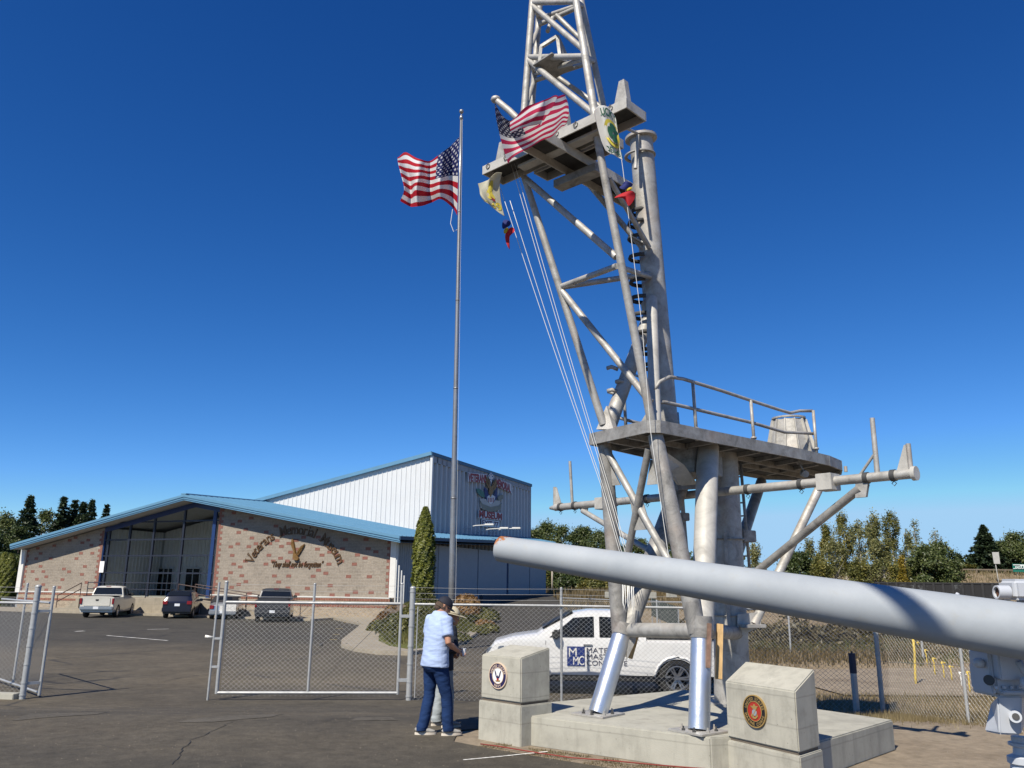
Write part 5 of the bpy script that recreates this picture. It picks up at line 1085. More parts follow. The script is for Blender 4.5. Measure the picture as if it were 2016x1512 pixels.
def loft_body(st, wheels, belt, tumble, W, sill=.32, dense=90, round_=.06):
    """st: list of (x, ztop, halfwidth factor); returns MB of the shell, plus side(x,z) and top(x)"""
    xs0, xs1 = st[0][0], st[-1][0]
    def lin(x, k):
        for a_, b_ in zip(st, st[1:]):
            if x <= b_[0]: t = (x-a_[0])/max(1e-6, b_[0]-a_[0]); return a_[k]+(b_[k]-a_[k])*t
        return st[-1][k]
    def side(x, z):
        w = W/2*lin(x, 2)
        if z > belt: w -= (z-belt)*tumble
        if z < .55: w -= (.55-z)*.16
        w -= .03*max(0, abs(z-.85)-.25)
        return w
    xs = sorted(set([round(v, 4) for v in np.linspace(xs0, xs1, dense)]+[s_[0] for s_ in st]+[wx+r*c for wx, r in wheels for c in np.cos(np.linspace(0, math.pi, 15))]))
    NS, NT = 9, 6; q = MB(); rows = []
    for x in xs:
        zb = sill
        for wx, r in wheels:
            if abs(x-wx) < r: zb = max(zb, .33+math.sqrt(r*r-(x-wx)**2)*.98)
        zt = lin(x, 1); zb = min(zb, zt-.05); row = []
        zr_ = zt-round_
        for i in range(NS+1): z = zb+(zr_-zb)*i/NS; row.append((side(x, z), z))
        yt = side(x, zr_)
        for i in range(1, NT+1):
            t = i/NT; row.append((yt*(1-t)if t > .15 else yt-.02, zt-round_*(1-min(1, t*4))**2 + .025*math.sin(min(1, t)*math.pi/2)))
        rows.append([(x, y, z) for y, z in row]+[(x, -y, z) for y, z in reversed(row[:-1])])
    n = len(rows[0]); vs = [v for r_ in rows for v in r_]
    fs = [(i*n+j, i*n+j+1, (i+1)*n+j+1, (i+1)*n+j) for i in range(len(rows)-1) for j in range(n-1)]
    fs += [tuple(range(n)), tuple(range((len(rows)-1)*n+n-1, (len(rows)-1)*n-1, -1))]
    q.add(vs, fs); return q, side, (lambda x: lin(x, 1))
def side_panel(root, name, pts, side, mat, lift, s, th=.006):
    P = [V(x, s*(side(x, z)+lift), z) for x, z in pts]; return MB().plate(P, (0, 1, 0), th).build(name, mat, root, world=False)
def vehicle(name, label, paint, spec, loc, heading):
    """heading = world angle of the nose; body runs along local +x"""
    root = emp(name, loc, label, spec['cat'], None, heading)
    q, side, top = loft_body(spec['st'], [(x, spec['wr']*1.2) for x in spec['wheels']], spec['belt'], spec['tumble'], spec['W'], spec.get('sill', .34), round_=spec.get('round', .06))
    body = q.build('body', paint, root, world=False, auto=.55)
    W = spec['W']; x0, x1 = spec['st'][0][0], spec['st'][-1][0]
    MB().box(V((x0+x1)/2, 0, .5), (x1-x0-.3, W-.42, .42)).build('underbody', M_UND, root, world=False)
    for wx in spec['wheels']:
        for s in (-1, 1): wheel(root, wx, s*(W/2-.13), spec['wr'], .24, s, spec.get('spokes', 6))
    for wx in spec['wheels']:                                # black liners inside the arches
        R_ = spec['wr']*1.19
        for s in (-1, 1):
            P = [V(wx+math.cos(a_)*R_, 0, .34+math.sin(a_)*R_*.98) for a_ in np.linspace(0, math.pi, 13)]; vs = [p+V(0, s*(W/2-.03), 0) for p in P]+[p+V(0, s*(W/2-.42), 0) for p in P]
            q = MB().add(vs, [(i, i+1, 14+i, 13+i) for i in range(12)]+[tuple(range(13, 26))]); q.build('wheel_well', M_UND, root, world=False)
    for win in spec['side_win']:
        for s in (-1, 1): side_panel(root, 'side_window', win, side, M_CG, .006, s)
    for nm, xa, xb in spec['top_win']:                       # windscreen and rear glass lie on the sloping top sheet
        za, zb = top(xa), top(xb); ya, yb = side(xa, za-.06)-.1, side(xb, zb-.06)-.1
        nrm = V(-(zb-za), 0, xb-xa).normalized(); nrm = nrm if nrm.z > 0 else -nrm
        MB().plate([V(xa, -ya, za)+nrm*.035, V(xa, ya, za)+nrm*.035, V(xb, yb, zb)+nrm*.035, V(xb, -yb, zb)+nrm*.035], nrm, .012).build(nm, M_CG, root, world=False)
    for gx_, z0, z1 in spec['gaps']:
        for s in (-1, 1):
            P = [V(gx_+d, s*(side(gx_, z)+.002), z) for d, z in ((-.006, z0), (.006, z0), (.006, z1), (-.006, z1))]; MB().plate(P, (0, 1, 0), .006).build('door_gap', M_PAN, root, world=False)
    for hx, hz in spec['handles']:
        for s in (-1, 1): MB().box(V(hx, s*(side(hx, hz)+.015), hz), (.2, .035, .035)).build('door_handle', spec.get('handle_mat', paint), root, world=False, bevel=.008)
    mx, mz = spec['mirror']
    for s in (-1, 1): mo = MB().box(V(mx, s*(side(mx, mz)+.13), mz), (.16, .24, .19)).build('mirror', spec.get('mirror_mat', M_BLKP), root, world=False, bevel=.04); MB().bar(V(mx, s*side(mx, mz), mz-.05), V(mx, s*(side(mx, mz)+.1), mz-.04), .05, .04).build('mirror_arm', M_BLKP, mo, world=False)
    rear = x0
    for s in (-1, 1):
        tz0, tz1, tw = spec['tail']; MB().box(V(rear-.005, s*(side(rear+.02, (tz0+tz1)/2)-tw/2+.02), (tz0+tz1)/2), (.1, tw, tz1-tz0)).build('tail_light', M_TL, root, world=False, bevel=.02)
    b = spec['bumper']; MB().box(V(rear-.06, 0, b[0]), (.22, W-.06, b[1])).build('rear_bumper', b[2], root, world=False, bevel=.04)
    pz = spec['plate']; MB().box(V(rear-(.175 if pz < .75 else .03), 0, pz), (.012, .31, .155)).build('licence_plate', M_PLATE, root, world=False)
    return root, side, top
HEAD = rad(90+11)
pick = lambda L, H, bed, hood, W: None
def pickup_spec(W, H, L, wb, bedz, hoodz, cab0, cab1, wr, mid=None):
    r = -(L/2); f = L/2
    st = [(r, bedz, .97), (r+.05, bedz, 1), (cab0-.02, bedz, 1), (cab0, bedz+.1, 1), (cab0+.16, H-.1, 1), (cab0+.4, H-.01, 1), (cab0+1.2, H, 1), (cab1-.75, H-.05, 1), (cab1, hoodz+.1, 1), (cab1+.1, hoodz+.03, 1), (f-.6, hoodz-.06, .98), (f-.15, hoodz-.18, .94), (f, hoodz-.38, .86)]
    bl = bedz+.0; mid = mid if mid is not None else cab0+1.02
    return dict(cat='pickup truck', st=st, W=W, belt=bedz-.05, tumble=.24, wheels=[r+1.15, r+1.15+wb], wr=wr,
        side_win=[[(cab0+.3, bl+.03), (mid-.06, bl+.03), (mid-.06, H-.13), (cab0+.36, H-.15)], [(mid+.06, bl+.03), (cab1-.18, bl+.02), (cab1-.72, H-.16), (mid+.06, H-.13)]],
        top_win=[('windscreen', cab1-.72, cab1-.04), ('rear_window', cab0+.005, cab0+.155)], gaps=[(cab0+.16, .4, bedz), (mid, .4, bedz), (cab1-.1, .4, bedz-.05), (cab0-.01, .45, bedz)],
        handles=[(cab0+.36, bedz-.13), (mid+.2, bedz-.13)][::1], mirror=(cab1-.32, bedz+.09), tail=(bedz-.46, bedz-.1, .13), bumper=(.6, .2, M_CHR), plate=.62)
def tailgate(root, W, x, bedz, paint, badge=None, dark=False):
    MB().box(V(x-.012, 0, bedz-.33), (.04, W-.44, .5)).build('tailgate', paint, root, world=False, bevel=.02); MB().box(V(x-.035, 0, bedz-.2), (.02, .2, .07)).build('tailgate_handle', M_BLKP, root, world=False, bevel=.01)
def bedcover(root, W, x0, x1, z, mat=None): MB().box(V((x0+x1)/2, 0, z+.03), (x1-x0-.1, W-.2, .03)).build('bed_cover', mat or M_BLKP, root, world=False, bevel=.01)
zc = lambda x, y: g(x, y)+.035
# white pickup by the entrance
sp = pickup_spec(2.0, 1.93, 5.85, 3.65, 1.3, 1.24, -.75, 1.25, .4); M_W1 = car_paint('white_car_paint', (.56, .54, .48))
hd = V(math.cos(HEAD), math.sin(HEAD), 0)
def place(rc, L): p = V(rc[0], rc[1], 0)+hd*(L/2); p.z = zc(p.x, p.y); return p
t, s_, _ = vehicle('pickup_truck', 'white crew-cab pickup truck parked beside the entrance steps', M_W1, sp, place((-25.95, 53.0), 5.85), HEAD); tailgate(t, 2.0, -2.925, 1.3, M_W1); bedcover(t, 2.0, -2.9, -.8, 1.3)
MB().box(V(-2.96, 0, 1.06), (.02, .16, .07)).build('badge', M_BLKP, t, world=False, bevel=.01); MB().box(V(-.72, 0, 1.9), (.05, .3, .04)).build('brake_lamp', M_TL, t, world=False)
# grey pickup behind the gate
sp = pickup_spec(2.03, 1.92, 5.8, 3.6, 1.32, 1.26, -.7, 1.25, .41); M_G1 = car_paint('grey_car_paint', (.075, .075, .08), .3, .4); sp['bumper'] = (.6, .22, M_G1)
t, s_, _ = vehicle('pickup_truck', 'dark grey crew-cab pickup truck parked behind the gate by the block wall', M_G1, sp, place((-14.0, 49.6), 5.8), HEAD+.02); tailgate(t, 2.03, -2.9, 1.32, M_G1); bedcover(t, 2.03, -2.88, -.75, 1.32); MB().box(V(-.66, 0, 1.89), (.05, .3, .04)).build('brake_lamp', M_TL, t, world=False)
# dark blue estate
st = [(-2.28, .95, .93), (-2.22, 1.02, .97), (-2.05, 1.35, .98), (-1.72, 1.64, .98), (-1.2, 1.70, 1), (.1, 1.71, 1), (.55, 1.62, 1), (1.22, 1.12, 1), (1.35, 1.07, 1), (1.95, .96, .96), (2.2, .82, .9), (2.28, .6, .82)]
sp = dict(cat='car', st=st, W=1.8, belt=1.02, tumble=.3, wheels=[-1.32, 1.32], wr=.345, sill=.3, round=.08, side_win=[[(-1.95, 1.12), (-1.42, 1.1), (-1.42, 1.52), (-1.68, 1.5)], [(-1.35, 1.1), (-.45, 1.08), (-.45, 1.54), (-1.35, 1.53)], [(-.38, 1.08), (.92, 1.04), (.4, 1.5), (-.38, 1.54)]],
     top_win=[('windscreen', .56, 1.2), ('rear_window', -2.02, -1.75)], gaps=[(-1.38, .4, 1.06), (-.41, .36, 1.06), (.75, .4, 1.03)], handles=[(-1.1, .93), (-.15, .93)], mirror=(.78, 1.1), tail=(.86, 1.08, .3), bumper=(.55, .32, None), plate=.84)
M_B1 = car_paint('navy_car_paint', (.008, .01, .022), .22); sp['bumper'] = (.55, .3, M_B1); sp['mirror_mat'] = M_B1
t, _, _ = vehicle('station_wagon', 'dark navy blue wagon parked between the white pickup and the silver convertible', M_B1, sp, place((-21.05, 53.2), 4.56), HEAD+.03); MB().box(V(-2.3, 0, .42), (.1, 1.5, .12)).build('bumper_valance', M_BLKP, t, world=False, bevel=.03)
MB().box(V(-1.72, 0, 1.62), (.08, .35, .04)).build('brake_lamp', M_TL, t, world=False)
for s in (-1, 1): MB().bar(V(-1.6, s*.68, 1.73), V(.3, s*.68, 1.75), .04, .05).build('roof_rail', M_BLKP, t, world=False)
# silver convertible
st = [(-1.85, .72, .9), (-1.8, .86, .96), (-1.4, .95, 1), (-1.25, 1.02, 1), (-.95, 1.3, 1), (-.6, 1.38, 1), (.2, 1.37, 1), (.45, 1.3, 1), (.85, 1.0, 1), (1.4, .9, .98), (1.75, .72, .9), (1.85, .5, .8)]
sp = dict(cat='car', st=st, W=1.7, belt=.92, tumble=.3, wheels=[-1.2, 1.25], wr=.3, sill=.26, round=.09, side_win=[[(-.85, 1.0), (.6, .96), (.3, 1.22), (-.6, 1.24)]], top_win=[('windscreen', .46, .83)], gaps=[(-.75, .35, .94), (.6, .35, .92)], handles=[(-.5, .82)], mirror=(.55, 1.0), tail=(.62, .85, .26), bumper=(.42, .24, None), plate=.45)
M_S1 = car_paint('silver_car_paint', (.4, .4, .41), .25, .6); sp['bumper'] = (.42, .24, M_S1)
t, s_, tp_ = vehicle('convertible_car', 'small silver convertible with black soft top parked behind the gate', M_S1, sp, place((-18.0, 53.0), 3.7), HEAD)
ring = [(x, s_(x, tp_(x)-.09)+.02, tp_(x)) for x in (-1.3, -1.1, -.95, -.6, -.2, .2, .46)]
q = MB(); vs = [];
for x, y, z in ring: vs += [(x, -y, z-.22 if z > 1.2 else z-.06), (x, -y*.94, z+.03), (x, 0, z+.06), (x, y*.94, z+.03), (x, y, z-.22 if z > 1.2 else z-.06)]
q.add(vs, [(i*5+j, i*5+j+1, i*5+5+j+1, i*5+5+j) for i in range(6) for j in range(4)]); q.build('soft_top', flat('soft_top_cloth', (.015, .015, .018), .9), t, world=False, smooth=True)
MB().plate([V(-1.16, -.42, 1.16), V(-1.16, .42, 1.16), V(-1.0, .38, 1.33), V(-1.0, -.38, 1.33)], (-.7, 0, .7), .03).build('rear_window', M_CG, t, world=False)
MB().box(V(-1.98, -.3, .66), (.02, 1.0, .5)).build('white_card', M_PAINT, t, world=False)
# ---- white works pickup behind the fence, nearer
L = 5.4; sp = pickup_spec(1.89, 1.80, L, 3.26, 1.2, 1.26, -.86, 1.45, .395, .22); sp['sill'] = .44; sp['wheels'] = [-1.52, 1.74]; sp['st'][-3] = (2.1, 1.21, .98); sp['st'][-2] = (2.5, 1.1, .94); sp['st'][-1] = (2.7, .84, .87); sp['handle_mat'] = M_CHR
M_W2 = car_paint('bright_white_paint', (.68, .68, .68), .25); M_W2b = M_W2
wp_ = V(3.7-1.52+.02, 19.72, 0); wp_.z = zc(wp_.x, wp_.y)-.02
t, sd_, tp_ = vehicle('pickup_truck', 'white works pickup truck with blue MMC lettered logo on its door behind the fence', M_W2, sp, wp_, rad(177.5)); tailgate(t, 1.89, -2.7, 1.22, M_W2); bedcover(t, 1.89, -2.65, -.6, 1.2)
for s in (-1, 1):
    MB().plate([V(2.63, s*.83, .98), V(2.28, s*(sd_(2.28, .98)+.008), 1.03), V(2.32, s*(sd_(2.32, .86)+.01), .87), V(2.69, s*.81, .8)], (0, 1, 0), .02).build('headlamp', M_HL, t, world=False)
    MB().box(V(-.1, s*(sd_(-.1, .4)+.0), .37), (2.7, .06, .1)).build('side_sill', M_BLKP, t, world=False, bevel=.02)
    for wx in (-1.52, 1.74):                                 # dark arch lips
        P = [V(wx+math.cos(a_)*.5, s*(sd_(wx, .6)+.004), .36+math.sin(a_)*.485) for a_ in np.linspace(.12, math.pi-.12, 12)]; MB().tube(P, .025, 6).build('arch_lip', M_W2, t, world=False, smooth=True)
MB().box(V(2.72, 0, .62), (.08, 1.5, .5)).build('grille', M_BLKP, t, world=False, bevel=.03)
# door logo: navy square with MMC monogram and three lines of lettering
ls = 1                                                       # left side faces the camera
M_LOGO = flat('logo_blue', (.012, .03, .16), .4, var=.04); M_LTX = flat('logo_text', (.05, .05, .08), .5, var=.04)
def sp_pt(x, z, lift=.012): return V(x, sd_(x, z)+lift, z)
lx, lz, lsz = .88, .63, .385
lg = MB().plate([sp_pt(lx, lz), sp_pt(lx-lsz, lz), sp_pt(lx-lsz, lz+lsz+.02), sp_pt(lx, lz+lsz+.02)], (0, 1, 0), .006).build('door_logo', M_LOGO, t, world=False)
q = MB(); ux = V(-1, 0, 0); uz = V(0, 0, 1)
o_ = sp_pt(lx-.02, lz+.19, .02); text_on(q, 'M', o_, ux, uz, .27, width=.19, bold=.0, center=False, nrm=(0, 1, 0)); o_ = sp_pt(lx-.12, lz+.02, .02); text_on(q, 'M', o_, ux, uz, .25, width=.13, center=False, nrm=(0, 1, 0)); o_ = sp_pt(lx-.245, lz+.02, .02); text_on(q, 'C', o_, ux, uz, .27, width=.13, center=False, nrm=(0, 1, 0))
tag(q.build('monogram', M_PAINT, lg, world=False), kind='stuff')
for k, (tx, wd) in enumerate((('MATERIAL', .86), ('MASTERS', .78), ('CONCRETE', .9))):
    q = MB(); o_ = sp_pt(lx-lsz-.03, lz+.275-k*.132, .012); text_on(q, tx, o_, ux, uz, .155, width=wd, center=False, nrm=(0, 1, 0)); tag(q.build('door_lettering', M_LTX, t, world=False), kind='stuff')
# ================================================================ people
def tubev(q, pts, n=14):
    """closed loft through (point, ra, rb) with ra sideways and rb in the bend plane"""
    N_ = len(pts); P = [Vector(p[0]) for p in pts]; vs = []
    for i in range(N_):
        d = (P[min(i+1, N_-1)]-P[max(i-1, 0)]).normalized(); ref = V(0, 1, 0) if abs(d.y) < .85 else V(0, 0, 1)
        a_ = ref.cross(d).normalized(); b_ = d.cross(a_)
        vs += [P[i]+a_*math.cos(2*math.pi*k/n)*pts[i][1]+b_*math.sin(2*math.pi*k/n)*pts[i][2] for k in range(n)]
    fs = [(i*n+k, i*n+(k+1) % n, (i+1)*n+(k+1) % n, (i+1)*n+k) for i in range(N_-1) for k in range(n)]+[tuple(range(n-1, -1, -1)), tuple(range((N_-1)*n, N_*n))]
    q.add(vs, fs)
def remesh(q, name, mat, parent, vox, smooth=3, wrinkle=0, seed=0, wz=18):
    me = q.mesh(name); bm = bmesh.new(); bm.from_mesh(me); bmesh.ops.recalc_face_normals(bm, faces=bm.faces); bm.to_mesh(me); bm.free()
    ob = bpy.data.objects.new('tmp', me); COL.objects.link(ob); md = ob.modifiers.new('r', 'REMESH'); md.mode = 'VOXEL'; md.voxel_size = vox
    dg = bpy.context.evaluated_depsgraph_get(); m2 = bpy.data.meshes.new_from_object(ob.evaluated_get(dg)); bpy.data.objects.remove(ob)
    bm = bmesh.new(); bm.from_mesh(m2)
    for _ in range(smooth): bmesh.ops.smooth_vert(bm, verts=bm.verts, factor=.5, use_axis_x=True, use_axis_y=True, use_axis_z=True)
    if wrinkle:
        from mathutils import noise
        bm.normal_update()
        for v in bm.verts:
            c = v.co; n_ = noise.noise(V(c.x*4+seed, c.y*4, c.z*wz+c.x*6))+.6*noise.noise(V(c.x*9+seed, c.y*9+3, c.z*wz*1.7-c.y*9)); v.co = c+v.normal*n_*wrinkle
    for f in bm.faces: f.smooth = True
    bm.to_mesh(m2); bm.free(); m2.name = name; m2.materials.clear(); m2.materials.append(mat)
    return link(name, m2, None, parent, world=False)
def cloth(name, col, wscale=7, stretch=(1, 1, 3.5), bump=.5, var=.12, rough=.9):
    return flat(name, col, rough, var=var, scale=4, bump=bump, bscale=wscale, spec=.15, stretch=stretch)
M_SKIN = flat('skin', (.4, .2, .125), .55, var=.12, scale=6); M_HAIR = flat('brown_grey_hair', (.07, .045, .03), .8, var=.4, scale=30, bump=.6, bscale=80)
M_SHIRT = cloth('light_blue_shirt', (.36, .45, .66), 5); M_JEAN = cloth('blue_denim', (.014, .035, .105), 9, (1, 1, 2.2), .6, .25); M_JEAN2 = cloth('faded_denim', (.3, .33, .35), 9, (1, 1, 2), .6, .25)
M_CAP = flat('navy_cap', (.008, .01, .022), .8, var=.2); M_SHOE = flat('grey_shoe', (.3, .29, .27), .8, var=.15, scale=12); M_SOLE = flat('pale_sole', (.6, .54, .46), .7); M_HAT = flat('straw_hat', (.47, .42, .31), .85, var=.1, scale=14, bump=.3); M_NAVY = cloth('dark_shirt', (.03, .035, .05), 6)
def hand(q, w, fwd, side, up, s=1.0):
    """palm and five curled fingers at wrist w; fwd along the forearm, up = back of the hand, side = thumb side"""
    fwd, side, up = fwd.normalized(), side.normalized(), up.normalized()
    tubev(q, [(w-fwd*.03, .028*s, .02*s), (w+fwd*.02, .034*s, .018*s), (w+fwd*.06, .042*s, .017*s), (w+fwd*.088, .04*s, .015*s)], 10)
    for k, (o_, L_) in enumerate(((.03, .07), (.01, .08), (-.011, .074), (-.031, .058))):
        b = w+fwd*.085+side*o_; p1 = b+fwd*L_*.42-up*.006; p2 = p1+fwd*L_*.18-up*L_*.42; p3 = p2-fwd*L_*.28-up*L_*.2
        tubev(q, [(b-fwd*.01, .0095, .0095), (p1, .009, .009), (p2, .0085, .0085), (p3, .007, .007)], 8)
    b = w+fwd*.03+side*.036; tubev(q, [(b-fwd*.015-side*.01, .013, .013), (b+fwd*.03+side*.016-up*.012, .011, .011), (b+fwd*.055+side*.006-up*.03, .0085, .0085)], 8)
def head(q, c, f, r, s=1.0):
    """head at c facing f (unit) with r to its right; tilt comes from f"""
    u = r.cross(f).normalized()
    prof = [(-.125, .045, .055), (-.105, .058, .075), (-.06, .068, .092), (-.01, .075, .1), (.04, .077, .101), (.08, .068, .09), (.108, .045, .062), (.122, .015, .02)]
    n = 16; vs = []
    for h, a_, b_ in prof:
        off = .012 if h < -.05 else -.002
        vs += [c+u*h*s+(r*math.cos(2*math.pi*k/n)*a_+f*(math.sin(2*math.pi*k/n)*b_+off))*s for k in range(n)]
    m_ = len(prof); q.add(vs, [(i*n+k, i*n+(k+1) % n, (i+1)*n+(k+1) % n, (i+1)*n+k) for i in range(m_-1) for k in range(n)]+[tuple(range(n-1, -1, -1)), tuple(range((m_-1)*n, m_*n))])
    tubev(q, [(c+f*.085*s+u*.01*s, .01, .012), (c+f*.108*s-u*.02*s, .013, .013), (c+f*.118*s-u*.038*s, .017, .014), (c+f*.095*s-u*.046*s, .012, .01)], 8)
    for e in (-1, 1):
        b = c+r*e*.074*s-f*.005*s; tubev(q, [(b-u*.03*s, .006, .012), (b+r*e*.008, .008, .02), (b+u*.03*s+r*e*.006, .006, .014)], 8)
    for h in (-.062, -.074): tubev(q, [(c+f*.094*s+u*h*s-r*.022, .006, .006), (c+f*.104*s+u*h*s, .008, .007), (c+f*.094*s+u*h*s+r*.022, .006, .006)], 6)
    tubev(q, [(c+f*.083*s+u*.026*s-r*.055, .01, .009), (c+f*.098*s+u*.03*s, .011, .01), (c+f*.083*s+u*.026*s+r*.055, .01, .009)], 8)
    return u
def face_bits(parent, c, f, r, u):
    for e in (-1, 1):
        eo = MB().ball(c+f*.088+r*e*.031+u*.004, .012, 10, 6).build('eye', flat('eye_white', (.6, .58, .55), .3) if 'eye_white' not in MATS else MATS['eye_white'], parent, world=False, smooth=True)
        MB().ball(c+f*.0975+r*e*.031+u*.002, .006, 8, 5).build('iris', M_CAP, eo, world=False, smooth=True)
def shoe(parent, p, ang):
    f = V(-math.sin(ang), math.cos(ang), 0); r = V(f.y, -f.x, 0); n = 18
    outl = []
    for k in range(n):
        t = 2*math.pi*k/n; y = math.cos(t); x = math.sin(t); ww = .046 if y > 0 else .038; outl.append((x*ww*(1.05-.2*abs(y)), y*.148+.055))
    sh = emp('shoe', p); sh.parent = parent
    W_ = lambda x, y, z: V(0, 0, z)+r*x+f*y
    vs = [W_(x*1.03, y, z) for z in (0, .03) for x, y in outl]; q = MB().add(vs, [tuple(range(n-1, -1, -1)), tuple(range(n, 2*n))]+[(i, (i+1) % n, n+(i+1) % n, n+i) for i in range(n)]); q.build('sole', M_SOLE, sh, world=False, auto=.7)
    q = MB(); tubev(q, [(W_(0, -.085, .05), .03, .03), (W_(0, -.06, .065), .04, .05), (W_(0, .0, .07), .044, .055), (W_(0, .07, .055), .046, .036), (W_(0, .13, .045), .045, .026), (W_(0, .185, .04), .03, .014)], 14); tubev(q, [(W_(0, -.03, .05), .042, .05), (W_(0, -.03, .13), .04, .046)], 12)
    remesh(q, 'upper', M_SHOE, sh, .009, 3)
def person(loc, rz, label, spec):
    root = emp('person', loc, label, 'person', None, rz); h = spec['h']/1.8
    hipz = .96*h; S = spec
    Z = lambda z: z*h
    # skeleton points (x right, y forward)
    feet = S['feet']; knees = S['knees']; hips = [(-.095, 0, Z(.93)), (.095, 0, Z(.93))]
    shl = [V(-.19, S['lean']*.8, Z(1.47)), V(.19, S['lean']*.8, Z(1.47))]; elb = [Vector(e) for e in S['elbow']]; wri = [Vector(e) for e in S['wrist']]
    hc = Vector(S['head']); hf = Vector(S['look']).normalized(); hr = hf.cross(V(0, 0, 1)).normalized(); nb = V(0, S['lean'], Z(1.54))
    q = MB(); g_ = S.get('girth', 1)
    tor = [(.86, .17, .125, 0), (.95, .175, .13, 0), (1.05, .165, .122, .1), (1.15, .17, .125, .3), (1.28, .185, .13, .6), (1.4, .19, .125, .85), (1.5, .165, .1, 1), (1.56, .085, .075, 1.05)]
    tubev(q, [(V(0, S['lean']*k, Z(z)), a_*g_, b_*g_) for z, a_, b_, k in tor], 20)
    tubev(q, [(nb-V(0, .0, .06), .075, .075), (nb+V(0, .01, .02), .062, .064), (hc-V(0, 0, .09)-hf*.03, .055, .06), (hc-V(0, 0, .03), .055, .06)], 14)
    hu = head(q, hc, hf, hr)
    for i in (0, 1):
        sx = -1 if i == 0 else 1; e, w = elb[i], wri[i]
        tubev(q, [(shl[i]-V(sx*.06, 0, 0), .06, .06), (shl[i], .062, .062), (shl[i].lerp(e, .5), .052, .054), (e, .043, .044), (e.lerp(w, .3), .044, .044), (e.lerp(w, .75), .032, .034), (w, .027, .03)], 14)
        fd = (w-e).normalized(); th = V(0, 0, 1) if abs(fd.z) < .6 else V(0, 1, 0)*1; up = fd.cross(th)*(-sx)
        hand(q, w, fd, (th-fd*th.dot(fd)), up.normalized()*(-1 if S.get('flip') else 1))
        f_, k_ = Vector(feet[i]), Vector(knees[i]); hp = Vector(hips[i])
        tubev(q, [(hp+V(0, 0, .02), .085, .09), (hp.lerp(k_, .4), .075, .08), (k_, .055, .058), (k_.lerp(f_, .35), .052, .056), (f_+V(0, 0, .1), .036, .038), (f_+V(0, 0, .03), .036, .045)], 14)
    body = remesh(q, 'body', M_SKIN, root, .0075, 2); face_bits(root, hc, hf, hr, hu)
    # shirt
    q = MB(); sh = [(S['hem'], .222, .168, -.1), (.96, .214, .164, 0), (1.06, .2, .155, .1), (1.16, .204, .155, .3), (1.28, .22, .158, .6), (1.4, .215, .148, .85), (1.47, .19, .125, 1), (1.53, .135, .105, 1.05), (1.58, .08, .082, 1.1)]
    tubev(q, [(V(0, S['lean']*k, Z(z)), a_*g_, b_*g_) for z, a_, b_, k in sh], 24)
    for i in (0, 1):
        sx = -1 if i == 0 else 1; e = elb[i]; tt = S.get('sleeve', .72); m_ = shl[i].lerp(e, tt)
        tubev(q, [(shl[i]-V(sx*.07, 0, .0), .075, .08), (shl[i]+V(sx*.012, 0, .0), .085, .088), (shl[i].lerp(m_, .5), .082, .084), (m_, .08, .082)], 14)
        if tt > 1: tubev(q, [(e, .06, .06), (e.lerp(wri[i], .8), .045, .045)], 12)
    so_ = remesh(q, 'shirt', S['shirt'], root, .011, 3, .006, 3)
    tubev_q = MB(); tubev(tubev_q, [(nb+V(0, -.005, -.02), .088, .088), (nb+V(0, .008, .03), .074, .078)], 18); tubev_q.build('collar', S['shirt'], so_, world=False, smooth=True)
    # trousers
    q = MB(); tubev(q, [(V(0, 0, Z(1.03)), .172*g_, .13*g_), (V(0, -.005, Z(.95)), .185*g_, .148*g_), (V(0, -.01, Z(.86)), .185*g_, .15*g_), (V(0, -.005, Z(.8)), .16, .12)], 20)
    for i in (0, 1):
        f_, k_ = Vector(feet[i]), Vector(knees[i]); hp = Vector(hips[i])
        tubev(q, [(hp+V(0, 0, .0), .098, .13), (hp.lerp(k_, .25), .1, .115), (hp.lerp(k_, .7), .085, .092), (k_, .076, .08), (k_.lerp(f_, .35), .074, .08), (k_.lerp(f_, .75), .072, .078), (f_+V(0, .0, .075), .074, .082), (f_+V(0, .0, .03), .076, .085)], 18)
    remesh(q, 'trousers', S['trousers'][0], root, .011, 2, .006, 9, 14)
    for i in (0, 1): shoe(root, V(feet[i][0], feet[i][1], 0), S['toe'][i])
    return root, hc, hf, hr, hu
def dome(q, c, f, r, u, a_, b_, hgt, n=22, m_=7, base=0.0):
    vs = []
    for j in range(m_+1):
        t = math.pi/2*j/m_; rr = math.cos(t) if j < m_ else .02; z = base+hgt*math.sin(t); vs += [c+u*z+(r*math.cos(2*math.pi*k/n)*a_+f*math.sin(2*math.pi*k/n)*b_)*rr for k in range(n)]
    q.add(vs, [(j*n+k, j*n+(k+1) % n, (j+1)*n+(k+1) % n, (j+1)*n+k) for j in range(m_) for k in range(n)]+[tuple(range(m_*n, m_*n+n))])
# man in the pale blue shirt, seen from behind, head bowed, holding a paper cup
m1 = V(-1.03, 11.93, .035); RZ1 = -rad(52)
spec1 = dict(h=1.86, lean=.05, hem=.86, girth=1.08, head=(.02, .11, 1.705), look=(.35, .78, -.5), feet=[(-.13, -.1, .02), (.13, .16, .02)], knees=[(-.115, .0, .5), (.12, .13, .5)], toe=[-rad(30), -rad(18)],
    elbow=[(-.29, .04, 1.24), (.29, .02, 1.22)], wrist=[(-.14, .26, 1.16), (.2, .25, 1.1)], shirt=M_SHIRT, trousers=[M_JEAN])
pr1, hc, hf, hr, hu = person(m1, RZ1, 'man in pale blue short-sleeved shirt, jeans and dark cap, seen from behind', spec1)
q = MB(); dome(q, hc-hf*.026, hf, hr, hu, .085, .103, .1, base=-.045); q.ball(hc-hf*.055-hu*.05, (.066, .066, .05), 14, 8); q.build('hair', M_HAIR, pr1, world=False, smooth=True)
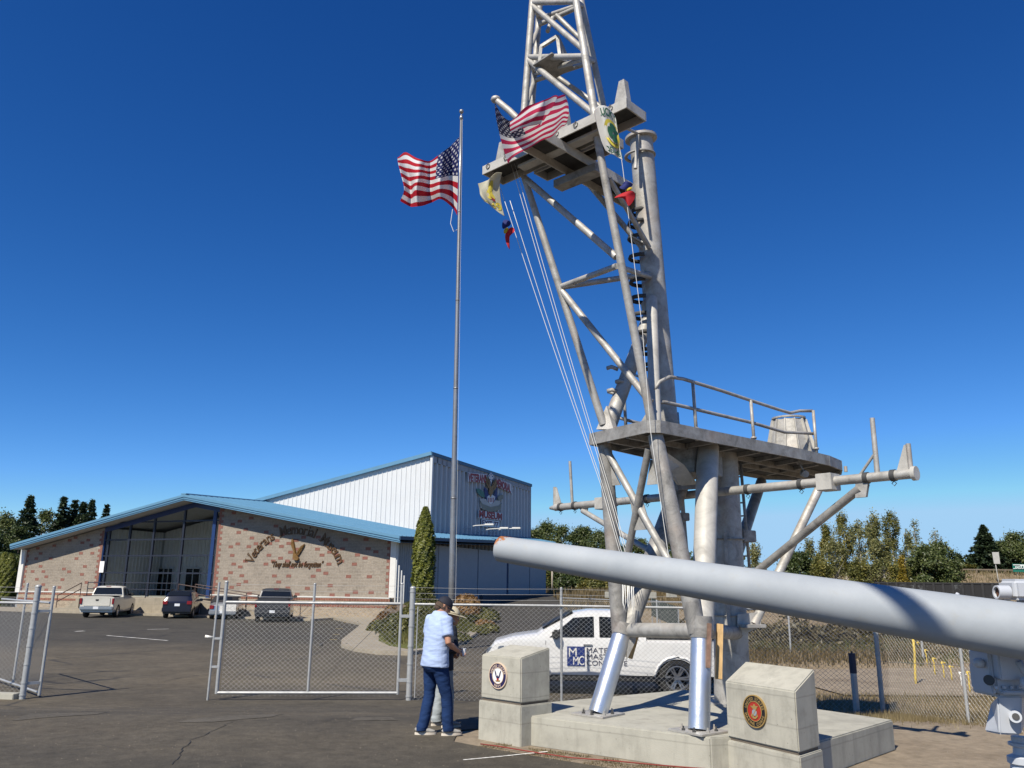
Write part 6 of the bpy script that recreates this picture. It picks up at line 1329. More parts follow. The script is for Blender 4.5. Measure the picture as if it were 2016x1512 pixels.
q = MB(); dome(q, hc-hf*.002, hf, hr, hu, .094, .119, .115, base=.022); cp_ = q.build('cap', M_CAP, pr1, world=False, smooth=True)
q = MB(); vs = []
for j, (d_, dz_) in enumerate(((.1, .026), (.15, .02), (.185, .008))):
    vs += [hc+hf*(d_*math.cos(t))+hr*(.098*math.sin(t))*(1-.18*j*.5)+hu*(dz_-.02*abs(math.sin(t))) for t in np.linspace(-1.25, 1.25, 11)]
q.add(vs, [(j*11+k, j*11+k+1, (j+1)*11+k+1, (j+1)*11+k) for j in range(2) for k in range(10)]); q.build('brim', M_CAP, cp_, world=False, smooth=True)
# cup in his right hand
R1 = Matrix.Rotation(RZ1, 3, 'Z'); cw = m1+R1@V(.17, .36, 1.03)
tag(MB().lathe([(.001, 0), (.03, 0), (.038, .1), (.036, .1), (.028, .006), (.001, .006)], 20, o=cw).build('paper_cup', MATS['notice_white'], auto=.6), 'small white paper cup held by the man in the pale blue shirt', 'cup')
# second man beyond him, in a straw hat
m2 = V(-1.0, 12.64, .035); spec2 = dict(h=1.68, lean=.05, hem=.84, girth=1.05, head=(.06, .13, 1.53), look=(.45, .85, -.22), feet=[(-.1, .0, .02), (.14, .06, .02)], knees=[(-.09, .05, .46), (.11, .08, .46)], toe=[rad(8), -rad(12)],
    elbow=[(-.25, .06, 1.1), (.25, .06, 1.1)], wrist=[(-.1, .2, 1.0), (.06, .2, 1.02)], shirt=M_NAVY, trousers=[M_JEAN2], sleeve=1.2)
pr2, hc, hf, hr, hu = person(m2, -rad(58), 'man in wide straw hat and faded jeans, mostly hidden behind the man in pale blue', spec2)
q = MB(); dome(q, hc-hf*.01, hf, hr, hu, .095, .118, .125, base=.03); ht = q.build('hat', M_HAT, pr2, world=False, smooth=True)
q = MB(); n = 28; vs = []
for j, (k_, dz_) in enumerate(((.92, .035), (1.4, .022), (1.85, .03), (1.9, .022))):
    for i in range(n): t = 2*math.pi*i/n; vs.append(hc+hr*math.cos(t)*.1*k_+hf*(math.sin(t)*.125*k_-.01)+hu*(dz_+.02*abs(math.cos(t))*(k_-.9)))
q.add(vs, [(j*n+i, j*n+(i+1) % n, (j+1)*n+(i+1) % n, (j+1)*n+i) for j in range(3) for i in range(n)]); q.build('hat_brim', M_HAT, ht, world=False, smooth=True)
MB().lathe([(.0965, .0), (.0985, .0), (.0985, .03), (.0965, .03)], 24, Matrix((hr, hf*1.23, hu)).transposed(), hc-hf*.01+hu*.033).build('hat_band', flat('hat_band', (.25, .21, .14), .8), ht, world=False)
q = MB(); dome(q, hc-hf*.012-hu*.04, hf, hr, hu, .083, .1, .08, base=-.02); q.build('hair', flat('grey_hair', (.4, .38, .36), .8), pr2, world=False, smooth=True)
# ================================================================ vegetation
def leaf_mat(name, dark, mid, light, trans=.3, nsc=.6):
    m, nt, b = nodes(name); out = nt.nodes['Material Output']; geo = N(nt, 'ShaderNodeNewGeometry'); tc = N(nt, 'ShaderNodeTexCoord'); oi = N(nt, 'ShaderNodeObjectInfo')
    nz = N(nt, 'ShaderNodeTexNoise', i_Scale=nsc, i_Detail=3); nt.links.new(tc.outputs['Object'], nz.inputs[0])
    s = N(nt, 'ShaderNodeMath', operation='MULTIPLY_ADD'); nt.links.new(geo.outputs['Random Per Island'], s.inputs[0]); s.inputs[1].default_value = .5; nt.links.new(nz.outputs[0], s.inputs[2])
    s2 = N(nt, 'ShaderNodeMath', operation='MULTIPLY_ADD'); nt.links.new(oi.outputs['Random'], s2.inputs[0]); s2.inputs[1].default_value = .22; nt.links.new(s.outputs[0], s2.inputs[2])
    r = ramp(nt, s2.outputs[0], [(.45, dark), (.8, mid), (1.0, light)])
    df = N(nt, 'ShaderNodeBsdfDiffuse'); tr = N(nt, 'ShaderNodeBsdfTranslucent'); gl = N(nt, 'ShaderNodeBsdfGlossy'); gl.inputs['Roughness'].default_value = .5; gl.inputs[0].default_value = (.5, .5, .5, 1)
    nt.links.new(r.outputs[0], df.inputs[0]); nt.links.new(r.outputs[0], tr.inputs[0])
    m1 = N(nt, 'ShaderNodeMixShader'); m1.inputs[0].default_value = trans; nt.links.new(df.outputs[0], m1.inputs[1]); nt.links.new(tr.outputs[0], m1.inputs[2])
    m2 = N(nt, 'ShaderNodeMixShader'); m2.inputs[0].default_value = .06; nt.links.new(m1.outputs[0], m2.inputs[1]); nt.links.new(gl.outputs[0], m2.inputs[2]); nt.links.new(m2.outputs[0], out.inputs[0])
    nt.nodes.remove(b); return m
ML_FIR = leaf_mat('fir_needles', (.010, .020, .010), (.026, .045, .02), (.055, .08, .035), .15)
ML_DEC = leaf_mat('broad_leaves', (.026, .043, .012), (.06, .09, .024), (.115, .14, .042), .35)
ML_POP = leaf_mat('poplar_leaves', (.085, .1, .024), (.18, .185, .05), (.32, .28, .075), .45)
ML_BIR = leaf_mat('thin_birch_leaves', (.11, .13, .045), (.2, .215, .08), (.3, .285, .115), .45)
ML_CED = leaf_mat('arborvitae_leaves', (.04, .055, .007), (.1, .12, .015), (.18, .19, .028), .2, 1.5)
ML_RED = leaf_mat('rust_shrub_leaves', (.1, .055, .02), (.2, .11, .042), (.28, .17, .07), .25, 1.2)
ML_GRN = leaf_mat('green_shrub_leaves', (.045, .054, .014), (.095, .105, .028), (.16, .15, .045), .3, 1.0)
ML_DRY = leaf_mat('dry_grass_blades', (.09, .075, .035), (.165, .13, .065), (.25, .2, .105), .3, .35)
ML_REED = leaf_mat('reed_blades', (.05, .05, .018), (.115, .088, .042), (.2, .15, .075), .3, .25)
ML_YEL = leaf_mat('yellow_leaves', (.12, .1, .015), (.26, .2, .025), (.36, .27, .04), .35)
M_BARK = flat('bark', (.11, .085, .065), .95, var=.35, scale=9, stretch=(4, 4, 1)); M_BIRB = flat('pale_bark', (.4, .37, .32), .9, var=.3, scale=6)
def quads(C, size, Nn, asp=1.0, up=None, rng=RNG):
    """C (n,3) centres, Nn (n,3) normals -> vertices/faces of small leaf quads with a notch-free diamond outline"""
    n = len(C); Nn = Nn/np.maximum(1e-6, np.linalg.norm(Nn, axis=1, keepdims=True))
    R_ = rng.normal(size=(n, 3)) if up is None else up
    A_ = np.cross(Nn, R_); A_ /= np.maximum(1e-6, np.linalg.norm(A_, axis=1, keepdims=True)); B_ = np.cross(Nn, A_)
    s = (size if np.ndim(size) else np.full(n, size))[:, None]
    vs = np.stack([C-B_*s*asp, C+A_*s*.55, C+B_*s*asp, C-A_*s*.55], 1).reshape(-1, 3)
    return vs, np.arange(4*n).reshape(-1, 4)
def np_mesh(name, vs, fs):
    me = bpy.data.meshes.new(name); me.vertices.add(len(vs)); me.vertices.foreach_set('co', np.asarray(vs, np.float32).ravel())
    k = fs.shape[1]; me.loops.add(len(fs)*k); me.loops.foreach_set('vertex_index', fs.ravel().astype(np.int32)); me.polygons.add(len(fs)); me.polygons.foreach_set('loop_start', np.arange(0, len(fs)*k, k, dtype=np.int32)); me.update(calc_edges=True); return me
def branchy(H, r, limbs, lean=0, rng=None, top=.9, n=7):
    q = MB(); q.tube([V(0, 0, -.2), V(lean*.3, 0, H*.4), V(lean, 0, H*top)], r, n, r*.25); ends = []
    for h, a_, L_, rise in limbs:
        b = V(lean*h/H, 0, h); e = b+V(math.cos(a_)*L_, math.sin(a_)*L_, rise*L_); m_ = b.lerp(e, .5)+V(0, 0, .06*L_); rr = r*(1-h/H*.8)*.45
        q.tube([b, m_, e], rr, 5, rr*.3); ends.append(e)
    return q, ends
def mk_tree(kind, seed, H, W):
    rng = np.random.default_rng(seed); rr = random.Random(seed)
    if kind == 'fir':
        C, Nn, S = [], [], []; lim = []
        z = H*.1; k = 0
        while z < H*.985:
            f = 1-(z/H); R_ = W*(f**.85)*(.75+.4*rr.random())+.12; nb = max(4, int(5+f*5))
            for b in range(nb):
                a_ = 2*math.pi*(b+rr.random()*.8)/nb+k*.7; L_ = R_*(.7+.5*rr.random()); lim.append((z, a_, L_*.85, -.05-.35*f*rr.random()))
                m_ = int(12+L_*27); t = np.sqrt(rng.random(m_))*L_; dr = -.12*t-.16*t*t/max(.5, L_)+.22*(t/L_)**3
                sp_ = rng.normal(size=m_)*.13*(1+t*.35); x = np.cos(a_)*t-np.sin(a_)*sp_; y = np.sin(a_)*t+np.cos(a_)*sp_
                C.append(np.stack([x, y, z+dr+rng.normal(size=m_)*.07], 1)); nn = rng.normal(size=(m_, 3))*.55; nn[:, 2] += 1; Nn.append(nn); S.append(.09+.11*rng.random(m_))
            z += H*.028*(.7+.6*rr.random()); k += 1
        C, Nn, S = np.concatenate(C), np.concatenate(Nn), np.concatenate(S); q, _ = branchy(H, H*.014, lim[::4], 0, rng, .98)
        vs, fs = quads(C, S*1.25, Nn, 1.5); mat, bark = ML_FIR, M_BARK
    elif kind in ('dec', 'pop', 'birch', 'bare'):
        den = dict(dec=1, pop=.8, birch=.4, bare=.1)[kind]; tall = dict(dec=.75, pop=1.0, birch=.9, bare=.9)[kind]
        z0 = H*dict(dec=.1, pop=.07, birch=.22, bare=.25)[kind]; lim = []; C, S, Nn = [], [], []
        nc = int((46 if kind == 'dec' else 88)*(.7+.3*den)*(1 if W < 3 else 1.6))
        for i in range(nc):
            t = rr.random(); z = z0+(H*.97-z0)*t
            prof = math.sin(math.pi*min(1, (t*.88+.14)))**.6 if kind == 'dec' else (1-t)**.55*(.55+.45*math.sin(t*9+seed))+.12
            R_ = W*prof*(.35+.65*math.sqrt(rr.random())); a_ = rr.random()*6.283; c = np.array([math.cos(a_)*R_, math.sin(a_)*R_, z])
            cr = (.55+.55*rr.random())*(W/2.6)**.5*(.75 if kind != 'dec' else 1.0)
            n_ = int((290 if kind == 'dec' else 130 if kind == 'pop' else 110)*den*(.6+.8*rr.random()))+3
            p = rng.normal(size=(n_, 3))*cr*np.array([.55, .55, .42] if kind == 'dec' else [.3, .3, .62])+c; C.append(p); nn = (p-np.array([0, 0, z-1.0]))*.4+rng.normal(size=(n_, 3))*.8; nn[:, 2] += .5; Nn.append(nn); S.append((.06+.075*rng.random(n_))*(1.3 if kind == 'dec' else 1))
            if i % 3 == 0: h0 = max(H*.05, z-R_*1.3); lim.append((h0, a_, max(.3, R_*.9), min(1.6, (z-h0)/max(.3, R_))))
        if kind in ('birch', 'bare'):
            for i in range(26): h0 = H*(.25+.7*rr.random()); lim.append((h0, rr.random()*6.28, W*(.3+.5*rr.random())*(1.1-h0/H), .9+rr.random()))
        C, Nn, S = np.concatenate(C), np.concatenate(Nn), np.concatenate(S); q, _ = branchy(H, H*.011+.03, lim, rr.uniform(-.4, .4), rng, .95)
        vs, fs = quads(C, S, Nn, 1.15); mat = dict(dec=ML_DEC, pop=ML_POP, birch=ML_BIR, bare=ML_BIR)[kind]; bark = M_BIRB if kind in ('birch', 'bare', 'pop') else M_BARK
    elif kind == 'cedar':
        n_ = int(19000*H*W/4); t = rng.random(n_)**.9; a_ = rng.random(n_)*6.283; prof = np.where(t < .12, .78+.22*t/.12, np.where(t < .55, 1.0, np.cos((t-.55)/.45*1.5)**.75))
        lump = 1+.12*np.sin(a_*5+t*22)+.09*np.sin(a_*9-t*37+1); R_ = W*prof*lump*(.8+.2*np.sqrt(rng.random(n_))); C = np.stack([np.cos(a_)*R_, np.sin(a_)*R_, t*H], 1)
        nn = np.stack([np.cos(a_), np.sin(a_), .25+0*a_], 1)+rng.normal(size=(n_, 3))*.45; up = rng.normal(size=(n_, 3))*.35; up[:, 2] += 1; up2 = np.cross(nn, up)
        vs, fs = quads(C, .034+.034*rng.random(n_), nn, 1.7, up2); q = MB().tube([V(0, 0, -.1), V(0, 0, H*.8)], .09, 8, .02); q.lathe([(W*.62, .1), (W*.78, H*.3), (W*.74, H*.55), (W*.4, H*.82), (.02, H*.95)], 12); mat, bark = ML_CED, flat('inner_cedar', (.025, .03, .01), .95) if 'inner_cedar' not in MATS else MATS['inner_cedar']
    return np_mesh(kind+'_crown', vs, fs), q.mesh(kind+'_trunk'), mat, bark
_tree = {}
def tree(kind, variant, px, top, Y, wpx, label, cat='tree', group=None, name='tree', base=None, H0=9.0):
    """tree whose tip sits at pixel (px, top) seen at depth Y and whose crown is about wpx pixels wide"""
    tip = atY(px, top, Y); zb = g(tip.x, tip.y) if base is None else base; H = tip.z-zb; Wd = wpx/2*(tip-Vector((0, 0, CH))).dot(FW)/F
    key = (kind, variant)
    if key not in _tree: _tree[key] = (mk_tree(kind, 40+variant*17+len(kind), H, Wd), H, Wd)
    (cm, tm, mat, bark), H1, W1 = _tree[key]
    root = emp(name, (tip.x, tip.y, zb), label, cat, group, random.uniform(0, 6.28)); root.scale = (Wd/W1, Wd/W1, H/H1)
    link('trunk', tm, bark, root, world=False); link('crown', cm, mat, root, world=False); return root
# conifers and broadleaf trees behind the museum, left
GL_ = 'trees behind the museum'
tree('fir', 0, 62, 977, 96, 118, 'large dark fir rising above the left end of the museum roof', group=GL_); tree('fir', 1, 128, 974, 104, 84, 'slim pointed fir, tallest of the row over the left roof slope', group=GL_); tree('fir', 2, 149, 984, 106, 76, 'second fir of the close row over the left roof slope', group=GL_)
tree('fir', 3, 166, 988, 103, 84, 'third fir of the close row over the left roof slope', group=GL_); tree('fir', 0, 183, 985, 100, 96, 'broad fir at the right of the close row over the roof', group=GL_); tree('fir', 2, 211, 993, 110, 66, 'lone small fir peeping over the roof at the right of the group', group=GL_)
tree('dec', 0, 12, 1010, 98, 70, 'rounded green tree at the left edge behind the museum', group=GL_); tree('dec', 1, 92, 1008, 110, 62, 'rounded broadleaf tree between the large fir and the row of firs', group=GL_); tree('dec', 2, -20, 1030, 90, 80, 'dark green tree cut off by the left edge of the picture', group=GL_)
tree('dec', 1, 40, 1040, 90, 60, 'low olive tree below the large fir', group=GL_); tree('dec', 0, 125, 1020, 112, 60, 'dark broadleaf tree filling the gap beneath the row of firs', group=GL_)
for i, px in enumerate((-24, -6, 10, 24)):
    tree('cedar', 1, px, 1084+i*2, 74-i*1.0, 30, 'upright green cedar in the hedge at the far left, number %s from the left' % ('one', 'two', 'three', 'four')[i], 'hedge tree', 'cedar hedge at the far left', 'cedar')
# dense trees in the middle distance
GM_ = 'dense trees beyond the drive'
mids = [(1046, 1042, 122, 58, 'dense dark green tree right beside the tall wing'), (1075, 1029, 126, 66, 'tallest dense green tree beyond the drive, left of the mast'), (1112, 1033, 124, 62, 'dense green tree in the middle of the clump left of the mast'), (1146, 1036, 120, 60, 'dense green tree just left of the mast legs'), (1180, 1046, 118, 58, 'dense green tree behind the left mast leg'), (1215, 1068, 122, 55, 'dense green tree seen through the mast legs'), (1256, 1060, 128, 58, 'dense green tree behind the mast braces'), (1306, 1048, 120, 48, 'dark narrow tree framed between the mast legs')]
for i, (x, y, Y, w, l) in enumerate(mids): tree('dec', 3+i % 3, x, y, Y, w*1.15, l, group=GM_)
for i, (x, y, Y, w) in enumerate(((1076, 1112, 100, 60), (1120, 1108, 98, 66), (1165, 1116, 96, 60), (1050, 1122, 96, 44), (1205, 1118, 98, 60), (1250, 1122, 96, 60), (1300, 1120, 98, 60), (1350, 1125, 98, 60))):
    tree('dec' if i % 2 else 'pop', 6, x, y, Y, w, 'low yellow-green bush in the scrub below the dense trees, %s from the left' % ('third', 'fourth', 'fifth', 'second', 'sixth', 'seventh', 'eighth', 'ninth')[i], 'bush', 'scrub bushes below the dense trees', 'bush')
# autumn trees at right
GR_ = 'autumn trees at the right'
rts = [('birch', 1484, 1070, 95, 34, 'small sparse grey tree right of the mast column'), ('dec', 1572, 1092, 92, 46, 'low dark rounded tree at the left of the autumn trees'), ('birch', 1592, 1062, 96, 44, 'pale thin-leaved tree at the left of the autumn trees'), ('pop', 1622, 1034, 95, 44, 'dark green poplar, left of the yellow-tipped one'), ('pop', 1656, 1010, 98, 50, 'tall poplar with yellowing tip among the autumn trees'), ('birch', 1690, 1022, 94, 46, 'thin birch right of the yellow-tipped poplar'),
       ('birch', 1716, 1016, 99, 46, 'taller thin birch in the middle of the autumn trees'), ('pop', 1752, 1012, 96, 56, 'tall full poplar near the right of the autumn trees'), ('birch', 1786, 1046, 95, 40, 'thin birch right of the tall full poplar'), ('bare', 1800, 1024, 100, 30, 'nearly bare slim tree above the rounded one'), ('bare', 1840, 1042, 99, 44, 'bare-branched tree behind the rounded green one'), ('dec', 1818, 1078, 90, 56, 'rounded green tree, left one of the pair by the embankment'), ('dec', 1848, 1074, 92, 50, 'rounded green tree, right one of the pair by the embankment'),
       ('birch', 1640, 1058, 90, 50, 'low thin-leaved tree in front of the poplars'), ('birch', 1735, 1060, 90, 50, 'low thin-leaved tree in front of the tall full poplar')]
vc = {}
for k_, x, y, Y, w, l in rts: vc[k_] = vc.get(k_, 0)+1; tree(k_, 10+vc[k_] % 3, x, y, Y, w*1.45, l, group=GR_)
tree('fir', 5, 1886, 1093, 120, 44, 'small dark conifer alone left of the big one', group=GR_); tree('fir', 6, 1935, 1036, 118, 92, 'big dark conifer behind the grey sign', group=GR_); tree('dec', 8, 1968, 1068, 122, 50, 'bare-topped green tree between the sign and the right edge', group=GR_); tree('dec', 9, 1998, 1052, 118, 60, 'full green tree at the right edge behind the highway sign', group=GR_); tree('dec', 8, 2040, 1046, 116, 70, 'green tree cut by the right edge of the picture', group=GR_)
tree('pop', 6, 1905, 1112, 118, 60, 'olive bush at the foot of the big dark conifer', 'bush', GR_, 'bush'); tree('pop', 6, 1690, 1108, 86, 70, 'olive undergrowth bush at the foot of the autumn trees, middle one', 'bush', GR_, 'bush'); tree('pop', 6, 1770, 1110, 86, 70, 'olive undergrowth bush at the foot of the autumn trees, right one', 'bush', GR_, 'bush'); tree('pop', 6, 1615, 1106, 86, 70, 'olive undergrowth bush at the foot of the autumn trees, left one', 'bush', GR_, 'bush')
yl = tree('pop', 7, 1775, 1098, 84, 20, 'small bright yellow sapling low among the autumn trees', 'sapling', None, 'sapling')
for ch in yl.children:
    if ch.name.startswith('crown'): ch.data = ch.data.copy(); ch.data.materials.clear(); ch.data.materials.append(ML_YEL)
# clipped cedar by the museum corner
cz = mound_z(*atY(836, 1180, 44).xy); tree('cedar', 0, 838, 998, 44, 40, 'tall slim clipped cedar in front of the museum corner', 'tree', None, 'cedar', base=cz)
# distant wood closing the horizon
n_ = 30000; X_ = RNG.uniform(-320, 420, n_); Hh = 7.5+2.5*np.sin(X_*.05)+2*np.sin(X_*.13+1)+1.2*np.sin(X_*.41); T_ = RNG.random(n_)**.8
C = np.stack([X_, 250+RNG.normal(size=n_)*9, 1.0+T_*Hh], 1); nn = RNG.normal(size=(n_, 3)); nn[:, 1] -= .6; nn[:, 2] += .6
vs, fs = quads(C, .5+.5*RNG.random(n_), nn, 1.1); tag(link('distant_wood', np_mesh('distant_wood', vs, fs), ML_DEC), 'far-off dark wood along the horizon', 'wood', kind='stuff')
# ---- shrubs on the planting island
def shrub(px, py, Y, wpx, hpx, mat, label, seed, name='shrub', leaf=.05):
    base = atY(px, py, Y); w = wpx/2*Y*.97/F; h = hpx*Y*.97/F; zb = mound_z(base.x, base.y)-.05; rng = np.random.default_rng(seed); n_ = int(700+2600*w*h)
    a_ = rng.random(n_)*6.283; t = rng.random(n_); R_ = w*np.sqrt(1-t**2.2)*(.6+.4*np.sqrt(rng.random(n_)))*(1+.2*np.sin(a_*4+seed)); C = np.stack([np.cos(a_)*R_, np.sin(a_)*R_, t*h*(1+.15*np.sin(a_*3))], 1)
    nn = C.copy(); nn[:, 2] += .3; nn += rng.normal(size=(n_, 3))*.5; vs, fs = quads(C, leaf*(.7+.8*rng.random(n_)), nn, 1.4)
    r = emp(name, (base.x, base.y, zb), label, 'shrub', 'shrubs on the planting island'); link('foliage', np_mesh('foliage', vs, fs), mat, r, world=False)
    q = MB()
    for k in range(6): b = 2*math.pi*k/6; q.tube([V(0, 0, -.05), V(math.cos(b)*w*.4, math.sin(b)*w*.4, h*.6)], .018, 5, .006)
    link('stems', q.mesh('stems'), M_BARK, r, world=False); return r
shr = [(756, 1222, 42, 40, 22, ML_RED, 'rusty shrub behind the gate, left of the cedar'), (772, 1248, 36, 50, 26, ML_GRN, 'green spreading shrub behind the gate hinge side'), (796, 1264, 32.5, 44, 22, ML_GRN, 'low green shrub behind the thick gate post'), (834, 1196, 42, 44, 30, ML_GRN, 'dark green shrub at the foot of the clipped cedar'), (866, 1170, 46, 46, 18, ML_RED, 'rust-coloured heather right of the cedar'), (918, 1166, 50, 56, 20, ML_RED, 'pinkish rust heather right of the flagpole'), (955, 1176, 50, 52, 16, ML_GRN, 'olive shrub at the right end of the island'),
       (900, 1186, 44, 70, 12, ML_RED, 'orange-brown low shrub in front of the heather'), (948, 1192, 44, 50, 11, ML_RED, 'russet low shrub near the right kerb of the island'), (866, 1196, 40, 36, 13, ML_GRN, 'green shrub left of the flagpole foot'), (936, 1212, 40, 44, 10, ML_GRN, 'low green groundcover shrub right of the hat'), (776, 1194, 48, 40, 18, ML_RED, 'brown shrub under the white corner rods'), (962, 1214, 42, 40, 9, ML_GRN, 'small green shrub close to the right kerb'), (892, 1240, 34, 60, 10, ML_GRN, 'low green carpet shrub just right of the two men'), (815, 1222, 38, 50, 16, ML_GRN, 'green shrub between the gate post and the man'), (745, 1240, 40, 36, 16, ML_GRN, 'green shrub at the left tip of the planting')]
for i, (x, y, Y, w, h, m_, l) in enumerate(shr): shrub(x, y, Y, w*1.15, h*1.25, m_, l, 100+i)
# rocks on the island
M_ROCK = flat('field_rock', (.12, .095, .075), .95, var=.35, scale=3, bump=.8, bscale=8)
from mathutils import noise as mnoise
def rock(p, r, seed, name='rock', label=None, grp=None, mat=None):
    q = MB().ball((0, 0, 0), 1, 12, 8); vs = []
    for v in q.v: v = Vector(v); k = 1+.38*mnoise.noise(v*1.3+V(seed, 0, 0))+.15*mnoise.noise(v*3.7+V(0, seed, 0)); vs.append(V(v.x*r[0], v.y*r[1], v.z*r[2])*k)
    q.v = [tuple(v) for v in vs]; o = q.build(name, mat or M_ROCK, None, auto=.9); o.location = p; return tag(o, label, 'rock', grp)
for i, (x, y, Y, r, l) in enumerate(((772, 1182, 47, .55, 'brown boulder under the white corner rods, left one'), (786, 1176, 48, .5, 'brown boulder under the white corner rods, middle one'), (799, 1180, 47, .5, 'brown boulder under the white corner rods, right one'), (906, 1216, 35, .26, 'dark brown boulder just above the straw hat'), (760, 1208, 43, .4, 'brown boulder behind the gate top rail'))):
    p = atY(x, y, Y); p.z = mound_z(p.x, p.y)+.1; rock(p, (r, r*.8, r*.75), i*3.1, label=l, grp='boulders on the island')
# ---- grasses
def blades(name, P, h, wd, mat, label=None, lean=.35):
    n_ = len(P); a_ = RNG.random(n_)*6.283; d = np.stack([np.cos(a_), np.sin(a_), 0*a_], 1); l = RNG.random(n_)*lean; b = RNG.random(n_)*6.283; tl = np.stack([np.cos(b)*l*h, np.sin(b)*l*h, h], 1)
    w = wd[:, None] if np.ndim(wd) else wd
    vs = np.stack([P-d*w, P+d*w, P+tl], 1).reshape(-1, 3); fs = np.arange(3*n_).reshape(-1, 3); return tag(link(name, np_mesh(name, vs, fs), mat), label, 'grass' if label else None, kind='stuff')
def scatter(n_, f, zo=0):
    P = np.array([f() for _ in range(n_)]); return np.array([(x, y, g(x, y)+zo) for x, y in P])
# dry brush and reeds on the bank beyond the dirt road
P = scatter(34000, lambda: (random.uniform(5.5, 40), random.triangular(25.2, 48, 28)))
k = np.array([mnoise.noise(V(x*.16, y*.2, 1)) for x, y, z in P]); blades('tall_dry_brush', P[k > -.05], (.06+.3*RNG.random((k > -.05).sum())**2)*(1+.9*k[k > -.05]), .018, ML_REED, 'tall brown dry brush and reeds on the bank beyond the dirt road')
blades('green_rough_grass', P[k <= .12], .07+.16*RNG.random((k <= .12).sum()), .018, ML_GRN, 'short green rough grass among the dry brush')
P = scatter(17000, lambda: (random.uniform(6.2, 16), random.uniform(12.5, 19.4)))
P = P[(P[:, 0] > 7.0+.3*np.sin(P[:, 1]*3)) | (P[:, 1] > 17.2)]; blades('verge_grass', P, .05+.13*RNG.random(len(P)), .008, ML_DRY, 'short dry verge grass on both sides of the right fence')
P = scatter(3800, lambda: (lambda t, e: (t*2.4-.12-.42*e, 11.45-t*1.62-.36*e))(random.random(), random.random()**1.3), .02)
kk = np.array([mnoise.noise(V(x*3.1, y*3.1, 4)) for x, y, z in P]); P = P[kk > -.12]; blades('slab_edge_grass', P, .008+.028*RNG.random(len(P))**2, .005, ML_DRY, 'thin dry grass along the front of the slab')
P = scatter(3500, lambda: (random.uniform(4.6, 7.2), random.gauss(15.2, .7)), .02); blades('fence_foot_grass', P, .03+.1*RNG.random(len(P)), .007, ML_DRY, 'dry grass tufts between the slab and the corner of the fence')
# mound grass
# bramble thicket at the top of the bank
n_ = 16000; X_ = RNG.uniform(6.5, 34, n_); Y_ = 37+RNG.normal(size=n_)*2.6+np.sin(X_*.9)*1.2; hh_ = (.55+.35*np.sin(X_*1.7)+.25*np.sin(X_*4.1+1)); Z_ = RNG.random(n_)**.8*np.maximum(.12, hh_)*np.exp(-((Y_-37)/3.6)**2)
C = np.stack([X_, Y_, np.array([g(a_, b_) for a_, b_ in zip(X_, Y_)])+Z_], 1); nn = RNG.normal(size=(n_, 3)); nn[:, 2] += .5; vs, fs = quads(C, .05+.07*RNG.random(n_), nn, 1.5)
ML_BRM = leaf_mat('bramble_leaves', (.04, .036, .016), (.09, .075, .034), (.15, .12, .058), .25, .8); tag(link('bramble_thicket', np_mesh('bramble_thicket', vs, fs), ML_BRM), 'dark brown bramble thicket along the top of the bank', 'thicket', kind='stuff')
pts = []
while len(pts) < 34000:
    x, y = random.uniform(-7.8, -1.1), random.triangular(29, 56, 32); z = mound_z(x, y)
    if z > g(x, y)+.2: pts.append((x, y, z-.02))
P = np.array(pts); blades('mound_grass', P, .06+.16*RNG.random(len(P)), .016, ML_GRN, 'rough green ground cover on the planting island')
P = scatter(9000, lambda: (random.uniform(30, 120), random.uniform(88, 118))); blades('embankment_grass', P, .3+.3*RNG.random(len(P)), .06, ML_DRY, 'dry brown grass on the highway embankment')
P = scatter(9000, lambda: (random.uniform(4, 40), random.uniform(60, 96))); blades('field_grass', P, .3+.5*RNG.random(len(P)), .06, ML_REED, 'rough dry grass in the field below the autumn trees')
# gravel on the apron
n_ = 2600; P = scatter(n_, lambda: (random.uniform(3.2, 7.6), random.uniform(7.5, 15.3)), .02); s = .003+.011*RNG.random(n_)**4
tet = np.array([(1, 0, -.3), (-.6, .8, -.3), (-.5, -.8, -.3), (0, 0, .8)]); vs = (P[:, None, :]+tet[None]*s[:, None, None]*(.7+.6*RNG.random((n_, 4, 1)))).reshape(-1, 3)
fs = (np.array([(0, 1, 3), (1, 2, 3), (2, 0, 3)])[None]+4*np.arange(n_)[:, None, None]).reshape(-1, 3); tag(link('gravel', np_mesh('gravel', vs, fs), flat('gravel_stone', (.22, .19, .155), .9, var=.35, scale=30)), 'loose pale gravel scattered on the dirt', 'gravel', kind='stuff')

# grit and small stones on the asphalt near the viewer
n_ = 2600; P = scatter(n_, lambda: (random.uniform(-9, 1.5), random.uniform(6.5, 17)), .037); P = P[np.array([x < interp(XR, y)-.05 for x, y, z in P])]; n_ = len(P); s = .002+.008*RNG.random(n_)**4
vs = (P[:, None, :]+tet[None]*s[:, None, None]*(.7+.6*RNG.random((n_, 4, 1)))).reshape(-1, 3); fs = (np.array([(0, 1, 3), (1, 2, 3), (2, 0, 3)])[None]+4*np.arange(n_)[:, None, None]).reshape(-1, 3)
tag(link('grit', np_mesh('grit', vs, fs), MATS['gravel_stone']), 'fine grit scattered over the asphalt in the foreground', 'grit', kind='stuff')
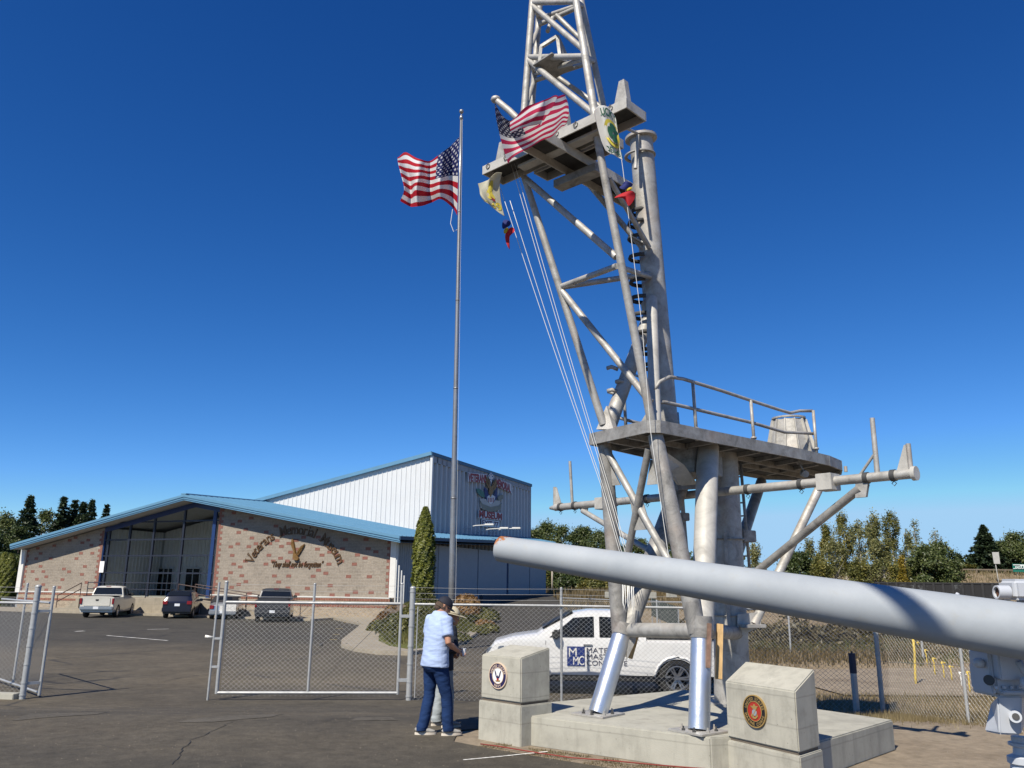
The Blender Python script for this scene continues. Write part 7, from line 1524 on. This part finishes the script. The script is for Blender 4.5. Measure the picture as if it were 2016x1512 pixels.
# ================================================================ flagpole and flags
M_POLEM = galv_mat('flagpole_steel', (.16, .165, .175), (.25, .255, .265), (.34, .345, .355), .6, .42, 2)
FPY = 31.0; fb = atY(889, 1200, FPY); ft = atY(908, 236, FPY); fz = mound_z(fb.x, fb.y)
fp = emp('flagpole', (fb.x, fb.y, fz-.05), 'tall tapered steel flagpole rising from the planting island', 'flagpole')
fbx = V(fb.x, fb.y, fz-.05); ftx = V(ft.x, ft.y, ft.z)
MB().tube([fbx.lerp(ftx, t) for t in np.linspace(0, 1, 9)], .125, 18, .05).build('pole', M_POLEM, fp, smooth=True)
for t in (.25, .45, .62, .8): c = fbx.lerp(ftx, t); r_ = .125-.075*t; MB().lathe([(r_, 0), (r_+.006, 0), (r_+.006, .06), (r_, .06)], 16, o=c).build('joint_band', M_POLEM, fp, smooth=True)
MB().lathe([(.04, 0), (.075, .02), (.08, .12), (.05, .2), (.02, .24), (.02, .32), (.001, .32)], 14, o=ftx).build('truck', M_POLEM, fp, smooth=True); MB().ball(ftx+V(0, 0, .4), .1, 14, 8).build('finial', M_POLEM, fp, smooth=True)
MB().tube([fbx.lerp(ftx, .05)+V(.16, -.1, 0), fbx.lerp(ftx, .5)+V(.12, -.08, 0), ftx+V(.06, -.05, 0)], .004, 5).build('halyard', M_ROPE, fp)
def flag_mat(name, faded=0):
    """13 stripes and a starred canton by UV: u from hoist to fly, v from bottom to top"""
    m, nt, b = nodes(name); uv = N(nt, 'ShaderNodeUVMap'); sx = N(nt, 'ShaderNodeSeparateXYZ'); nt.links.new(uv.outputs[0], sx.inputs[0])
    def M(op, a_, b_=None, c_=None):
        n = N(nt, 'ShaderNodeMath', operation=op)
        for i, v in enumerate((a_, b_, c_)):
            if v is None: continue
            if hasattr(v, 'links'): nt.links.new(v, n.inputs[i])
            else: n.inputs[i].default_value = v
        return n.outputs[0]
    u, v = sx.outputs[0], sx.outputs[1]
    st = M('MODULO', M('FLOOR', M('MULTIPLY', v, 13)), 2); red = (.42, .012, .026) if not faded else (.5, .03, .09); wh = (.7, .7, .7); bl = (.015, .02, .1) if not faded else (.04, .04, .075)
    c = mix(nt, M('LESS_THAN', st, .5), wh, red)
    can = M('MULTIPLY', M('LESS_THAN', u, .4), M('GREATER_THAN', v, 6/13))
    # staggered rows of five-pointed-looking stars
    uu = M('MULTIPLY', u, 6/.4); vv = M('MULTIPLY', M('SUBTRACT', v, 6/13), 5.5/(7/13)); row = M('MODULO', M('FLOOR', M('MULTIPLY', vv, 1.7)), 2)
    fx = M('SUBTRACT', M('FRACT', M('ADD', uu, M('MULTIPLY', row, .5))), .5); fy = M('SUBTRACT', M('FRACT', M('MULTIPLY', vv, 1.7)), .5)
    r2 = M('SQRT', M('ADD', M('MULTIPLY', fx, fx), M('MULTIPLY', M('MULTIPLY', fy, fy), .8))); an = M('ARCTAN2', fx, fy); rs = M('ADD', .23, M('MULTIPLY', M('COSINE', M('MULTIPLY', an, 5)), .09))
    canc = mix(nt, M('LESS_THAN', r2, rs), bl, (.6, .6, .62)); c = mix(nt, can, c, canc)
    out = nt.nodes['Material Output']; tr = N(nt, 'ShaderNodeBsdfTranslucent'); nt.links.new(c, tr.inputs[0]); nt.links.new(c, b.inputs['Base Color']); b.inputs['Roughness'].default_value = .75; b.inputs['Specular IOR Level'].default_value = .2
    mx = N(nt, 'ShaderNodeMixShader'); mx.inputs[0].default_value = .35; nt.links.new(b.outputs[0], mx.inputs[1]); nt.links.new(tr.outputs[0], mx.inputs[2]); nt.links.new(mx.outputs[0], out.inputs[0])
    return m
def cloth_mat(name, col, trans=.3):
    m, nt, b = nodes(name); out = nt.nodes['Material Output']; tc = N(nt, 'ShaderNodeTexCoord'); nz = N(nt, 'ShaderNodeTexNoise', i_Scale=8, i_Detail=5); nt.links.new(tc.outputs['Object'], nz.inputs[0])
    c = ramp(nt, nz.outputs[0], [(.3, tuple(x*.88 for x in col)), (.7, tuple(min(1, x*1.06) for x in col))]).outputs[0]; tr = N(nt, 'ShaderNodeBsdfTranslucent'); nt.links.new(c, tr.inputs[0]); nt.links.new(c, b.inputs['Base Color']); b.inputs['Roughness'].default_value = .8
    mx = N(nt, 'ShaderNodeMixShader'); mx.inputs[0].default_value = trans; nt.links.new(b.outputs[0], mx.inputs[1]); nt.links.new(tr.outputs[0], mx.inputs[2]); nt.links.new(mx.outputs[0], out.inputs[0]); return m
def cr(p, t):
    n = len(p)-1; x = min(max(t, 0), 1)*n; i = min(int(x), n-1); f = x-i; P = lambda k: p[min(max(k, 0), n)]
    a_, b_, c_, d_ = P(i-1), P(i), P(i+1), P(i+2); return .5*((2*b_)+(c_-a_)*f+(2*a_-5*b_+4*c_-d_)*f*f+(3*b_-a_-3*c_+d_)*f**3)
def flag_surf(ctrl, nu, nv, rip=0, rfreq=6, seed=0):
    """ctrl[row][col] points, row 0 = top edge; returns a function (u, v in 0..1) -> point, v = 1 at the top"""
    def S(u, v):
        cols = [cr(row, u) for row in ctrl]; p = cr(cols, 1-v)
        if rip: p = p+V(0, 1, .12)*rip*(u**.7)*(math.sin(u*rfreq*3.1+v*3.3+seed)+.45*math.sin(u*rfreq*6.3-v*5+seed*2))
        return p
    return S
def flag_mesh(name, S, nu, nv, mat, parent=None):
    vs = [S(i/nu, j/nv) for j in range(nv+1) for i in range(nu+1)]; fs = [(j*(nu+1)+i, j*(nu+1)+i+1, (j+1)*(nu+1)+i+1, (j+1)*(nu+1)+i) for j in range(nv) for i in range(nu)]
    me = bpy.data.meshes.new(name); me.from_pydata([tuple(v) for v in vs], [], fs); uvl = me.uv_layers.new(name='UVMap')
    for p in me.polygons:
        for li, vi in zip(p.loop_indices, p.vertices): uvl.data[li].uv = ((vi % (nu+1))/nu, (vi//(nu+1))/nv)
    me.update(); return link(name, me, mat, parent, smooth=True)
def grid(rows, Y):
    return [[atY(x, y, Y+d) for x, y, d in r] for r in rows]
# flag on the pole (hoist on the right, streaming left)
M_USA = flag_mat('national_flag'); M_USAF = flag_mat('faded_national_flag', 1)
ct = grid([[(904, 270, 0), (888, 286, .5), (870, 300, -.1), (850, 316, .7), (825, 312, .1), (800, 302, .6), (782, 309, .2)],
           [(903, 300, 0), (886, 316, .6), (868, 326, -.3), (846, 334, .8), (822, 328, -.2), (802, 326, .5), (784, 322, .2)],
           [(902, 340, 0), (884, 342, .7), (866, 346, -.5), (844, 352, .8), (822, 348, -.4), (806, 352, .5), (790, 346, .2)],
           [(901, 382, 0), (886, 372, .6), (864, 370, -.5), (842, 376, .7), (820, 372, -.4), (808, 378, .4), (796, 374, .1)],
           [(900, 424, 0), (890, 408, .5), (866, 392, -.3), (846, 400, .7), (822, 408, -.2), (804, 404, .4), (788, 396, .1)]], FPY)
fo = flag_mesh('flag', flag_surf(ct, 0, 0, .1, 5, 1), 70, 36, M_USA); tag(fo, 'large red, white and blue striped flag streaming from the tall flagpole', 'flag')
MB().tube([atY(891, 412, FPY), atY(887, 440, FPY), atY(893, 456, FPY), atY(900, 452, FPY)], .012, 5).build('loose_halyard', M_ROPE, fo)
# faded national flag on the mast
ct = grid([[(974, 202, 0), (990, 228, .15), (1008, 236, .0), (1036, 212, -.35), (1070, 196, -.5), (1100, 188, -.35), (1112, 190, -.1)],
           [(976, 228, 0), (994, 246, .2), (1014, 250, .1), (1046, 232, -.25), (1082, 214, -.4), (1108, 204, -.2), (1118, 206, .05)],
           [(982, 258, 0), (1000, 268, .22), (1022, 266, .2), (1054, 252, .0), (1086, 238, .0), (1108, 222, .1), (1120, 222, .2)],
           [(990, 290, 0), (1008, 290, .2), (1030, 282, .25), (1060, 266, .2), (1088, 254, .2), (1108, 236, .25), (1118, 234, .3)],
           [(1000, 322, 0), (1012, 308, .18), (1034, 296, .25), (1062, 278, .3), (1088, 268, .3), (1106, 250, .35), (1116, 242, .35)]], 9.55)
f2 = flag_mesh('flag', flag_surf(ct, 0, 0, .035, 4, 2), 60, 34, M_USAF); tag(f2, 'faded striped national flag billowing from the upper yard of the mast', 'flag')
# folded fly of the same flag lying over its face
ct = grid([[(1004, 240, -.3), (1040, 214, -.62), (1072, 196, -.75), (1098, 188, -.55)], [(1004, 252, -.28), (1036, 234, -.6), (1066, 222, -.72), (1086, 216, -.5)], [(1006, 262, -.25), (1032, 250, -.5), (1060, 246, -.62), (1064, 247, -.45)]], 9.55)
so_ = flag_surf(ct, 0, 0, .02, 4, 3); S2 = lambda u, v: so_(u, v)
fo2 = flag_mesh('folded_fly', S2, 24, 16, M_USAF, f2)
for p in fo2.data.polygons:
    for li in p.loop_indices: w = fo2.data.uv_layers[0].data[li].uv; fo2.data.uv_layers[0].data[li].uv = (.45+w[0]*.5, .06+w[1]*.44)
# white clover flag
M_WCL = cloth_mat('white_flag_cloth', (.72, .72, .7)); M_GRNF = flat('flag_green', (.01, .09, .05), .8); M_YELF = flat('flag_yellow', (.55, .45, .05), .8); M_REDF = flat('flag_dark_red', (.25, .02, .03), .8)
ct = grid([[(1169, 218, .0), (1180, 208, -.12), (1196, 210, -.1), (1208, 226, .05), (1212, 234, .0)], [(1176, 250, 0), (1188, 240, -.1), (1200, 244, -.08), (1212, 256, .03), (1216, 262, .0)], [(1184, 278, .0), (1194, 274, -.06), (1206, 278, -.05), (1216, 286, .03), (1220, 290, .0)], [(1192, 296, .0), (1200, 302, -.03), (1210, 306, -.02), (1218, 310, .02), (1225, 316, .0)]], 9.35)
SC_ = flag_surf(ct, 0, 0, .012, 3, 1); f3 = flag_mesh('clover_flag', SC_, 30, 36, M_WCL); tag(f3, 'white flag with green four-leaf clover and DD-450 hanging from the right of the upper yard', 'flag')
f3.modifiers.new('thick', 'SOLIDIFY').thickness = .004
def on_flag(name, polys, S, mat, parent, off):
    q = MB()
    for p in polys:
        c = (sum(a_ for a_, b_ in p)/len(p), sum(b_ for a_, b_ in p)/len(p)); e = .01
        n = (S(c[0]+e, c[1])-S(c[0]-e, c[1])).cross(S(c[0], c[1]+e)-S(c[0], c[1]-e)).normalized(); n = n if n.y < 0 else -n
        vs = [S(a_, b_)+n*off for a_, b_ in [c]+list(p)]; q.add(vs, [(0, i, i % len(p)+1) for i in range(1, len(p)+1)])
    return q.build(name, mat, parent)
def ell(cx, cy, rx, ry, n=20): return [(cx+rx*math.cos(2*math.pi*k/n), cy+ry*math.sin(2*math.pi*k/n)) for k in range(n)]
on_flag('yellow_ring', [ell(.52, .47, .36, .27, 28)], SC_, M_YELF, f3, .02); on_flag('ring_centre', [ell(.52, .47, .27, .2, 28)], SC_, M_WCL, f3, .028)
on_flag('clover', [ell(.52, .58, .13, .085), ell(.52, .37, .13, .085), ell(.39, .475, .11, .1), ell(.65, .475, .11, .1), [(.5, .4), (.54, .4), (.64, .25), (.6, .24)]], SC_, M_GRNF, f3, .036)
def text_flag(name, s, u0, u1, v0, hgt, S, mat, parent, off=.018):
    vs, fs, w = text_geo(s, .03); q = MB(); n = (S(.52, .5)-S(.48, .5)).cross(S(.5, .52)-S(.5, .48)).normalized(); n = n if n.y < 0 else -n
    q.add([S(u0+(u1-u0)*v.x/w, v0+hgt*v.y)+n*off for v in vs], fs); tag(q.build(name, mat, parent), kind='stuff')
text_flag('lettering', 'DD-450', .06, .98, .04, .2, SC_, M_GRNF, f3); text_flag('lettering', 'LUCKY O', .1, .98, .78, .2, SC_, M_GRNF, f3)
# cream flag with yellow figure at the left of the yard
M_CRM = cloth_mat('cream_flag_cloth', (.66, .63, .5), .4)
ct = grid([[(988, 340, .0), (976, 340, -.1), (964, 352, -.15), (957, 356, -.05), (941, 362, .1)], [(984, 362, .0), (972, 360, -.06), (962, 368, -.1), (952, 374, -.02), (944, 372, .1)], [(986, 394, .0), (976, 392, -.05), (966, 394, -.07), (956, 392, .0), (946, 384, .06)], [(993, 426, .0), (984, 420, -.02), (974, 412, -.03), (964, 404, .0), (954, 396, .03)]], 11.1)
SN_ = flag_surf(ct, 0, 0, .015, 3, 4); f4 = flag_mesh('cream_flag', SN_, 26, 34, M_CRM); tag(f4, 'cream flag with yellow figure and number 449 below the left end of the upper yard', 'flag'); f4.modifiers.new('thick', 'SOLIDIFY').thickness = .004
on_flag('yellow_figure', [ell(.42, .66, .12, .14), ell(.5, .48, .14, .13), [(.4, .5), (.5, .4), (.34, .3), (.28, .36)]], SN_, M_YELF, f4, .01); on_flag('red_mark', [[(.62, .62), (.68, .6), (.42, .3), (.3, .28), (.32, .33), (.42, .36)]], SN_, M_REDF, f4, .014)
vs, fs, w = text_geo('449', .03); n = V(0, -1, 0); q = MB(); q.add([SN_(.95-.9*(v.x/w), .1+.22*v.y)+n*.012 for v in vs], fs); tag(q.build('lettering', M_YELF, f4), kind='stuff')
# signal pennants
M_PB, M_PY, M_PR = cloth_mat('pennant_blue', (.015, .025, .16)), cloth_mat('pennant_yellow', (.6, .42, .03)), cloth_mat('pennant_red', (.5, .015, .025))
def pennant(name, label, parts, Y):
    r = emp(name, atY(*parts[0][2][0], Y), label, 'pennant', 'small signal pennants')
    for nm, mat, px in parts:
        P = [atY(x, y, Y+.05*math.sin(i*1.9)) for i, (x, y) in enumerate(px)]; c = sum(P, Vector())/len(P)+V(0, -.06, 0)
        q = MB().add([c]+P, [(0, i, i % len(P)+1) for i in range(1, len(P)+1)]); o = q.build(nm, mat, r, smooth=True); sm = o.modifiers.new('s', 'SUBSURF'); sm.levels = sm.render_levels = 2
pennant('signal_pennant', 'small blue, yellow and red pennant on the left halyard under the cream flag', [('blue_field', M_PB, [(988, 434), (997, 431), (1006, 436), (1006, 444), (996, 448), (988, 454)]), ('yellow_field', M_PY, [(990, 450), (1003, 446), (1000, 455), (992, 464)]), ('red_field', M_PR, [(1000, 450), (1010, 445), (1016, 456), (1004, 462), (1000, 474), (1006, 496), (998, 484), (992, 464)])], 11.4)
pennant('signal_pennant', 'small blue, yellow and red pennant on the right halyard below the clover flag', [('blue_field', M_PB, [(1216, 368), (1226, 366), (1228, 355), (1240, 358), (1249, 363), (1240, 370), (1228, 375)]), ('yellow_field', M_PY, [(1230, 374), (1242, 366), (1247, 372), (1236, 377)]), ('red_field', M_PR, [(1206, 391), (1216, 384), (1230, 378), (1248, 373), (1252, 386), (1246, 398), (1236, 410), (1232, 392), (1220, 388)])], 10.1)
# ================================================================ right-hand background
M_BLKC = flat('peeling_black_paint', (.02, .02, .022), .8, var=.5, scale=3)
def peel_mat():
    m, nt, b = nodes('peeled_side'); tc = N(nt, 'ShaderNodeTexCoord'); nz = N(nt, 'ShaderNodeTexNoise', i_Scale=.9, i_Detail=7, i_Roughness=.75); nt.links.new(tc.outputs['Object'], nz.inputs[0])
    c = ramp(nt, nz.outputs[0], [(.54, (.014, .014, .016)), (.62, (.07, .075, .08)), (.72, (.16, .17, .17))]); nt.links.new(c.outputs[0], b.inputs['Base Color']); b.inputs['Roughness'].default_value = .85; return m
M_PEEL = peel_mat()
def flatcar(name, px0, px1, py0, py1, Y, label, posts=14):
    a_, b_ = atY(px0, py0, Y), atY(px1, py0, Y-6); zb = atY(px0, py1, Y).z; d = (b_-a_); d.z = 0; L_ = d.length; d.normalize(); n = V(-d.y, d.x, 0); zt = a_.z
    r = emp(name, V(a_.x, a_.y, g(a_.x, a_.y)), label, 'rail car', 'black rail cars on the siding'); mid = a_+d*L_/2
    MB().bar(V(a_.x, a_.y, zt-.06), V(b_.x, b_.y, zt-.06), 2.8, .12).build('deck', M_BLKC, r); MB().bar(V(a_.x, a_.y, (zt+zb)/2)-n*1.3, V(b_.x, b_.y, (zt+zb)/2)-n*1.3, .12, zt-zb-.1).build('side_sill', M_PEEL, r)
    for k in range(posts): p = a_+d*(L_*(k+.5)/posts)-n*1.4; MB().box(V(p.x, p.y, (zt+zb)/2), (.16, .16, zt-zb-.05), math.atan2(d.y, d.x)).build('side_rib', M_BLKC, r)
    for f in (.12, .2, .8, .88):
        for s in (-1, 1): c = a_+d*L_*f+n*s*.75; MB().lathe([(.001, -.06), (.42, -.06), (.42, .06), (.001, .06)], 20, Matrix((d, V(0, 0, 1), n)).transposed(), V(c.x, c.y, g(c.x, c.y)+.55)).build('wheel', M_BLKC, r)
    for f in (.16, .84): c = a_+d*L_*f; MB().box(V(c.x, c.y, g(c.x, c.y)+.6), (2.4, 1.8, .4), math.atan2(d.y, d.x)).build('bogie', M_BLKC, r)
flatcar('rail_flatcar', 1731, 1990, 1146, 1182, 70, 'black rail flatcar with peeling side behind the gun barrel'); flatcar('rail_flatcar', 1945, 2100, 1186, 1206, 60, 'low black rail car at the right edge below the white casing', 10); flatcar('rail_flatcar', 1330, 1500, 1192, 1210, 80, 'dark rail car seen low behind the mast column', 10)
# road signs on the embankment
M_SIGNB = flat('sign_back_grey', (.42, .42, .4), .6); M_SIGNG = flat('highway_green', (.01, .14, .1), .5); M_SW = flat('sign_white_print', (.7, .72, .72), .5)
def sign_quad(px, Y): return [atY(x, y, Y) for x, y in px]
p = sign_quad([(1953, 1087), (1966, 1087), (1969, 1110), (1957, 1110)], 100); rs = emp('road_sign', V(p[0].x, 100, g(p[0].x, 100)), 'back of a grey rectangular road sign on a thin post on the embankment', 'sign'); MB().plate(p, (0, 1, 0), .05).build('sign_panel', M_SIGNB, rs); c = (p[2]+p[3])/2; MB().tube([V(c.x, 100.1, g(c.x, 100)-.3), c+V(-.2, .1, 1.2)], .05, 6).build('post', M_SIGNB, rs)
p = sign_quad([(1993, 1110), (2075, 1112), (2075, 1128), (1995, 1126)], 108); rs = emp('highway_sign', V(p[0].x, 108, g(p[0].x, 108)), 'green highway exit sign at the right edge on the embankment', 'sign'); pn = MB().plate(p, (0, 1, 0), .08).build('sign_panel', M_SIGNG, rs)
q = MB(); text_on(q, 'EXIT', atY(1999, 1118.5, 107.8), V(1, 0, 0), V(0, 0, 1), .34, center=False, bold=.03); text_on(q, '77', atY(2009, 1118.8, 107.8), V(1, 0, 0), V(0, 0, 1), .55, center=False, bold=.03); tag(q.build('lettering', M_SW, pn), kind='stuff'); MB().box(atY(2034, 1119.6, 107.9), (5.2, .02, .07)).build('divider', M_SW, pn); MB().box(atY(2034, 1112.5, 107.9), (5.2, .02, .1)).build('divider', M_SW, pn)
for xx in (2003, 2060): c = atY(xx, 1125, 108.2); MB().tube([V(c.x, 108.3, g(c.x, 108)-.3), c], .07, 6).build('post', M_SIGNB, rs)
# guard rail along the embankment crest
M_UPW = flat('weathered_rail', (.16, .13, .1), .9); gr = emp('guard_rail', V(48, 112, g(48, 112)), 'low pale guard rail along the crest of the highway embankment', 'guard rail')
for a_, b_ in (((44, 112), (58, 111)), ((58, 111), (74, 110)), ((74, 110), (92, 108))): A_ = V(*a_, g(*a_)+.75); B_ = V(*b_, g(*b_)+.75); MB().bar(A_-V(0, 0, .3), B_-V(0, 0, .3), .06, .16).build('rail', M_UPW, gr)
for k in range(14): x = 44+k*3.6; y = 112-(x-44)*.08; MB().box(V(x, y+.1, g(x, y)+.25), (.15, .15, .6)).build('post', M_UPW, gr)
# yellow marker stakes by the dirt road
M_STK = flat('yellow_stake', (.55, .4, .07), .7, var=.15); M_STW = flat('white_stake', (.7, .7, .68), .7)
stk = [(1797, 1252, 1332, .042, 'tall yellow pipe marker post behind the right fence', M_STK), (1805, 1264, 1278, .03, 'shortest yellow stake beside the tall yellow post', M_STK), (1820, 1279, 1302, .025, 'yellow stake, first in the row right of the tall post', M_STK), (1835, 1295, 1318, .025, 'yellow stake, second in the row right of the tall post', M_STK), (1853, 1303, 1323, .025, 'yellow stake, third in the row right of the tall post', M_STK), (1868, 1311, 1327, .025, 'yellow stake, fourth in the row, left of the fence post', M_STK), (1887, 1323, 1336, .022, 'small white hooked stake right of the fence post', M_STW), (1903, 1322, 1346, .025, 'leaning yellow stake right of the white one', M_STK), (1920, 1316, 1342, .03, 'yellow stake close to the gun mount', M_STK), (1945, 1313, 1320, .025, 'yellow tape end seen through the gun mount', M_STK)]
for x, y0, y1, r, l, mt in stk:
    b_ = atZ(x+5, y1, -.1); t_ = atY(x, y0, b_.y); st_ = emp('marker_stake', V(b_.x, b_.y, g(b_.x, b_.y)), l, 'stake', 'marker stakes by the dirt road')
    MB().tube([V(b_.x, b_.y, g(b_.x, b_.y)-.1), b_, b_.lerp(t_, .6)+V(.02, 0, 0), t_], r*.72, 8).build('stake', mt, st_, smooth=True); MB().tube([t_, t_+V(.1, -.03, -.03)], r*.8, 6).build('hook', mt, st_, smooth=True)
# utility poles by the scrub
M_UP = flat('pole_wood', (.34, .3, .25), .9)
for x, l in ((1072, 'pale bare pole in the scrub, right one'), (1063, 'pale bare pole beside the museum end, left one'), (1087, 'dark thin pole in the scrub before the dense trees')): b_ = atY(x, 1152, 92); tp_ = atY(x, 1116, 92); tag(MB().tube([V(b_.x, 92, g(b_.x, 92)-.2), tp_], .09, 8).build('utility_pole', M_UP, smooth=True), l, 'pole', 'poles in the scrub')
# landscape blocks and gravel heap by the drive behind the pickup
hp = [(1150, 1195), (1195, 1172), (1235, 1170), (1262, 1176), (1275, 1196)]
hc_ = atY(1212, 1192, 36); q = MB().ball((0, 0, 0), 1, 20, 8); q.v = [tuple(V(v[0]*1.9*(1+.25*mnoise.noise(V(*v)*2)), v[1]*1.3, max(-.1, v[2])*.85*(1+.3*mnoise.noise(V(*v)*3)))) for v in q.v]; o = q.build('gravel_heap', flat('heap_gravel', (.15, .13, .11), .95, var=.5, scale=14, bump=1.0, bscale=16), None); o.location = (hc_.x, 36, g(hc_.x, 36)); tag(o, 'brown gravel heap behind the white works pickup', 'gravel heap')
for x, y, l in ((1201, 1171, 'pale concrete block on the gravel heap, left one'), (1282, 1172, 'pale concrete block at the far end of the green screen, middle one'), (1322, 1170, 'pale concrete block at the far end of the green screen, right one')): c = atY(x, y, 48); tag(MB().box(V(c.x, 48, c.z), (.5, .4, .35), .3).build('concrete_block', M_CONC, bevel=.02), l, 'block', 'blocks by the drive')
gs = [atY(1283, 1178, 44), atY(1335, 1195, 36), atY(1335, 1235, 36), atY(1283, 1212, 44)]; sc_ = emp('green_screen_fence', V(gs[0].x, 44, g(gs[0].x, 44)), 'dark green privacy screen on a fence behind the mast legs', 'fence'); MB().plate(gs, (1, .6, 0), .03).build('screen', flat('green_screen', (.03, .05, .045), .8), sc_)
for k in range(4): a_ = gs[0].lerp(gs[1], k/3); MB().tube([V(a_.x, a_.y, g(a_.x, a_.y)-.1), a_], .03, 6).build('post', M_FG, sc_)
# scattered litter and pebbles on the lot
for i, (x, y) in enumerate(((632, 1274), (682, 1274), (704, 1228), (728, 1233))):
    c = atZ(x, y, -.27); rock(c+V(0, 0, .08), (.07, .06, .06), i+50, 'pebble', 'dark stone lying on the pale pavement by the gate, %s from the left' % ('first', 'second', 'third', 'fourth')[i], 'stones by the pavement', M_DARK)
